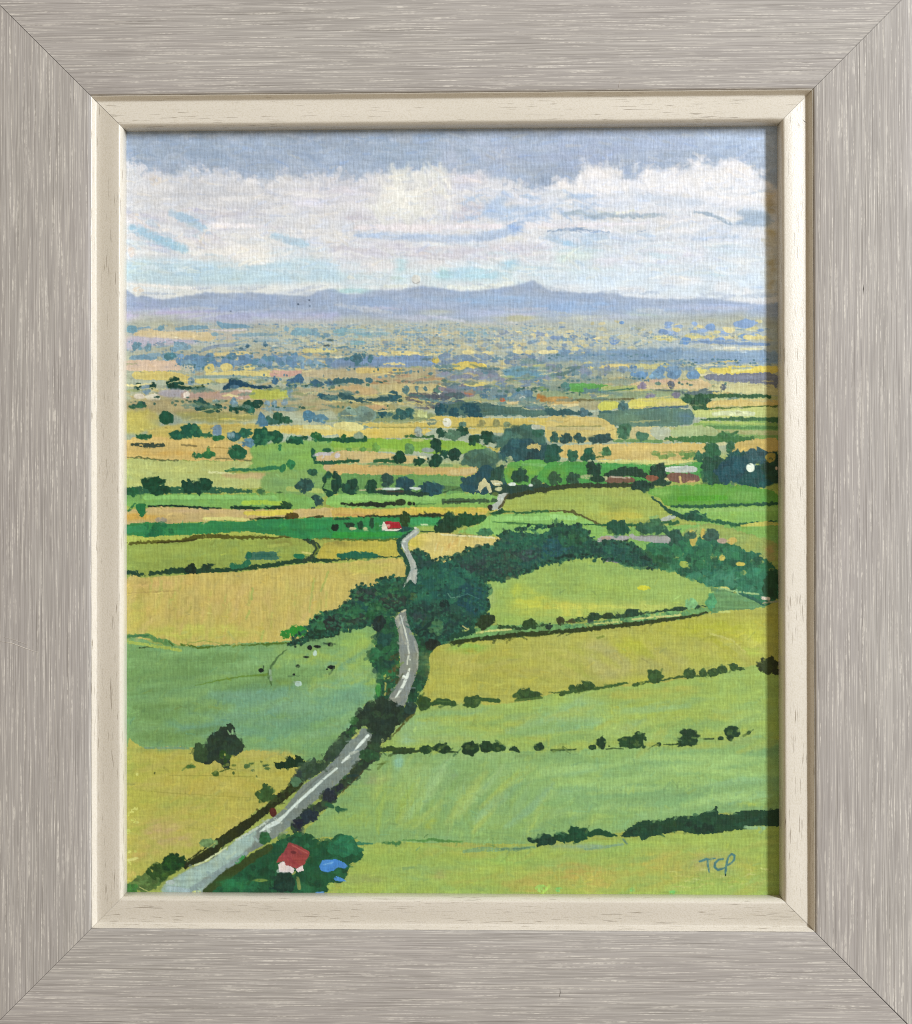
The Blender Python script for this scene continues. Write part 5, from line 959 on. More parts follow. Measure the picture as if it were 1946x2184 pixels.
TR(590, 612, 40, 34, '#14291f', n=4); TR(735, 602, 50, 30, '#1f3a2a', n=4); B(620, 645, 14, 22, '#14281e'); part('painted_bush'); P([(930, 560), (990, 575), (1070, 540), (1110, 570), (1040, 605), (930, 610)], '#256a50', rough=1.5); part('painted_bush'); P([(1060, 485), (1110, 470), (1300, 462), (1320, 500), (1340, 535), (1200, 535), (1060, 532)], '#3f7064', rough=1.2, grain='h', var=0.12); B(1085, 495, 26, 30, '#1a6450', own=False); S([(1150, 500), (1310, 495)], 30, '#2a6054', own=False, dry=0.3); part('painted_bush'); B(1510, 502, 46, 20, '#1c6b4e'); S([(1540, 470), (1620, 485)], 16, '#cfc67a', dry=0.3)
part('painted_lane_hedge'); S([(1445, 155), (1465, 215), (1515, 260), (1545, 330), (1620, 385), (1670, 430), (1640, 495), (1560, 540)], [50, 64, 60, 46, 46, 40, 40, 34], '#2c4130', rough=1.8); TR(1445, 165, 52, 26, '#55431a', n=4, name=None); TR(1500, 235, 56, 46, '#463a1e', n=6, name=None); S([(1640, 500), (1680, 440), (1660, 400)], 12, '#6a7a34')
part('painted_hedge'); S([(1555, 285), (1640, 288), (1740, 268), (1820, 255)], [18, 26, 26, 30], '#22412f', rough=1.8, dry=0.08); S([(1100, 190), (1250, 180), (1420, 175)], [12, 20, 12], '#26351c'); S([(1580, 180), (1720, 165)], 20, '#3f3c1c', dry=0.2); S([(1660, 350), (1820, 350)], 18, '#5a6428', dry=0.15)
T[0] = 'c2'
part('painted_field'); P([(-60, 380), (240, 372), (520, 368), (556, 495), (340, 505), (0, 525), (-160, 520), (-120, 440)], '#c0ae52', rough=1.6); G_(90, 390, 170, 30, '#9c8f4a', 0.85); G_(400, 440, 130, 50, '#c4b552', 0.6); part('painted_hedge'); S([(0, 358), (250, 362), (430, 365), (520, 360)], [20, 26, 22, 16], '#566a2c', dry=0.1, rough=1.5)
part('painted_bush'); S([(30, 505), (180, 495), (350, 500)], [40, 66, 36], '#1b604c', rough=1.5)
part('painted_field')
T[0] = 'c1'
P([(40, 700), (200, 692), (400, 675), (700, 650), (1000, 640), (1300, 602), (1600, 565), (1820, 562), (300, 540, 'c2'), (550, 520, 'c2'), (605, 600, 'c2'), (600, 680, 'c2'), (500, 690, 'c2'), (400, 710, 'c2'), (340, 765, 'c2'), (200, 775, 'c2'), (140, 870, 'c2'), (0, 965, 'c2'), (1700, 1020), (1620, 1110), (1560, 1180), (1430, 1240), (900, 1265), (500, 1265), (300, 1210), (40, 1190)],
  '#cbb36c', rough=1.1, var=0.06, grain='v'); G_(300, 740, 330, 50, '#cfac72', 0.8); G_(1000, 850, 350, 110, '#cfb06e', 0.6); G_(600, 1150, 500, 80, '#c4c062', 0.75); G_(1400, 900, 250, 130, '#c6b468', 0.6); G_(130, 1000, 90, 160, '#c3bb60', 0.6)
T[0] = 'c2'; G_(250, 600, 250, 60, '#c3b862', 0.7); G_(60, 800, 100, 90, '#cfb96c', 0.6); T[0] = 'c1'
for _ in range(46):
    x, y = rnd.uniform(200, 1760), rnd.uniform(690, 1190)
    if y < 1180 - max(0, x - 1400) * 0.55:
        S([(x, y), (x - rnd.uniform(4, 26), y + rnd.uniform(60, 150))], rnd.uniform(14, 34), rnd.choice(('#bdb562', '#d3b676', '#c9bb68', '#d2ae70', '#b0b562')), alpha=0.4, dry=0.3, own=False)
for (a, b) in (((1115, 780), (1110, 870)), ((1090, 970), (1060, 1040)), ((1640, 700), (1600, 980)), ((1760, 640), (1700, 800)), ((1210, 1150), (1190, 1210))): S([a, b], 20, '#a0b05e', alpha=0.6, dry=0.3, own=False)
S([(60, 820), (300, 810), (480, 800)], 10, '#b0955c', alpha=0.6, dry=0.2)
part('painted_field')
P([(30, 1250), (300, 1260), (640, 1270), (1000, 1250), (1440, 1225), (1700, 1160), (1820, 1165), (60, 1150, 'c2'), (200, 1115, 'c2'), (330, 1095, 'c2'), (350, 1200, 'c2'), (300, 1390, 'c2'), (390, 1520, 'c2'), (370, 1650, 'c2'), (280, 1740, 'c2'), (200, 250, 'd2'), (90, 420, 'd2'), (0, 520, 'd2'), (1700, 640, 'd1'), (1400, 640, 'd1'), (1000, 600, 'd1'), (560, 600, 'd1'), (30, 600, 'd1')],
  '#7ca26e', rough=1.8, var=0.05)
G_(200, 1370, 260, 60, '#779a60', 0.7); G_(800, 1350, 350, 60, '#88b078', 0.7); G_(250, 1700, 280, 120, '#769a66', 0.7); G_(1000, 1680, 420, 80, '#7aa282', 0.7); G_(1550, 1700, 330, 80, '#7ca28a', 0.75); G_(1500, 1380, 240, 90, '#96b46c', 0.75); G_(60, 1500, 60, 240, '#7f9c62', 0.6)
T[0] = 'c2'; G_(170, 1230, 170, 100, '#9cb964', 0.8); G_(120, 1340, 150, 50, '#8fb588', 0.7); G_(240, 1400, 120, 60, '#a0b85c', 0.7); G_(110, 1580, 230, 130, '#84b398', 0.8); G_(300, 1560, 60, 70, '#a3b95a', 0.7)
T[0] = 'd1'; G_(500, 200, 500, 120, '#7fa075', 0.6); G_(1300, 250, 420, 200, '#7fa686', 0.75); G_(300, 400, 260, 90, '#7b9c6c', 0.6); G_(1400, 480, 330, 80, '#80aa86', 0.6); G_(1650, 80, 180, 110, '#84b090', 0.6)
T[0] = 'c1'
for (x, y, rx, ry) in ((1370, 1350, 60, 50), (1600, 1420, 110, 26), (1410, 1585, 60, 40), (1720, 1370, 90, 40), (1330, 1480, 40, 70), (1180, 1530, 70, 20), (1700, 1550, 90, 26)): G_(x, y, rx, ry, '#abb84e', 0.75)
S([(640, 1545), (850, 1535), (1050, 1510)], 44, '#98ad5c', alpha=0.6, dry=0.25, soft=3, own=False)
PULLS(150, (275, 1385, 900, 1590), -0.12, 0.2, (50, 160), (10, 26), ('#76996a', '#84a86c', '#7aa280', '#6f945c', '#8cae70', '#7ba08a', '#93b06a'), 0.32, inside=lambda x, y: x < 900 - max(0, y - 1440) * 0.75 and y > 1390 - max(0, x - 660) * 0.15)
PULLS(60, (275, 1240, 700, 1370), 1.85, 0.25, (30, 80), (8, 18), ('#c6b468', '#d2b478', '#bdb762', '#c9b05e', '#d6b880'), 0.35, inside=lambda x, y: 1245 < y < 1365 and x < 690)
PULLS(60, (640, 1340, 900, 1470), -0.5, 0.5, (24, 70), (8, 20), ('#9ab466', '#a4b85e', '#8fb070', '#98b27a', '#aebb58'), 0.45, inside=lambda x, y: x < 800 + (y - 1340) * 0.1 and y > 1390 - (x - 640) * 0.25)
PULLS(40, (280, 1385, 620, 1430), -0.03, 0.1, (40, 120), (8, 18), ('#86ac74', '#8cb07a', '#7c9f66'), 0.4)
PULLS(50, (720, 1450, 880, 1560), -0.9, 0.4, (24, 70), (8, 20), ('#84b296', '#8cb68c', '#7fab8c'), 0.4, inside=lambda x, y: x < 860 - max(0, y - 1440) * 0.9)
PULLS(22, (280, 1400, 640, 1470), -0.05, 0.08, (90, 220), (14, 30), ('#6f9058', '#789c64', '#8fb47c'), 0.5, 0.25)
PULLS(26, (420, 1470, 800, 1560), -0.1, 0.12, (80, 200), (16, 34), ('#78a08c', '#7fa894', '#6f9a80', '#88ae84'), 0.5, 0.25, inside=lambda x, y: x < 900 - max(0, y - 1440) * 0.95)
PULLS(16, (275, 1480, 460, 1585), -0.05, 0.12, (60, 140), (14, 30), ('#6c8c54', '#76985e', '#84a468'), 0.5, 0.25)
T[0] = 'c1'
part('painted_hedge'); S([(40, 1190), (140, 1185), (210, 1180), (300, 1220), (380, 1235), (440, 1262)], [30, 30, 44, 36, 50, 20], '#5f8a52', rough=2, dry=0.15); S([(60, 1190), (220, 1185)], 12, '#3a6a4c'); S([(400, 1230), (440, 1270)], 10, '#46642c')
part('painted_hedge'); S([(500, 1262), (560, 1265), (650, 1288), (760, 1278), (900, 1266), (1100, 1262), (1270, 1252), (1440, 1242)], [10, 14, 20, 12, 8, 12, 18, 14], '#4f6c26', rough=1.2); S([(150, 1290), (220, 1280), (310, 1280)], [12, 8, 4], '#2c4424'); S([(60, 1240), (400, 1290), (500, 1310)], 26, '#b4bc58', dry=0.3, alpha=0.8, own=False); S([(560, 1250), (700, 1225), (860, 1250)], 6, '#7f9a48')
part('painted_bush'); P([(1440, 1110), (1570, 1100), (1560, 1185), (1430, 1190)], '#2c8432', rough=2, dry=0.2); P([(1350, 1150), (1430, 1125), (1420, 1200), (1360, 1195)], '#2f8034', rough=2, dry=0.25)
part('painted_track'); S([(1405, 1300), (1320, 1380), (1265, 1460), (1258, 1540), (1280, 1610)], [8, 18, 16, 26, 10], '#4f6d42', rough=0.8); S([(1265, 1480), (1275, 1560)], 22, '#8fa58c', own=False); part('painted_track'); S([(630, 1608), (760, 1580), (850, 1560), (1050, 1530), (1240, 1515)], [6, 10, 14, 10, 24], '#67873a', rough=1.0)
for (x, y, rx, ry) in ((1188, 1478, 24, 18), (1605, 1288, 22, 20), (1662, 1275, 34, 14), (1782, 1258, 20, 20), (1570, 1366, 26, 8), (1503, 1445, 20, 14), (1468, 1516, 10, 9), (1790, 1455, 34, 20)):
    part('painted_cow'); B(x, y, rx, ry, '#0d1b1b', rough=0.3)
S([(1205, 1440), (1208, 1470)], 6, '#0d1b1b'); B(1750, 1470, 10, 8, '#0d1b1b')
part('painted_sheep'); B(1650, 1330, 20, 28, '#bccfca', dry=0.15); part('painted_sheep'); B(1508, 1592, 30, 24, '#bdd2d2', dry=0.1)
# hedges by the wood's left edge
TR(1700, 1080, 90, 80, '#356f4b', n=14); TR(1800, 1080, 60, 60, '#25302f', n=8); TR(1690, 1165, 130, 34, '#1b3a2b', n=10); part('painted_hedge'); S([(1440, 1255), (1560, 1215), (1700, 1180), (1820, 1160)], [30, 44, 50, 40], '#17362a', rough=2.2)
# upper strip and red roofed house
T[0] = 'c2'
part('painted_field'); P([(0, 92), (400, 106), (700, 90), (1300, 90), (1312, 122), (1200, 185), (1000, 150), (880, 150), (500, 160), (200, 172), (0, 178)], '#d2b25e', rough=1.2); G_(150, 130, 230, 30, '#d0ac6a', 0.85); G_(950, 115, 330, 24, '#d6c352', 0.8); S([(0, 150), (300, 160)], 18, '#c2985c', dry=0.2, own=False)
part('painted_field'); P([(-400, 190), (560, 165), (860, 160), (910, 240), (700, 262), (560, 352), (0, 352), (-400, 340)], '#2f8850', rough=1.3, alpha=0.85); S([(0, 325), (300, 320), (560, 315)], [50, 46, 30], '#30913f', own=False); S([(650, 210), (800, 205), (880, 200)], [60, 56, 30], '#3f9a60', own=False, dry=0.1); G_(800, 265, 110, 26, '#9cb45c', 0.8); S([(740, 235), (785, 240)], 14, '#cfe0b8')
part('painted_hedge'); S([(200, 168), (500, 162), (640, 160), (840, 152), (940, 160)], [14, 20, 14, 34, 20], '#283320', rough=1.3); S([(0, 185), (120, 185)], 22, '#1f4a34', dry=0.2)
TR(0, 258, 26, 30, '#13261e', n=3); TR(122, 246, 42, 30, '#1f3a2e', n=4); TR(215, 236, 20, 36, '#1c4630', n=3); TR(312, 226, 18, 42, '#1c4430', n=3); B(150, 270, 30, 12, '#c9c49a', dry=0.2); B(260, 270, 20, 12, '#b9bc8a', dry=0.2); B(355, 255, 24, 36, '#2c7a3c', dry=0.2)
TR(600, 190, 40, 62, '#243f1f', n=6); part('painted_bush'); S([(500, 285), (580, 275), (660, 268)], [24, 44, 20], '#1d4a4a', rough=1.4)
part('painted_red_roof_house'); P([(405, 215), (425, 213), (445, 268), (500, 275), (565, 268), (525, 288), (470, 290), (400, 284)], '#e4d9d2', rough=0.6, sm=False); P([(420, 208), (545, 210), (572, 264), (448, 270)], '#a11f2c', rough=0.6, sm=False); B(456, 250, 13, 12, '#d27272', own=False); S([(460, 215), (540, 225)], 8, '#b8384a', own=False); S([(448, 272), (500, 275)], 4, '#7a1820', own=False)
TR(985, 210, 100, 72, '#183f2b', n=18); TR(1130, 190, 68, 52, '#1a4a2e', n=10); TR(1230, 190, 62, 36, '#1d4c2e', n=8); TR(1385, 120, 52, 30, '#1e4c2f', n=6); TR(935, 278, 72, 38, '#1a3a27', n=8)
part('painted_field'); P([(1330, 152), (1600, 145), (1820, 140), (1820, 300), (1500, 300), (1320, 332), (1050, 302), (1180, 250), (1270, 212)], '#8dbb6a', rough=1.5); S([(1350, 185), (1820, 180)], 36, '#98c878', dry=0.15, own=False); TR(1280, 300, 66, 34, '#3f7454', n=6, name='painted_bush')
TR(1130, 195, 66, 46, '#1a4a2e', n=8); part('painted_hedge'); S([(1340, 213), (1560, 226), (1820, 240)], [6, 14, 12], '#386a3c', rough=0.9); S([(1430, 125), (1600, 130), (1820, 124)], [16, 20, 20], '#2f6038', rough=1.2); part('painted_hedge'); S([(730, 292), (850, 302), (1000, 320), (1200, 330)], [14, 10, 12, 6], '#2c4a2c', rough=1.0)
part('painted_field'); P([(640, 375), (720, 312), (900, 305), (1100, 325), (1380, 342), (1420, 358), (1370, 430), (1200, 442), (1100, 492), (1030, 522), (880, 562), (800, 522), (720, 460), (640, 452)], '#dac27a', rough=1.4); G_(690, 380, 60, 50, '#d3bf4c', 0.85); G_(1000, 400, 130, 60, '#ddb974', 0.7); G_(1250, 380, 130, 40, '#dcc388', 0.6); S([(900, 320), (1360, 348)], 14, '#e6dab4', dry=0.2, own=False)
for _ in range(14):
    x = rnd.uniform(780, 1120); y = rnd.uniform(350, 450); S([(x, y), (x - 20, y + rnd.uniform(30, 70))], 14, rnd.choice(('#e2d09a', '#d9ad68', '#e0cc8a')), alpha=0.6, dry=0.25, own=False)
LEAF([(640, 500), (700, 460), (800, 530), (880, 570), (1000, 540), (1130, 450), (1380, 430), (1390, 380), (1460, 330), (1500, 420), (1100, 560), (700, 580)], ('#1f5145', '#25584a', '#2a4444', '#1c4a3c'), 60, (22, 44), dry=0.1)
ring = [tp(p) for p in WOOD]
T[0] = 'p'
for i in range(len(ring)):
    (ax, ay), (bx_, by_) = ring[i], ring[(i + 1) % len(ring)]
    for _ in range(int(math.hypot(bx_ - ax, by_ - ay) / 2.6)):
        t = rnd.random(); x, y = ax + (bx_ - ax) * t + rnd.gauss(0, 3.2), ay + (by_ - ay) * t + rnd.gauss(0, 3.0)
        B(x, y, rnd.uniform(2, 5), rnd.uniform(1.6, 4), rnd.choice(('#1c463c', '#20503f', '#275a48', '#16362e')), rough=0.6, tilt=rnd.uniform(-1, 1), own=False)
T[0] = 'c2'
LEAF(WOOD, ('#2f6a54', '#163a34', '#3c7860', '#1b4540', '#275c4a', '#122e2a', '#356f58'), 900, (7, 17), dry=0.2, alpha=0.6)
LEAF([(1050, 480), (1380, 420), (1450, 310), (1820, 280), (1820, 540), (1450, 650), (1290, 720)], ('#2c4444', '#1f3c3a', '#35584c', '#2a5a48', '#3f6a52'), 160, (7, 18), dry=0.2, alpha=0.6)
LEAF([(0, 980), (160, 800), (340, 790), (600, 700), (600, 960), (300, 1080), (0, 1150)], ('#2f6a48', '#1f4434', '#3a7450', '#1a3430', '#4a7c50'), 170, (7, 18), dry=0.2, alpha=0.6)
# ---- the road
part('painted_road_verge'); S([(660, 300), (600, 330), (545, 375), (545, 445), (600, 510), (622, 600), (612, 680), (592, 725)], [20, 30, 44, 44, 44, 36, 26, 20], '#20493b', rough=1.4)
part('painted_road'); P([(690, 268), (722, 290), (690, 332), (630, 372), (622, 430), (652, 500), (692, 580), (702, 640), (690, 742), (640, 705), (585, 772), (618, 685), (645, 610), (612, 512), (572, 430), (562, 382), (622, 322)], '#a6a8aa', rough=0.8, var=0.05, grain='v'); S([(700, 285), (640, 330), (585, 375)], 14, '#c6c6c6', own=False); S([(570, 410), (600, 460)], 8, '#e6e8ea', own=False); S([(600, 380), (570, 380)], 10, '#d6d8da', own=False); S([(665, 540), (690, 620), (670, 700)], 26, '#b9b7b7', own=False, dry=0.2); S([(600, 740), (640, 690)], 14, '#c6c4c2', own=False, dry=0.2); B(685, 262, 12, 8, '#e0d8cc')
part('painted_road_far'); P([(1385, 0), (1452, -15), (1430, 70), (1392, 112), (1328, 102), (1340, 70), (1390, 35)], '#b4b5b4', rough=0.8); P([(1395, -15), (1470, -30), (1430, 20), (1390, 30)], '#c2c3c2', rough=0.8); S([(1470, -25), (1440, 40), (1400, 100)], [12, 26, 16], '#4f4a30', rough=1.4); B(1322, 88, 18, 22, '#2a2a24'); S([(1320, 130), (1380, 110)], 12, '#cfc06a')
part('painted_road_verge'); VERGE_L = [(330, 1105), (380, 1040), (510, 1030), (540, 1160), (548, 1300), (552, 1420), (540, 1560), (470, 1700), (430, 1745), (345, 1705), (400, 1560), (390, 1500), (320, 1450), (290, 1390), (330, 1290), (350, 1200)]
P(VERGE_L, '#214f39', rough=2.2, var=0.12, grain='n'); LEAF(VERGE_L, ('#3a7a4c', '#2a6044', '#14302a', '#4a8a50'), 90, (7, 15), dry=0.2, alpha=0.7)
LEAF(VERGE_L, ('#16302a', '#2f6f46', '#255a3e', '#1d4432', '#2c6440', '#1a3c3c'), 60, (18, 42)); LEAF([(480, 1320), (550, 1320), (550, 1560), (470, 1700), (430, 1700)], ('#4a3f26', '#5a4a2c', '#34402a', '#3a3a20'), 18, (12, 26)); B(435, 1535, 24, 28, '#a0b05c', dry=0.5, own=False); S([(430, 1590), (425, 1690)], 14, '#a8a45c', dry=0.3, own=False); B(370, 1640, 24, 60, '#3f8a44', dry=0.3, own=False)
TR(370, 1080, 56, 60, '#1a2c2c', n=8); TR(420, 1220, 60, 50, '#1f4a44', n=8); TR(350, 1340, 50, 44, '#2a6444', n=8)
part('painted_road_verge'); VERGE_R = [(690, 1190), (760, 1255), (900, 1262), (860, 1300), (805, 1330), (805, 1420), (795, 1560), (745, 1625), (700, 1725), (620, 1770), (660, 1600), (705, 1480), (715, 1380), (705, 1260)]
P(VERGE_R, '#1f4b35', rough=2.0, var=0.12, grain='n'); LEAF(VERGE_R, ('#16302a', '#2a6444', '#1c4030', '#23563c'), 44, (16, 36)); TR(825, 1258, 74, 38, '#1a2521', n=7); TR(735, 1390, 50, 70, '#1f4a3a', n=8)
part('painted_road'); P([(508, 1045), (560, 985), (602, 962), (612, 1040), (660, 1170), (702, 1250), (712, 1380), (700, 1480), (660, 1600), (620, 1700), (580, 1795), (455, 1745), (500, 1640), (545, 1560), (552, 1400), (547, 1300), (540, 1160)], '#86898b', rough=0.7, var=0.06, grain='v')
S([(530, 1030), (555, 1100), (600, 1250)], 26, '#a3a19c', dry=0.3, own=False); S([(570, 980), (600, 965)], 14, '#c9bfa8', own=False); S([(680, 1230), (706, 1330), (700, 1460)], 14, '#a8a8a8', dry=0.2, own=False); S([(520, 1040), (540, 1020)], 20, '#b5b0a2', dry=0.2, own=False)
part('painted_road_line'); S([(560, 1010), (578, 1080), (596, 1140), (618, 1230), (630, 1330), (615, 1430)], [10, 8, 14, 12, 14, 10], '#dbdad8', rough=0.5); part('painted_road_line'); S([(635, 1465), (615, 1530), (575, 1620), (515, 1712)], [14, 26, 26, 8], '#ecedef', rough=0.5); B(586, 1535, 13, 16, '#e6e7ea'); B(640, 1388, 6, 8, '#d6d6d6')
# ---- double hedge and the olive field on the right
T[0] = 'c3'
part('painted_field'); P([(800, 1365, 'c2'), (830, 1325, 'c2'), (905, 1265, 'c2'), (1200, 1225, 'c2'), (1780, 1185, 'c2'), (400, 1010), (800, 960), (1200, 890), (1300, 872), (1640, 842), (1760, 800), (1760, 1300), (1600, 1400), (1740, 1640), (600, 1640), (0, 1620), (1780, 1840, 'c2'), (1000, 1840, 'c2'), (740, 1760, 'c2'), (790, 1560, 'c2'), (812, 1450, 'c2')],
  '#b3ae58', rough=1.0, var=0.05)
G_(250, 1200, 300, 130, '#b4ae62', 0.7); G_(150, 1350, 280, 60, '#b2aa60', 0.6); G_(1250, 1000, 380, 80, '#b4b240', 0.85); G_(700, 1120, 160, 60, '#b5b33e', 0.75); G_(570, 1180, 90, 36, '#b9b840', 0.7, 0.8); G_(1560, 1080, 90, 110, '#cfcc50', 0.7); G_(1560, 1180, 90, 40, '#b8c85c', 0.6); G_(1250, 1230, 300, 60, '#b0b054', 0.7)
P([(280, 1120), (420, 1100), (620, 1230), (640, 1330), (430, 1400), (340, 1300)], '#b7ae74', rough=3, soft=6, alpha=0.7, own=False); P([(700, 1220), (860, 1150), (1080, 1260), (900, 1330), (680, 1330)], '#b4ad6c', rough=3, soft=6, alpha=0.6, own=False); G_(1300, 1300, 260, 40, '#aeb25e', 0.6); G_(700, 1400, 120, 26, '#b9b444', 0.7)
S([(1230, 1040), (1400, 1090), (1500, 1180)], 16, '#cfc87c', dry=0.4, alpha=0.7, own=False); S([(1250, 1080), (1420, 1200)], 40, '#aba832', dry=0.3, alpha=0.5, own=False); S([(370, 1075), (420, 1060)], 16, '#7f8a3a', dry=0.2, alpha=0.8, own=False)
T[0] = 'c2'; G_(1200, 1400, 420, 100, '#b2a955', 0.6); G_(1150, 1290, 160, 40, '#8fc060', 0.7); G_(1150, 1310, 80, 30, '#b0a040', 0.6); G_(900, 1500, 120, 120, '#b4b058', 0.6); G_(1500, 1500, 330, 120, '#b5ad50', 0.6)
T[0] = 'c3'
part('painted_hedge'); P([(1220, 1110, 'c2'), (1500, 1090, 'c2'), (1800, 1085, 'c2'), (300, 960), (700, 890), (1100, 850), (1230, 840), (1200, 890), (900, 940), (500, 985), (0, 1035), (1600, 1175, 'c2'), (1200, 1205, 'c2'), (1000, 1240, 'c2'), (1050, 1180, 'c2')], '#6f9a62', rough=1.8, var=0.14, grain='n')
LEAF([(60, 990), (400, 930), (800, 890), (1180, 860), (1180, 890), (700, 950), (60, 1010)], ('#4f8a62', '#c2c66c', '#a8bc6a', '#3a7050', '#8fb080', '#2c5a3c'), 56, (8, 22), dry=0.3)
S([(640, 930), (1000, 900)], 14, '#cdc884', dry=0.2, own=False); S([(350, 965), (560, 950)], 12, '#c3c77c', dry=0.3, own=False)
part('painted_hedge'); S([(1000, 1250, 'c2'), (1200, 1215, 'c2'), (1600, 1172, 'c2'), (0, 1035), (250, 1012), (600, 972), (900, 935), (1100, 905), (1210, 882)], [34, 34, 36, 34, 34, 32, 28, 26, 12], '#2d3a18', rough=1.2)
part('painted_hedge'); S([(120, 955), (350, 915), (500, 915), (700, 888), (1000, 852), (1230, 825)], [10, 26, 22, 20, 16, 10], '#22402c', rough=1.6)
for (x, y, rx, ry, c) in ((90, 945, 26, 30, '#3a3f22'), (5, 985, 22, 26, '#22382c'), (170, 945, 34, 18, '#4a4a2a'), (250, 938, 34, 20, '#2c4a2c'), (320, 945, 22, 30, '#2a3f40'), (350, 910, 44, 26, '#24402a'), (455, 905, 40, 22, '#2c4024'), (640, 885, 56, 26, '#1f4030'), (1000, 850, 40, 16, '#1e3a2a'), (1110, 838, 40, 14, '#1e3a2a'), (560, 905, 60, 14, '#2c4630')):
    TR(x, y, rx, ry, c, n=4, name='painted_bush')
TR(1260, 800, 50, 60, '#4f9268', n=8); TR(1080, 810, 44, 34, '#7fb07c', n=5); B(1315, 795, 14, 16, '#c6c85a', own=False)
part('painted_bank'); P([(1230, 690), (1300, 700), (1450, 735), (1640, 820), (1620, 845), (1380, 865), (1240, 880), (1290, 800)], '#6c9464', rough=2, var=0.1); S([(1450, 735), (1560, 770), (1640, 825)], [8, 30, 14], '#2f6054', rough=1.4); S([(1300, 690), (1400, 715), (1600, 740)], 14, '#a8c48c', dry=0.3, own=False); S([(1300, 876), (1380, 872)], 16, '#c2c678', own=False); S([(1630, 770), (1680, 775)], 22, '#d9c6c0'); S([(1640, 805), (1740, 795)], 12, '#9a9a88')
T[0] = 'c2'; TR(1285, 1068, 84, 50, '#25361f', n=10); TR(1665, 1078, 60, 34, '#26401f', n=6); S([(1400, 1105), (1600, 1120), (1800, 1090)], [30, 26, 30], '#2c4a2c', dry=0.15, rough=2); S([(1210, 1160), (1330, 1142), (1500, 1130)], 16, '#cbc982', dry=0.15); S([(1000, 1190), (1180, 1150)], 40, '#1c4636', rough=2); S([(1090, 1105), (1140, 1130)], 10, '#b9b07a', dry=0.1)
# ---- lower right fields
T[0] = 'd3'
part('painted_field'); P([(690, 220, 'd2'), (800, 190, 'd2'), (1200, 175, 'd2'), (1600, 150, 'd2'), (0, 80), (250, 50), (600, 10), (900, -20), (1300, -90), (1760, -120), (1760, 480), (900, 490), (400, 505), (0, 505), (1400, 590, 'd2'), (800, 600, 'd2'), (380, 600, 'd2'), (500, 420, 'd2'), (620, 300, 'd2')], '#9fb362', rough=1.6, var=0.045)
part('painted_field'); P([(380, 590, 'd2'), (800, 590, 'd2'), (1400, 580, 'd2'), (0, 500), (600, 485), (1200, 450), (1760, 420), (1760, 960), (1500, 965), (1000, 1020), (600, 1120), (200, 1140), (1700, 1360, 'd2'), (1000, 1350, 'd2'), (300, 1365, 'd2'), (150, 1310, 'd2'), (-260, 1290, 'd2'), (-120, 1120, 'd2'), (0, 990, 'd2'), (240, 740, 'd2')], '#8bab70', rough=1.6, var=0.045)
part('painted_field'); P([(70, 1690, 'd2'), (200, 1480, 'd2'), (240, 1380, 'd2'), (600, 1340, 'd2'), (1100, 1400, 'd2'), (1700, 1385, 'd2'), (300, 1200), (800, 1150), (1300, 1130), (1760, 1070), (1760, 1680), (0, 1680), (1000, 1900, 'd2'), (40, 1900, 'd2')], '#a3b35e', rough=1.4, var=0.05)
for (x, y, rx, ry, c, k) in ((200, 260, 300, 110, '#93b98a', 0.85), (750, 240, 300, 90, '#a9b656', 0.7), (1300, 200, 300, 120, '#a5b65e', 0.6), (1450, 300, 200, 100, '#a0b86e', 0.6), (500, 620, 420, 80, '#90b47e', 0.75), (1250, 640, 380, 120, '#95ba7e', 0.75), (300, 830, 380, 70, '#93b880', 0.75),
                             (1480, 860, 200, 90, '#b2c05c', 0.8), (900, 900, 300, 70, '#9cba7c', 0.7), (300, 1000, 300, 60, '#a0ba6c', 0.7), (1100, 470, 250, 24, '#a8b45a', 0.7), (450, 760, 330, 16, '#86a87a', 0.7), (600, 785, 300, 14, '#a3cc9a', 0.6), (510, 210, 44, 40, '#c2bb3e', 0.85),
                             (650, 70, 300, 50, '#b0ae58', 0.6), (1000, 40, 160, 30, '#b8b45a', 0.6), (1640, 700, 60, 140, '#9cb86c', 0.6), (850, 400, 110, 40, '#9cbc80', 0.6)):
    G_(x, y, rx, ry, c, k)
B(510, 205, 38, 40, '#c6be38', dry=0.4, alpha=0.8, own=False); S([(1390, 835), (1480, 820)], 18, '#bfdcae', dry=0.3, own=False); S([(420, 825), (600, 822)], 10, '#82a478', alpha=0.6, own=False); S([(1280, 905), (1420, 860), (1560, 840)], 60, '#bfc75e', dry=0.45, alpha=0.7, own=False)
for (x, y, rx, ry, c, k) in ((250, 1460, 330, 110, '#bda95e', 0.85), (800, 1350, 200, 60, '#c0ae5a', 0.7), (700, 1480, 300, 60, '#b9b05c', 0.6), (500, 1240, 300, 60, '#9cb866', 0.6), (1300, 1180, 280, 60, '#a8ba62', 0.6), (1250, 1350, 260, 90, '#bcb262', 0.7), (1000, 1420, 150, 40, '#b3a45a', 0.5), (300, 1320, 200, 50, '#9ab268', 0.6), (1520, 1420, 100, 80, '#b9b458', 0.6)): G_(x, y, rx, ry, c, k)
T[0] = 'd2'
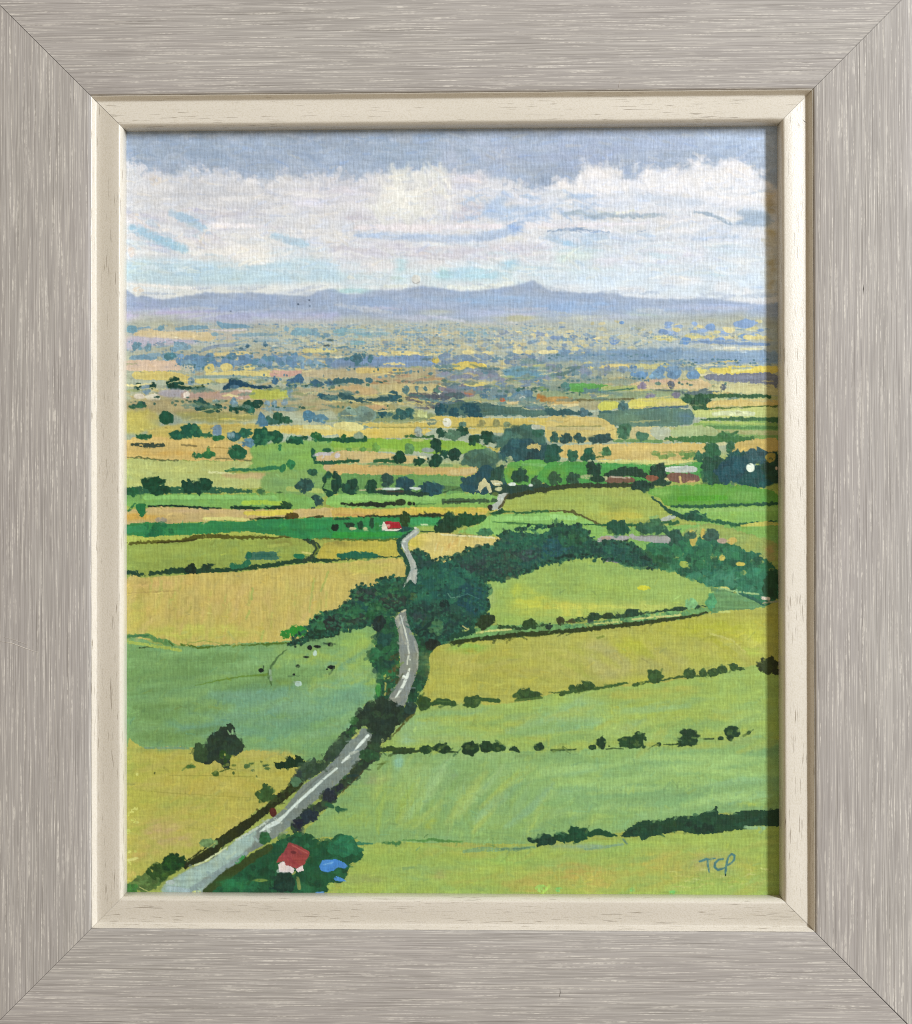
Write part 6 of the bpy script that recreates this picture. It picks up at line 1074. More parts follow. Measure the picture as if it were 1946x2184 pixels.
for (x, y, rx, ry, c, k) in ((640, 330, 160, 110, '#9cba84', 0.7), (600, 440, 90, 80, '#9cbd9a', 0.75), (540, 660, 44, 80, '#90bba6', 0.85), (1200, 350, 420, 130, '#98b470', 0.6), (350, 800, 120, 60, '#9a9f76', 0.7), (760, 780, 240, 130, '#9eba80', 0.6), (1000, 900, 300, 120, '#98b378', 0.6), (600, 1150, 70, 60, '#a5ad48', 0.85), (800, 1170, 70, 60, '#a5b04c', 0.85), (420, 950, 130, 120, '#a3b25c', 0.6), (1400, 1200, 330, 110, '#9cb768', 0.6),
                             (200, 1150, 230, 90, '#a0b45e', 0.6), (1000, 780, 70, 40, '#8a9c80', 0.5), (500, 1480, 330, 70, '#9cb560', 0.6), (750, 1600, 260, 90, '#94b072', 0.7), (1650, 1690, 250, 80, '#b8a95c', 0.8), (900, 1620, 60, 40, '#a89c68', 0.6), (250, 1660, 180, 50, '#9ca468', 0.7), (1450, 1500, 300, 40, '#98b862', 0.7), (1200, 600, 330, 60, '#9db77c', 0.6), (1500, 750, 250, 120, '#96b378', 0.6)):
    G_(x, y, rx, ry, c, k)
for _ in range(60):
    x, y = rnd.uniform(500, 1700), rnd.uniform(620, 1250); S([(x, y), (x - rnd.uniform(10, 40), y + rnd.uniform(60, 130))], rnd.uniform(20, 44), rnd.choice(('#9db878', '#90ac66', '#a4b862', '#98b480')), alpha=0.3, dry=0.3, soft=2, own=False)
S([(890, 770), (860, 820), (840, 860)], 8, '#6c8060', dry=0.3, own=False); S([(960, 640), (900, 750)], 14, '#b4c89a', dry=0.3, alpha=0.7, own=False)
T[0] = 'd3'
PULLS(40, (1440, 1855, 1640, 1900), -0.05, 0.2, (12, 40), (2, 5), ('#d0cc86', '#c6c070', '#bcb462', '#d6d292'), 0.6, 0.5, 0.8)
for (x, y) in ((80, 1560), (640, 1560), (940, 1585)): B(x, y, 26, 18, '#7fc070', dry=0.4, own=False)
T[0] = 'd2'
B(1760, 1740, 60, 30, '#a8d070', dry=0.45, own=False)
PULLS(130, (790, 1590, 1300, 1790), lambda x, y: -1.15 + (x - 790) / 900.0, 0.2, (50, 130), (10, 28), ('#94b47c', '#86a66a', '#9fb56a', '#8fb082', '#82a672', '#a8ba6c'), 0.32, inside=lambda x, y: 1605 < y < 1790 and x > 800 - (y - 1600) * 0.3)
PULLS(110, (1200, 1600, 1640, 1740), -0.08, 0.12, (60, 170), (10, 26), ('#90b482', '#86aa70', '#9cbc84', '#98b46c', '#a6be70', '#82a67a'), 0.34)
PULLS(90, (870, 1490, 1640, 1590), -0.15, 0.25, (50, 140), (10, 24), ('#a2b662', '#94b07a', '#aab45a', '#8fae74', '#b2b45c', '#9cb88a'), 0.34, inside=lambda x, y: y > 1500 - (x - 870) * 0.08)
PULLS(110, (950, 1370, 1640, 1480), lambda x, y: 0.75 if x > 1200 else -0.2, 0.25, (40, 120), (10, 24), ('#b4ac5c', '#a8a850', '#bcb25e', '#aab04e', '#c0b86a', '#b0a860'), 0.34, inside=lambda x, y: 1400 - (x - 950) * 0.06 < y < 1470 - (x - 950) * 0.05)
PULLS(90, (870, 1800, 1640, 1900), -0.1, 0.2, (40, 120), (8, 20), ('#a2b45e', '#98b068', '#b0ae5c', '#a8b862', '#b8a85c', '#90aa66'), 0.34)
PULLS(34, (800, 1600, 1150, 1780), lambda x, y: -1.2 + (x - 800) / 700.0, 0.12, (70, 150), (12, 26), ('#a8c48c', '#83a468', '#b0be6c', '#8cb08c', '#a0b45c'), 0.5, 0.25, inside=lambda x, y: 1612 < y < 1785 and x > 810 - (y - 1600) * 0.3)
PULLS(26, (1180, 1610, 1640, 1730), -0.06, 0.08, (100, 240), (12, 28), ('#9cc294', '#86ac78', '#a8c47c', '#80a272'), 0.5, 0.25)
PULLS(26, (900, 1510, 1630, 1585), -0.12, 0.15, (70, 180), (12, 24), ('#93b384', '#b0b858', '#86a66a', '#a6bc70'), 0.5, 0.25)
PULLS(20, (1240, 1365, 1620, 1440), 0.7, 0.15, (50, 120), (14, 28), ('#bcb84a', '#a8a63a', '#c2b870', '#b0b048'), 0.5, 0.25, inside=lambda x, y: 1385 - (x - 950) * 0.06 < y < 1455 - (x - 950) * 0.06)
T[0] = 'c2'
# hedge one
def bushes(lst, cols):
    for (x, y, rx, ry) in lst: TR(x, y, rx, ry, rnd.choice(cols), lights=('#5a6f3a', '#4a6432'), n=max(4, int(rx * ry / 450)), rough=0.25, name='painted_bush')
GR1 = ('#2e4a26', '#2f4c28', '#33502a')
T[0] = 'c2'
bushes([(752, 1762, 58, 56), (1175, 1742, 74, 46), (1640, 1692, 108, 44)], GR1)
part('painted_bush'); S([(830, 1765), (880, 1745), (960, 1755), (1015, 1765)], [40, 54, 60, 40], '#2f4f2b', rough=0.8); S([(860, 1742), (980, 1748)], 10, '#4a6838', own=False)
part('painted_bush'); S([(1250, 1728), (1330, 1732), (1400, 1738)], [30, 40, 32], '#33542c', rough=0.8); S([(1540, 1735), (1760, 1712)], 20, '#4f6a34', rough=1, own=False)
T[0] = 'c3'
part('painted_hedge'); S([(0, 1495), (80, 1488), (160, 1486), (260, 1470), (360, 1462), (430, 1450)], [8, 10, 24, 22, 26, 16], '#3c5a2b', rough=1.2); B(110, 1500, 26, 18, '#3a5428')
part('painted_hedge'); S([(430, 1448), (520, 1430), (600, 1416)], [20, 28, 16], '#3c5c2c', rough=1.0); part('painted_hedge'); S([(645, 1432), (700, 1420), (760, 1408), (880, 1395), (1000, 1372), (1150, 1362)], [26, 22, 16, 14, 12, 16], '#3a562a', rough=1.2)
bushes([(180, 1458, 28, 26), (235, 1452, 26, 26), (300, 1435, 54, 32), (815, 1362, 54, 48), (1070, 1345, 44, 38), (1178, 1340, 26, 30), (1255, 1335, 44, 30), (1325, 1315, 40, 30), (1410, 1296, 30, 28), (1455, 1305, 34, 13)], GR1)
TR(1670, 1282, 74, 54, '#2f3a1c', n=9, name='painted_bush'); TR(1730, 1330, 26, 24, '#28301a', n=3, name=None)
# hedge two
T[0] = 'd2'; GR2 = ('#1d3b24', '#1f4025', '#1a3823')
part('painted_hedge'); S([(380, 570), (450, 545), (540, 560), (670, 548)], [20, 40, 50, 20], '#2e4627', rough=1.6); S([(500, 585), (640, 575), (720, 565)], 24, '#2c4224', rough=1.4)
bushes([(770, 555, 54, 34), (912, 545, 68, 40), (1150, 545, 70, 50), (1290, 535, 60, 46), (1385, 545, 62, 38), (1740, 535, 42, 34)], GR2)
part('painted_bush'); P([(1480, 562), (1530, 522), (1580, 575), (1555, 578), (1530, 565)], '#1f3d24', rough=0.6); S([(960, 572), (1050, 580)], [24, 14], '#2a4426')
T[0] = 'd3'
part('painted_hedge'); S([(22, 498), (120, 500), (210, 494)], [10, 13, 10], '#33502c', rough=0.6); part('painted_hedge'); S([(440, 492), (500, 486), (570, 490)], [8, 10, 8], '#33502c', rough=0.6); S([(460, 472), (468, 474)], 10, '#2a4426'); part('painted_hedge'); S([(880, 456), (940, 458), (1010, 450)], [8, 12, 14], '#2a4827', rough=0.8); S([(790, 470), (830, 452)], 8, '#3c5a30'); part('painted_hedge'); S([(1185, 415), (1258, 413)], 12, '#1f3d24', rough=0.5)
bushes([(335, 478, 30, 20), (405, 445, 40, 44), (635, 440, 92, 46), (690, 405, 54, 38), (840, 455, 18, 17), (1080, 385, 62, 44), (1060, 430, 82, 34), (1400, 360, 62, 40), (1385, 405, 24, 22), (1315, 410, 22, 16), (1525, 368, 15, 15)], GR2)
# hedge three
part('painted_hedge'); P([(550, 1155), (600, 1100), (640, 1070), (700, 1045), (760, 1028), (850, 1040), (950, 1012), (1120, 1000), (1190, 970), (1255, 955), (1270, 925), (1290, 930), (1290, 992), (1390, 995), (1420, 975), (1500, 958), (1640, 960), (1760, 945), (1760, 1085), (1640, 1075), (1510, 1085), (1480, 1105), (1400, 1110), (1280, 1130), (1200, 1142), (1000, 1118), (920, 1135), (850, 1135), (770, 1165), (712, 1195), (690, 1160), (600, 1165)], '#1c3f2c', rough=1.3, var=0.1, grain='n', sm=False)
LEAF([(600, 1120), (760, 1050), (1200, 1000), (1640, 985), (1640, 1060), (1200, 1120), (760, 1130)], ('#163424', '#24503a', '#1a3a2c', '#23482f'), 50, (12, 30)); LEAF([(1000, 1060), (1200, 1040), (1260, 1110), (1100, 1110)], ('#112a22', '#153026'), 12, (14, 30))
TR(230, 1140, 74, 52, '#16452f', n=10, name='painted_bush'); TR(120, 1165, 74, 32, '#17442f', n=6, name='painted_bush'); TR(20, 1195, 40, 34, '#143627', n=5, name='painted_bush'); part('painted_bush'); S([(310, 1145), (380, 1122), (450, 1140), (520, 1150)], [30, 56, 46, 14], '#19462f', rough=1.2)
G_(230, 1235, 160, 24, '#8fa992', 0.8); S([(280, 1255), (420, 1240), (570, 1215)], 18, '#7f9c84', dry=0.25, alpha=0.8, own=False); S([(570, 1180), (600, 1215)], 14, '#6a8a74', dry=0.2, own=False); S([(1500, 1090), (1640, 1092)], 26, '#8fb090', dry=0.3, alpha=0.8, own=False)
T[0] = 'd2'; TR(1760, 1325, 100, 42, '#16392c', n=9, name='painted_bush')
part('painted_hedge'); S([(170, 1350), (240, 1362), (310, 1362)], [20, 24, 12], '#3c7a5d', rough=1.2); part('painted_hedge'); S([(400, 1355), (470, 1352), (548, 1356)], [10, 30, 34], '#4a7d49', rough=1.4, dry=0.1); part('painted_hedge'); S([(575, 1332), (680, 1328), (760, 1335), (830, 1322), (900, 1335), (1090, 1342)], [10, 16, 20, 24, 20, 14], '#5b8b4a', rough=1.4); S([(760, 1310), (795, 1278)], 6, '#5b8050')
S([(1100, 1425), (1250, 1405), (1400, 1410), (1700, 1390)], [30, 40, 30, 24], '#7c9d74', dry=0.3, alpha=0.85, own=False); S([(1420, 1408), (1560, 1400), (1660, 1390)], 12, '#5f8268', dry=0.25, own=False); S([(1345, 1310), (1350, 1390)], 8, '#6a9058', dry=0.2, own=False); S([(690, 1420), (720, 1385)], 8, '#7a9c6a', dry=0.2, own=False)
# ---- signature
T[0] = 'd3'
G_(1250, 1370, 190, 70, '#b3ab70', 0.7)
part('painted_signature'); SG = '#4f7c82'
S([(1152, 1348), (1200, 1332), (1272, 1324)], [14.7, 19.5, 9.6], SG, rough=0.5, dry=0.08); S([(1214, 1338), (1216, 1380), (1226, 1428)], [17.0, 19.5, 9.6], SG, rough=0.5, dry=0.08)
S([(1332, 1328), (1296, 1334), (1270, 1362), (1266, 1392), (1292, 1412), (1330, 1402), (1350, 1392)], [12.2, 15.7, 18.2, 18.2, 17.0, 14.7, 9.6], SG, rough=0.5, dry=0.08)
S([(1368, 1318), (1358, 1370), (1350, 1418), (1348, 1448)], [14.7, 18.2, 17.0, 9.6], SG, rough=0.5, dry=0.08); S([(1362, 1352), (1372, 1310), (1396, 1292), (1418, 1302), (1416, 1332), (1394, 1360), (1366, 1376)], [12.2, 14.7, 17.0, 17.0, 15.7, 15.7, 12.2], SG, rough=0.5, dry=0.08); B(1350, 1452, 5, 8, '#16302c')
# ---- lower left
T[0] = 'd1'
part('painted_field'); P([(30, 565), (200, 545), (560, 530), (800, 560), (1100, 565), (1500, 610), (1490, 760), (1400, 890), (1200, 1040), (900, 1260), (600, 1490), (450, 1570), (300, 1610), (100, 1700), (30, 1900)], '#bbb05a', rough=2.2, var=0.05)
for (x, y, rx, ry, c, k) in ((300, 560, 260, 26, '#9caa62', 0.8), (1200, 600, 300, 40, '#bcb066', 0.7), (700, 850, 500, 130, '#c4ae58', 0.6), (150, 900, 150, 260, '#b5b054', 0.7), (400, 1300, 230, 150, '#c6ab78', 0.85), (330, 1200, 110, 60, '#c4a080', 0.5), (800, 1120, 330, 110, '#c2ae5e', 0.6), (60, 700, 50, 160, '#a8ac58', 0.7), (220, 1450, 140, 80, '#c2a868', 0.7), (600, 780, 300, 40, '#bcb052', 0.6), (1150, 690, 180, 44, '#9fab7a', 0.7)):
    G_(x, y, rx, ry, c, k)
PULLS(120, (275, 1610, 600, 1850), -0.25, 0.35, (40, 110), (8, 22), ('#b8b058', '#c0b462', '#b0b054', '#c6b66c', '#bcac66', '#a8ac56'), 0.34, inside=lambda x, y: x < 620 - (y - 1650) * 0.9)
T[0] = 'd1'
S([(400, 775), (800, 778), (1150, 790)], 8, '#968e44', dry=0.2, alpha=0.7, own=False); S([(150, 905), (600, 940), (1150, 970)], 8, '#a09848', dry=0.25, alpha=0.6, own=False); S([(200, 540), (560, 545)], 20, '#7d9c80', dry=0.3, own=False)
for _ in range(12): B(rnd.uniform(50, 130), rnd.uniform(600, 1650), rnd.uniform(8, 26), rnd.uniform(8, 22), rnd.choice(('#d6d07c', '#cfcf72')), dry=0.5, own=False)
part('painted_tree'); LONE = [(730, 460), (765, 412), (820, 398), (840, 356), (890, 362), (885, 338), (920, 332), (950, 350), (975, 390), (980, 450), (1030, 500), (1062, 538), (1010, 580), (962, 622), (930, 600), (925, 690), (920, 715), (850, 715), (845, 680), (800, 645), (745, 690), (665, 655), (615, 600), (632, 545), (700, 505), (738, 520)]
P(LONE, '#25382d', rough=1.5, var=0.1, grain='n', sm=False); LEAF([(740, 470), (830, 400), (920, 380), (970, 450), (1040, 530), (930, 600), (800, 620), (720, 560)], ('#20302a', '#2a4034', '#1f2f28', '#2c4430'), 36, (16, 40)); TR(672, 582, 58, 72, '#31492e', n=8, name=None); LEAF([(820, 560), (930, 590), (920, 700), (850, 700)], ('#2c4f20', '#3a5f28', '#7a8440', '#264a1c'), 18, (8, 20)); S([(905, 395), (925, 425)], 12, '#7f9c78'); B(945, 405, 8, 22, '#86a47e'); B(880, 600, 6, 10, '#a8a85a')
part('painted_bush'); S([(835, 745), (920, 716)], 10, '#33501f'); part('painted_bush'); TR(795, 762, 30, 22, '#4a642c', n=3, name=None); TR(592, 700, 38, 17, '#4a6a34', n=3, name='painted_bush'); B(952, 757, 10, 14, '#4a5f2a'); B(280, 756, 8, 12, '#5a5f2c'); B(955, 690, 22, 12, '#6f7a3c', dry=0.2); S([(920, 720), (970, 725)], 6, '#55642c')
for (x, y, rx, ry, c) in ((1070, 697, 26, 18, '#4f6b3f'), (1230, 692, 30, 10, '#44603a'), (1240, 718, 26, 10, '#55703f'), (1105, 675, 18, 6, '#4f6b3f'), (1192, 660, 8, 6, '#3f5a34'), (1120, 735, 16, 10, '#66784a'), (1150, 785, 6, 8, '#66703c')): TR(x, y, rx, ry, c, n=2, name=None)
part('painted_bush'); P([(1288, 668), (1340, 668), (1415, 645), (1430, 600), (1480, 640), (1488, 598), (1565, 655), (1595, 695), (1500, 705), (1440, 712), (1400, 728), (1380, 712), (1320, 715)], '#12301b', rough=1.4, sm=False)
part('painted_road_verge'); V1 = [(1480, 760), (1530, 700), (1590, 660), (1640, 630), (1690, 680), (1730, 585), (1800, 520), (60, 420, 'd2'), (140, 400, 'd2'), (160, 450, 'd2'), (0, 640, 'd2'), (1700, 745), (1600, 800), (1500, 860), (1440, 850)]
P(V1, '#34493a', rough=2.0, var=0.14, grain='n'); LEAF(V1, ('#2a3f34', '#3f5a44', '#2c3a3c', '#455c48', '#27402c'), 36, (14, 34))
part('painted_hedge'); P([(515, 1535), (600, 1470), (700, 1400), (850, 1290), (1000, 1190), (1200, 1055), (1300, 960), (1380, 900), (1450, 845), (1520, 795), (1545, 850), (1480, 915), (1350, 1015), (1200, 1135), (1050, 1255), (940, 1340), (850, 1390), (780, 1480), (640, 1525), (540, 1580)], '#262e16', rough=1.2, var=0.1, grain='n', sm=False)
LEAF([(1250, 1010), (1400, 890), (1520, 800), (1520, 870), (1350, 1010)], ('#3a4a24', '#2c3c1c', '#44552a'), 20, (12, 28)); TR(1240, 930, 74, 60, '#34522a', n=10, name='painted_bush'); S([(1180, 960), (1175, 1005)], 12, '#4a6a34'); B(1215, 865, 14, 20, '#33502a'); TR(740, 1350, 70, 36, '#6f8a5c', n=6, name=None); TR(1480, 830, 44, 40, '#4a6a50', n=6, name=None); S([(560, 1510), (800, 1350)], 8, '#a8a860', dry=0.4, own=False)
part('painted_road'); P([(370, 1800), (375, 1690), (640, 1545), (750, 1505), (870, 1405), (1050, 1285), (1180, 1195), (1350, 1095), (1460, 965), (1540, 865), (1700, 752), (1800, 660), (60, 560, 'd2'), (130, 480, 'd2'), (230, 372, 'd2'), (300, 378, 'd2'), (322, 440, 'd2'), (250, 570, 'd2'), (200, 665, 'd2'), (30, 842, 'd2'), (-80, 920, 'd2'), (1560, 1075), (1440, 1205), (1280, 1325), (1100, 1435), (940, 1565), (820, 1655), (700, 1800)], '#808888', rough=0.9, var=0.05, sm=False)
T[0] = 'd1'; P([(375, 1695), (640, 1550), (750, 1510), (870, 1410), (1050, 1290), (1150, 1240), (1100, 1380), (900, 1540), (760, 1680), (640, 1790), (375, 1790)], '#a3b6b6', rough=2, soft=2, var=0.08, own=False, dry=0.05); S([(600, 1760), (800, 1620), (1060, 1440)], [60, 50, 30], '#8d9ca4', dry=0.15, soft=2, own=False); S([(620, 1545), (700, 1515), (900, 1390)], 14, '#d6d8b4', dry=0.25, own=False); S([(980, 1330), (1180, 1210), (1250, 1160)], 22, '#c2cac4', dry=0.3, own=False); S([(400, 1740), (560, 1760)], 40, '#aab9c6', dry=0.2, own=False); S([(1130, 1300), (1160, 1340)], 20, '#9cabb0', own=False); S([(1560, 1010), (1400, 1150)], 50, '#7c8486', dry=0.35, own=False); B(640, 1770, 36, 12, '#c6c890', dry=0.3, own=False); B(410, 1690, 50, 20, '#b5bfc6', dry=0.3, own=False)
S([(1800, 700), (1640, 830), (1520, 940)], 12, '#6f7678', dry=0.2, own=False)
part('painted_road_line'); S([(1175, 1258), (1250, 1212), (1330, 1172), (1400, 1110), (1480, 1025), (1620, 902), (1720, 810), (1835, 715)], [8, 36, 38, 24, 20, 26, 18, 16], '#e0e6ea', rough=0.5)
T[0] = 'd2'; part('painted_road_line'); S([(58, 668), (95, 632), (122, 605)], [12, 22, 14], '#e4e8ec', rough=0.4); part('painted_road_line'); S([(150, 578), (215, 510), (282, 435)], [8, 26, 22], '#e6eaee', rough=0.5); S([(0, 630), (40, 600)], 10, '#3c4648', dry=0.1, own=False)
# verge right of the road
part('painted_road_verge'); V2 = [(322, 440), (380, 500), (390, 560), (350, 650), (270, 700), (235, 760), (150, 830), (60, 910), (0, 980), (-40, 1010), (-40, 950), (30, 842), (200, 668), (250, 575)]
P(V2, '#2c3d30', rough=1.8, var=0.14, grain='n'); LEAF(V2, ('#22342a', '#3a5a3a', '#2a3a34', '#2f6038', '#33402c'), 36, (14, 32)); S([(240, 740), (60, 920)], 10, '#4a4428', dry=0.2, own=False); S([(0, 900), (50, 870)], 50, '#232a34', own=False)
TR(290, 610, 78, 46, '#2a4d32', lights=('#3a7a44',), n=9, name='painted_bush'); part('painted_bush'); S([(368, 685), (400, 678), (432, 668)], [10, 18, 8], '#5a7038')
T[0] = 'd1'; part('painted_road_verge'); V3 = [(1440, 1205), (1560, 1070), (1700, 1000), (1730, 930), (1820, 865), (1825, 990), (1740, 1060), (1640, 1130), (1520, 1240), (1480, 1262)]
P(V3, '#28372f', rough=1.8, var=0.14, grain='n'); LEAF(V3, ('#222f3c', '#1c2834', '#3a5638', '#2c4030', '#44502e'), 40, (14, 34)); TR(1600, 1120, 70, 50, '#202f3c', n=8, name=None); TR(1500, 1190, 44, 36, '#1f2433', n=6, name=None); TR(1780, 950, 56, 50, '#242c38', n=6, name=None)
part('painted_red_spot'); B(1292, 1092, 32, 38, '#5a2622', rough=0.3)
# garden and house at the bottom
part('painted_garden'); GARD = [(700, 1820), (720, 1790), (940, 1590), (1200, 1430), (1400, 1295), (1500, 1262), (1600, 1268), (1680, 1320), (1780, 1345), (-30, 1330, 'd2'), (0, 1290, 'd2'), (60, 1268, 'd2'), (150, 1310, 'd2'), (185, 1375, 'd2'), (240, 1452, 'd2'), (210, 1498, 'd2'), (130, 1532, 'd2'), (100, 1605, 'd2'), (70, 1690, 'd2'), (-60, 1700, 'd2'), (1760, 1760), (1700, 1820)]
P(GARD, '#1c5237', rough=1.8, var=0.12, grain='n', sm=False); LEAF(GARD, ('#17472b', '#215a3c', '#1a4a34', '#2a6a48', '#143c2a'), 130, (18, 52)); S([(720, 1770), (900, 1625), (1080, 1500), (1260, 1390)], [60, 80, 70, 60], '#34441f', dry=0.05, rough=1.6, own=False)
TR(1220, 1315, 48, 44, '#2a5a38', n=6, name='painted_bush'); T[0] = 'd2'; TR(80, 1380, 120, 80, '#266a4c', n=16, name='painted_bush'); part('painted_bush'); P([(0, 1050), (20, 1035), (60, 1055), (100, 1075), (40, 1080), (35, 1105), (0, 1080)], '#2a5c42', rough=1, sm=False); T[0] = 'd1'; S([(1750, 1020), (1800, 1045)], 34, '#2c5c40', rough=1.5)
G_(960, 1700, 140, 60, '#2a7a50', 0.7); B(1190, 1672, 66, 14, '#6a8444', dry=0.3, own=False); S([(1040, 1470), (980, 1520)], 30, '#3a8a4c', dry=0.4, own=False); G_(1700, 1650, 90, 80, '#23583a', 0.7); B(1790, 1730, 34, 34, '#9cb05e', dry=0.3, own=False); S([(1500, 1650), (1515, 1740)], 30, '#7f8a50', dry=0.3, own=False)
part('painted_red_roof_house'); P([(1335, 1535), (1385, 1510), (1440, 1550), (1475, 1575), (1462, 1618), (1400, 1625), (1345, 1605)], '#edd6de', rough=0.7, sm=False); P([(1488, 1575), (1545, 1518), (1548, 1590), (1502, 1605)], '#edd6de', rough=0.7, sm=False); P([(1430, 1348), (1490, 1362), (1605, 1432), (1565, 1530), (1490, 1572), (1400, 1542), (1385, 1505), (1318, 1525), (1332, 1482), (1388, 1425)], '#a14549', rough=0.9, sm=False, var=0.1); B(1465, 1432, 26, 14, '#6a2c34', dry=0.15, own=False); S([(1450, 1370), (1580, 1440)], 10, '#b45a58', dry=0.2, own=False); S([(1420, 1480), (1500, 1540)], 20, '#983c44', dry=0.2, own=False)
TR(1390, 1690, 92, 72, '#16342b', n=14, name='painted_bush'); S([(1460, 1620), (1480, 1600)], 14, '#9aa05c', dry=0.2, own=False)
part('painted_pool'); P([(1700, 1520), (1725, 1498), (1800, 1492), (0, 1490, 'd2'), (60, 1510, 'd2'), (108, 1545, 'd2'), (80, 1572, 'd2'), (30, 1555, 'd2'), (1810, 1585), (1745, 1600), (1690, 1575)], '#4a87d9', rough=0.8); S([(1720, 1540), (1800, 1520)], 12, '#6fa3e2', dry=0.2, own=False); part('painted_pool'); T[0] = 'd2'; P([(0, 1642), (50, 1648), (92, 1678), (0, 1675)], '#4f8bd8', rough=0.7); T[0] = 'd1'; S([(1660, 1775), (1720, 1772)], 14, '#5f90d0')
# bushes in the bottom left corner and by the bend
TR(200, 1700, 120, 66, '#5c7540', lights=('#7f8f4c', '#3f6030'), n=22, rough=0.5, name='painted_bush'); TR(330, 1600, 110, 62, '#2c4b22', lights=('#4a6a2c',), n=16, name='painted_bush'); TR(442, 1520, 88, 78, '#14391c', lights=('#2a5a24',), n=14, name='painted_bush'); TR(80, 1745, 60, 40, '#44783a', n=8, name='painted_bush'); S([(60, 1500), (130, 1480)], 24, '#d8cf86', dry=0.35, own=False); S([(150, 1730), (240, 1775)], 8, '#b9b878', own=False); B(80, 1620, 44, 30, '#c9b466', dry=0.2, own=False)
T[0] = 'd2'
part('painted_trees_over_road'); BEND = [(205, 250), (240, 190), (280, 152), (340, 125), (400, 110), (480, 132), (560, 178), (640, 188), (672, 240), (600, 310), (530, 350), (490, 430), (400, 500), (385, 562), (340, 565), (312, 505), (300, 392), (240, 362), (150, 405), (95, 455), (88, 405), (150, 340), (168, 262)]
P(BEND, '#24362c', rough=2.0, var=0.12, grain='n'); LEAF(BEND, ('#1e2f27', '#2c4032', '#22342a', '#2f4a34', '#1a2a24'), 60, (18, 44)); LEAF([(90, 400), (170, 270), (200, 340), (140, 440)], ('#2c5c30', '#234a28', '#3a6a3c'), 12, (14, 28)); S([(490, 440), (600, 320), (670, 250)], [14, 26, 16], '#5a5a28', dry=0.2, rough=1.6, own=False); B(405, 480, 14, 16, '#a8a878', dry=0.2, own=False); TR(640, 200, 50, 50, '#26403a', n=6, name=None); S([(150, 460), (200, 420)], 20, '#b4b46a', dry=0.25, own=False)

# ---- last: small touches everywhere, each a shade off the paint it lands on
def TOUCHES(n, box, ln, wd, ang, spread, gain, alpha, dry):
    keep = T[0]; T[0] = 'p'
    for _ in range(n):
        x, y = rnd.uniform(box[0], box[2]), rnd.uniform(box[1], box[3])
        c = C[min(NY - 1, int((y - Y0) / GS)), min(NX - 1, int((x - X0) / GS))].copy()
        f = 1 + rnd.gauss(0, gain); h = rnd.gauss(0, 0.02)
        c = np.clip(c * f + np.array([h, 0.3 * h, -h]), 0, 1)
        t = ang + rnd.gauss(0, spread); l = rnd.uniform(*ln); dx, dy = math.cos(t) * l / 2, math.sin(t) * l / 2
        w = rnd.uniform(*wd)
        S([(x - dx, y - dy), (x + dx, y + dy)], [w, w * 0.6], c, alpha=alpha, dry=dry, rough=1.0, soft=0.5, own=False, var=0.02)
    T[0] = keep
TOUCHES(1500, (262, 265, 1650, 600), (10, 34), (3, 8), 0.0, 0.35, 0.025, 0.5, 0.2)
TOUCHES(1700, (262, 690, 1650, 930), (3, 10), (1.4, 3.2), 0.0, 0.3, 0.10, 0.7, 0.1)
TOUCHES(1500, (262, 930, 1650, 1320), (4, 16), (1.8, 4.5), -0.1, 0.6, 0.075, 0.6, 0.15)
TOUCHES(1900, (262, 1320, 1650, 1910), (6, 26), (2.2, 6.5), -0.3, 0.6, 0.05, 0.55, 0.2)
for k in range(30):
    y = 715 + (k / 30) ** 1.05 * 165; f = (y - 715) / 165; x = rnd.uniform(265, 1450)
    FLECKS(y, x, min(1640, x + rnd.uniform(50, 260)), 5 + 6 * f, (1.3 + 0.8 * f, 2.8 + 2.6 * f), (0.9 + 0.7 * f, 1.8 + 1.9 * f),
           ('#6f92a8', '#5f86a0', '#7d9cae') if f < 0.3 else (('#466e80', '#3f6874', '#5a8094') if f < 0.65 else ('#24504c', '#30605a', '#1f4844')), 0.35)

# ---------------------------------------------------------------- canvas: place the paint on the board as relief
# photograph units -> millimetres on the canvas plane
uu = (PX - PX_W / 2) / F_PX; vv = -(PY - PX_H / 2) / F_PX
dirs = np.stack([uu, vv, -np.ones_like(uu)], -1) @ RC.T
tt = (0.0 - CAM_P[2]) / dirs[..., 2]
cxy = CAM_P[None, None, :2] + tt[..., None] * dirs[..., :2]
lim_x, lim_y = OW + 0.0004, OH + 0.0004
HT = blur(HT, 1.0)
zz = (HT - HT.mean()) * 0.000085 + (N45 - 0.5) * 0.00006
# land colours toned down below the hills, red and blue most
land = np.clip((PY - 690) / 260, 0, 1)[..., None]
C = C * (1 - land * np.array([0.055, 0.008, 0.06]))
C = np.clip(C * (1 + 0.095 * GRAIN[..., None]) + 0.02 * GRAIN[..., None], 0, 1)
lin = np.where(C <= 0.04045, C / 12.92, ((C + 0.055) / 1.055) ** 2.4)
SAT = 1.0
painting = empty('landscape_painting', W3(0, -OH, -0.003))
painting['label'] = 'acrylic landscape of green fields and winding road under cloudy sky, set in the frame'
painting['category'] = 'painting'
def par(o, p):
    o.parent = p
    o.matrix_parent_inverse = Matrix.Translation(p.location).inverted()
bx, by = OW + 0.0045, OH + 0.0045
bo = mesh_obj('canvas_board', [W3(x, y, z) for z in (-0.0032, -0.0009) for (x, y) in ((-bx, -by), (bx, -by), (bx, by), (-bx, by))],
              [(0, 3, 2, 1), (4, 5, 6, 7), (0, 1, 5, 4), (1, 2, 6, 5), (2, 3, 7, 6), (3, 0, 4, 7)], M_BOARD)
par(bo, painting)
qid = np.maximum(np.maximum(ID[:-1, :-1], ID[1:, :-1]), np.maximum(ID[:-1, 1:], ID[1:, 1:]))
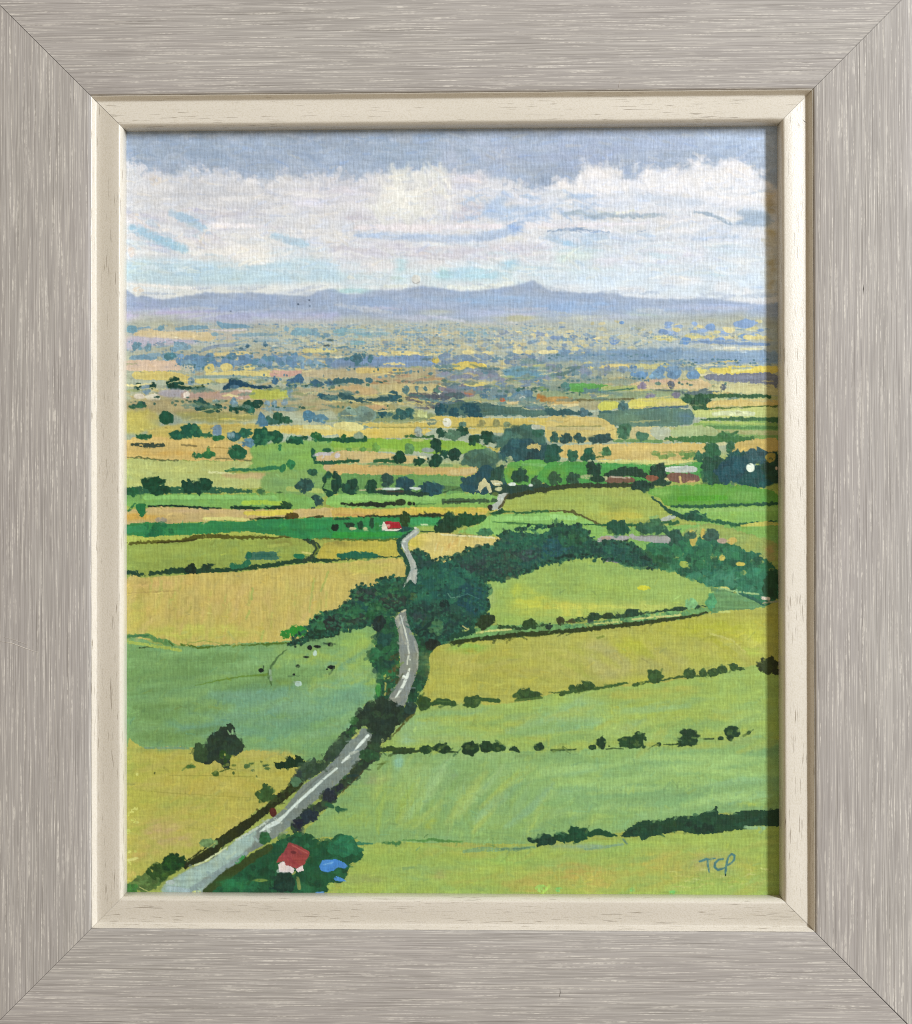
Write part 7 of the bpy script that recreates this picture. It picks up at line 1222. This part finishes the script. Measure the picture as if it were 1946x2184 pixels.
keepq = (np.abs(cxy[:-1, :-1, 0]) < lim_x + 0.0006) & (np.abs(cxy[:-1, :-1, 1]) < lim_y + 0.0006)
# every separate patch of paint is a piece of its own; specks join the patch they lie in
def patches(g):
    H, W = g.shape
    parent = []
    def find(a):
        while parent[a] != a:
            parent[a] = parent[parent[a]]; a = parent[a]
        return a
    runs, prev = [], []
    for y in range(H):
        row = g[y]; cut = np.flatnonzero(np.diff(row)) + 1
        st = [0] + cut.tolist(); en = cut.tolist() + [W]; cur = []; k = 0
        for a, b in zip(st, en):
            i = len(parent); parent.append(i); v = row[a]
            while k < len(prev) and prev[k][1] <= a: k += 1
            m = k
            while m < len(prev) and prev[m][0] < b:
                if prev[m][3] == v:
                    p, q = find(prev[m][2]), find(i)
                    if p != q: parent[max(p, q)] = min(p, q)
                m += 1
            cur.append((a, b, i, v))
        runs.append(cur); prev = cur
    lab = np.empty((H, W), np.int64)
    for y, cur in enumerate(runs):
        for a, b, i, v in cur: lab[y, a:b] = find(i)
    return np.unique(lab, return_inverse=True)[1].reshape(H, W)
qid = np.where(keepq, qid, -1)
MINQ = 70
lab = patches(qid)
for _ in range(40):
    cnt = np.bincount(lab.ravel()); small = cnt < MINQ
    bad = small[lab]
    if not bad.any(): break
    up = np.roll(lab, 1, 0); up[0] = lab[0]; lf = np.roll(lab, 1, 1); lf[:, 0] = lab[:, 0]
    dn = np.roll(lab, -1, 0); dn[-1] = lab[-1]
    n = np.where(~small[up], up, np.where(~small[lf], lf, np.where(~small[dn], dn, lab)))
    lab = np.where(bad, n, lab)
first = np.full(lab.max() + 1, -1)
vals, pos = np.unique(lab, return_index=True)
first[vals] = qid.ravel()[pos]
# the kind of a patch is the kind most of it was painted with
ordr = np.lexsort((qid.ravel(), lab.ravel())); l2, q2 = lab.ravel()[ordr], qid.ravel()[ordr]
for v in vals:
    i0, i1 = np.searchsorted(l2, [v, v + 1]); seg = q2[i0:i1]
    u, c_ = np.unique(seg, return_counts=True); first[v] = u[c_.argmax()]
qid2 = first[lab]
lab = patches(np.where(keepq, lab, -1))
vid = np.arange(NX * NY).reshape(NY, NX)
quads = np.stack([vid[:-1, :-1], vid[1:, :-1], vid[1:, 1:], vid[:-1, 1:]], -1)
flat_xyz = np.stack([cxy[..., 0], -zz, cxy[..., 1] + CENTER_H], -1).reshape(-1, 3).astype(np.float32)
flat_col = np.concatenate([lin, np.ones((NY, NX, 1))], -1).reshape(-1, 4).astype(np.float32)
order = np.unique(lab[keepq])
kord = np.argsort(lab.ravel(), kind='stable'); klab = lab.ravel()[kord]
qf, kf, pf_ = quads.reshape(-1, 4), keepq.ravel(), qid2.ravel()
for lb in order:
    i0, i1 = np.searchsorted(klab, [lb, lb + 1])
    idx = kord[i0:i1]; idx = idx[kf[idx]]
    if not len(idx): continue
    q = qf[idx]; pid = max(0, int(np.median(pf_[idx])))
    used, inv = np.unique(q.ravel(), return_inverse=True)
    me = bpy.data.meshes.new(PARTS[pid])
    me.vertices.add(len(used)); me.vertices.foreach_set('co', flat_xyz[used].ravel())
    me.loops.add(len(inv)); me.loops.foreach_set('vertex_index', inv.astype(np.int32))
    me.polygons.add(len(q)); me.polygons.foreach_set('loop_start', np.arange(0, len(inv), 4, dtype=np.int32))
    me.polygons.foreach_set('use_smooth', np.ones(len(q), bool))
    me.update(calc_edges=True)
    ca = me.color_attributes.new('paint', 'FLOAT_COLOR', 'POINT')
    ca.data.foreach_set('color', flat_col[used].ravel())
    me.materials.append(M_PAINT)
    o = bpy.data.objects.new(PARTS[pid], me); link(o); par(o, painting)
print('parts', len(order), 'quads', int(keepq.sum()))
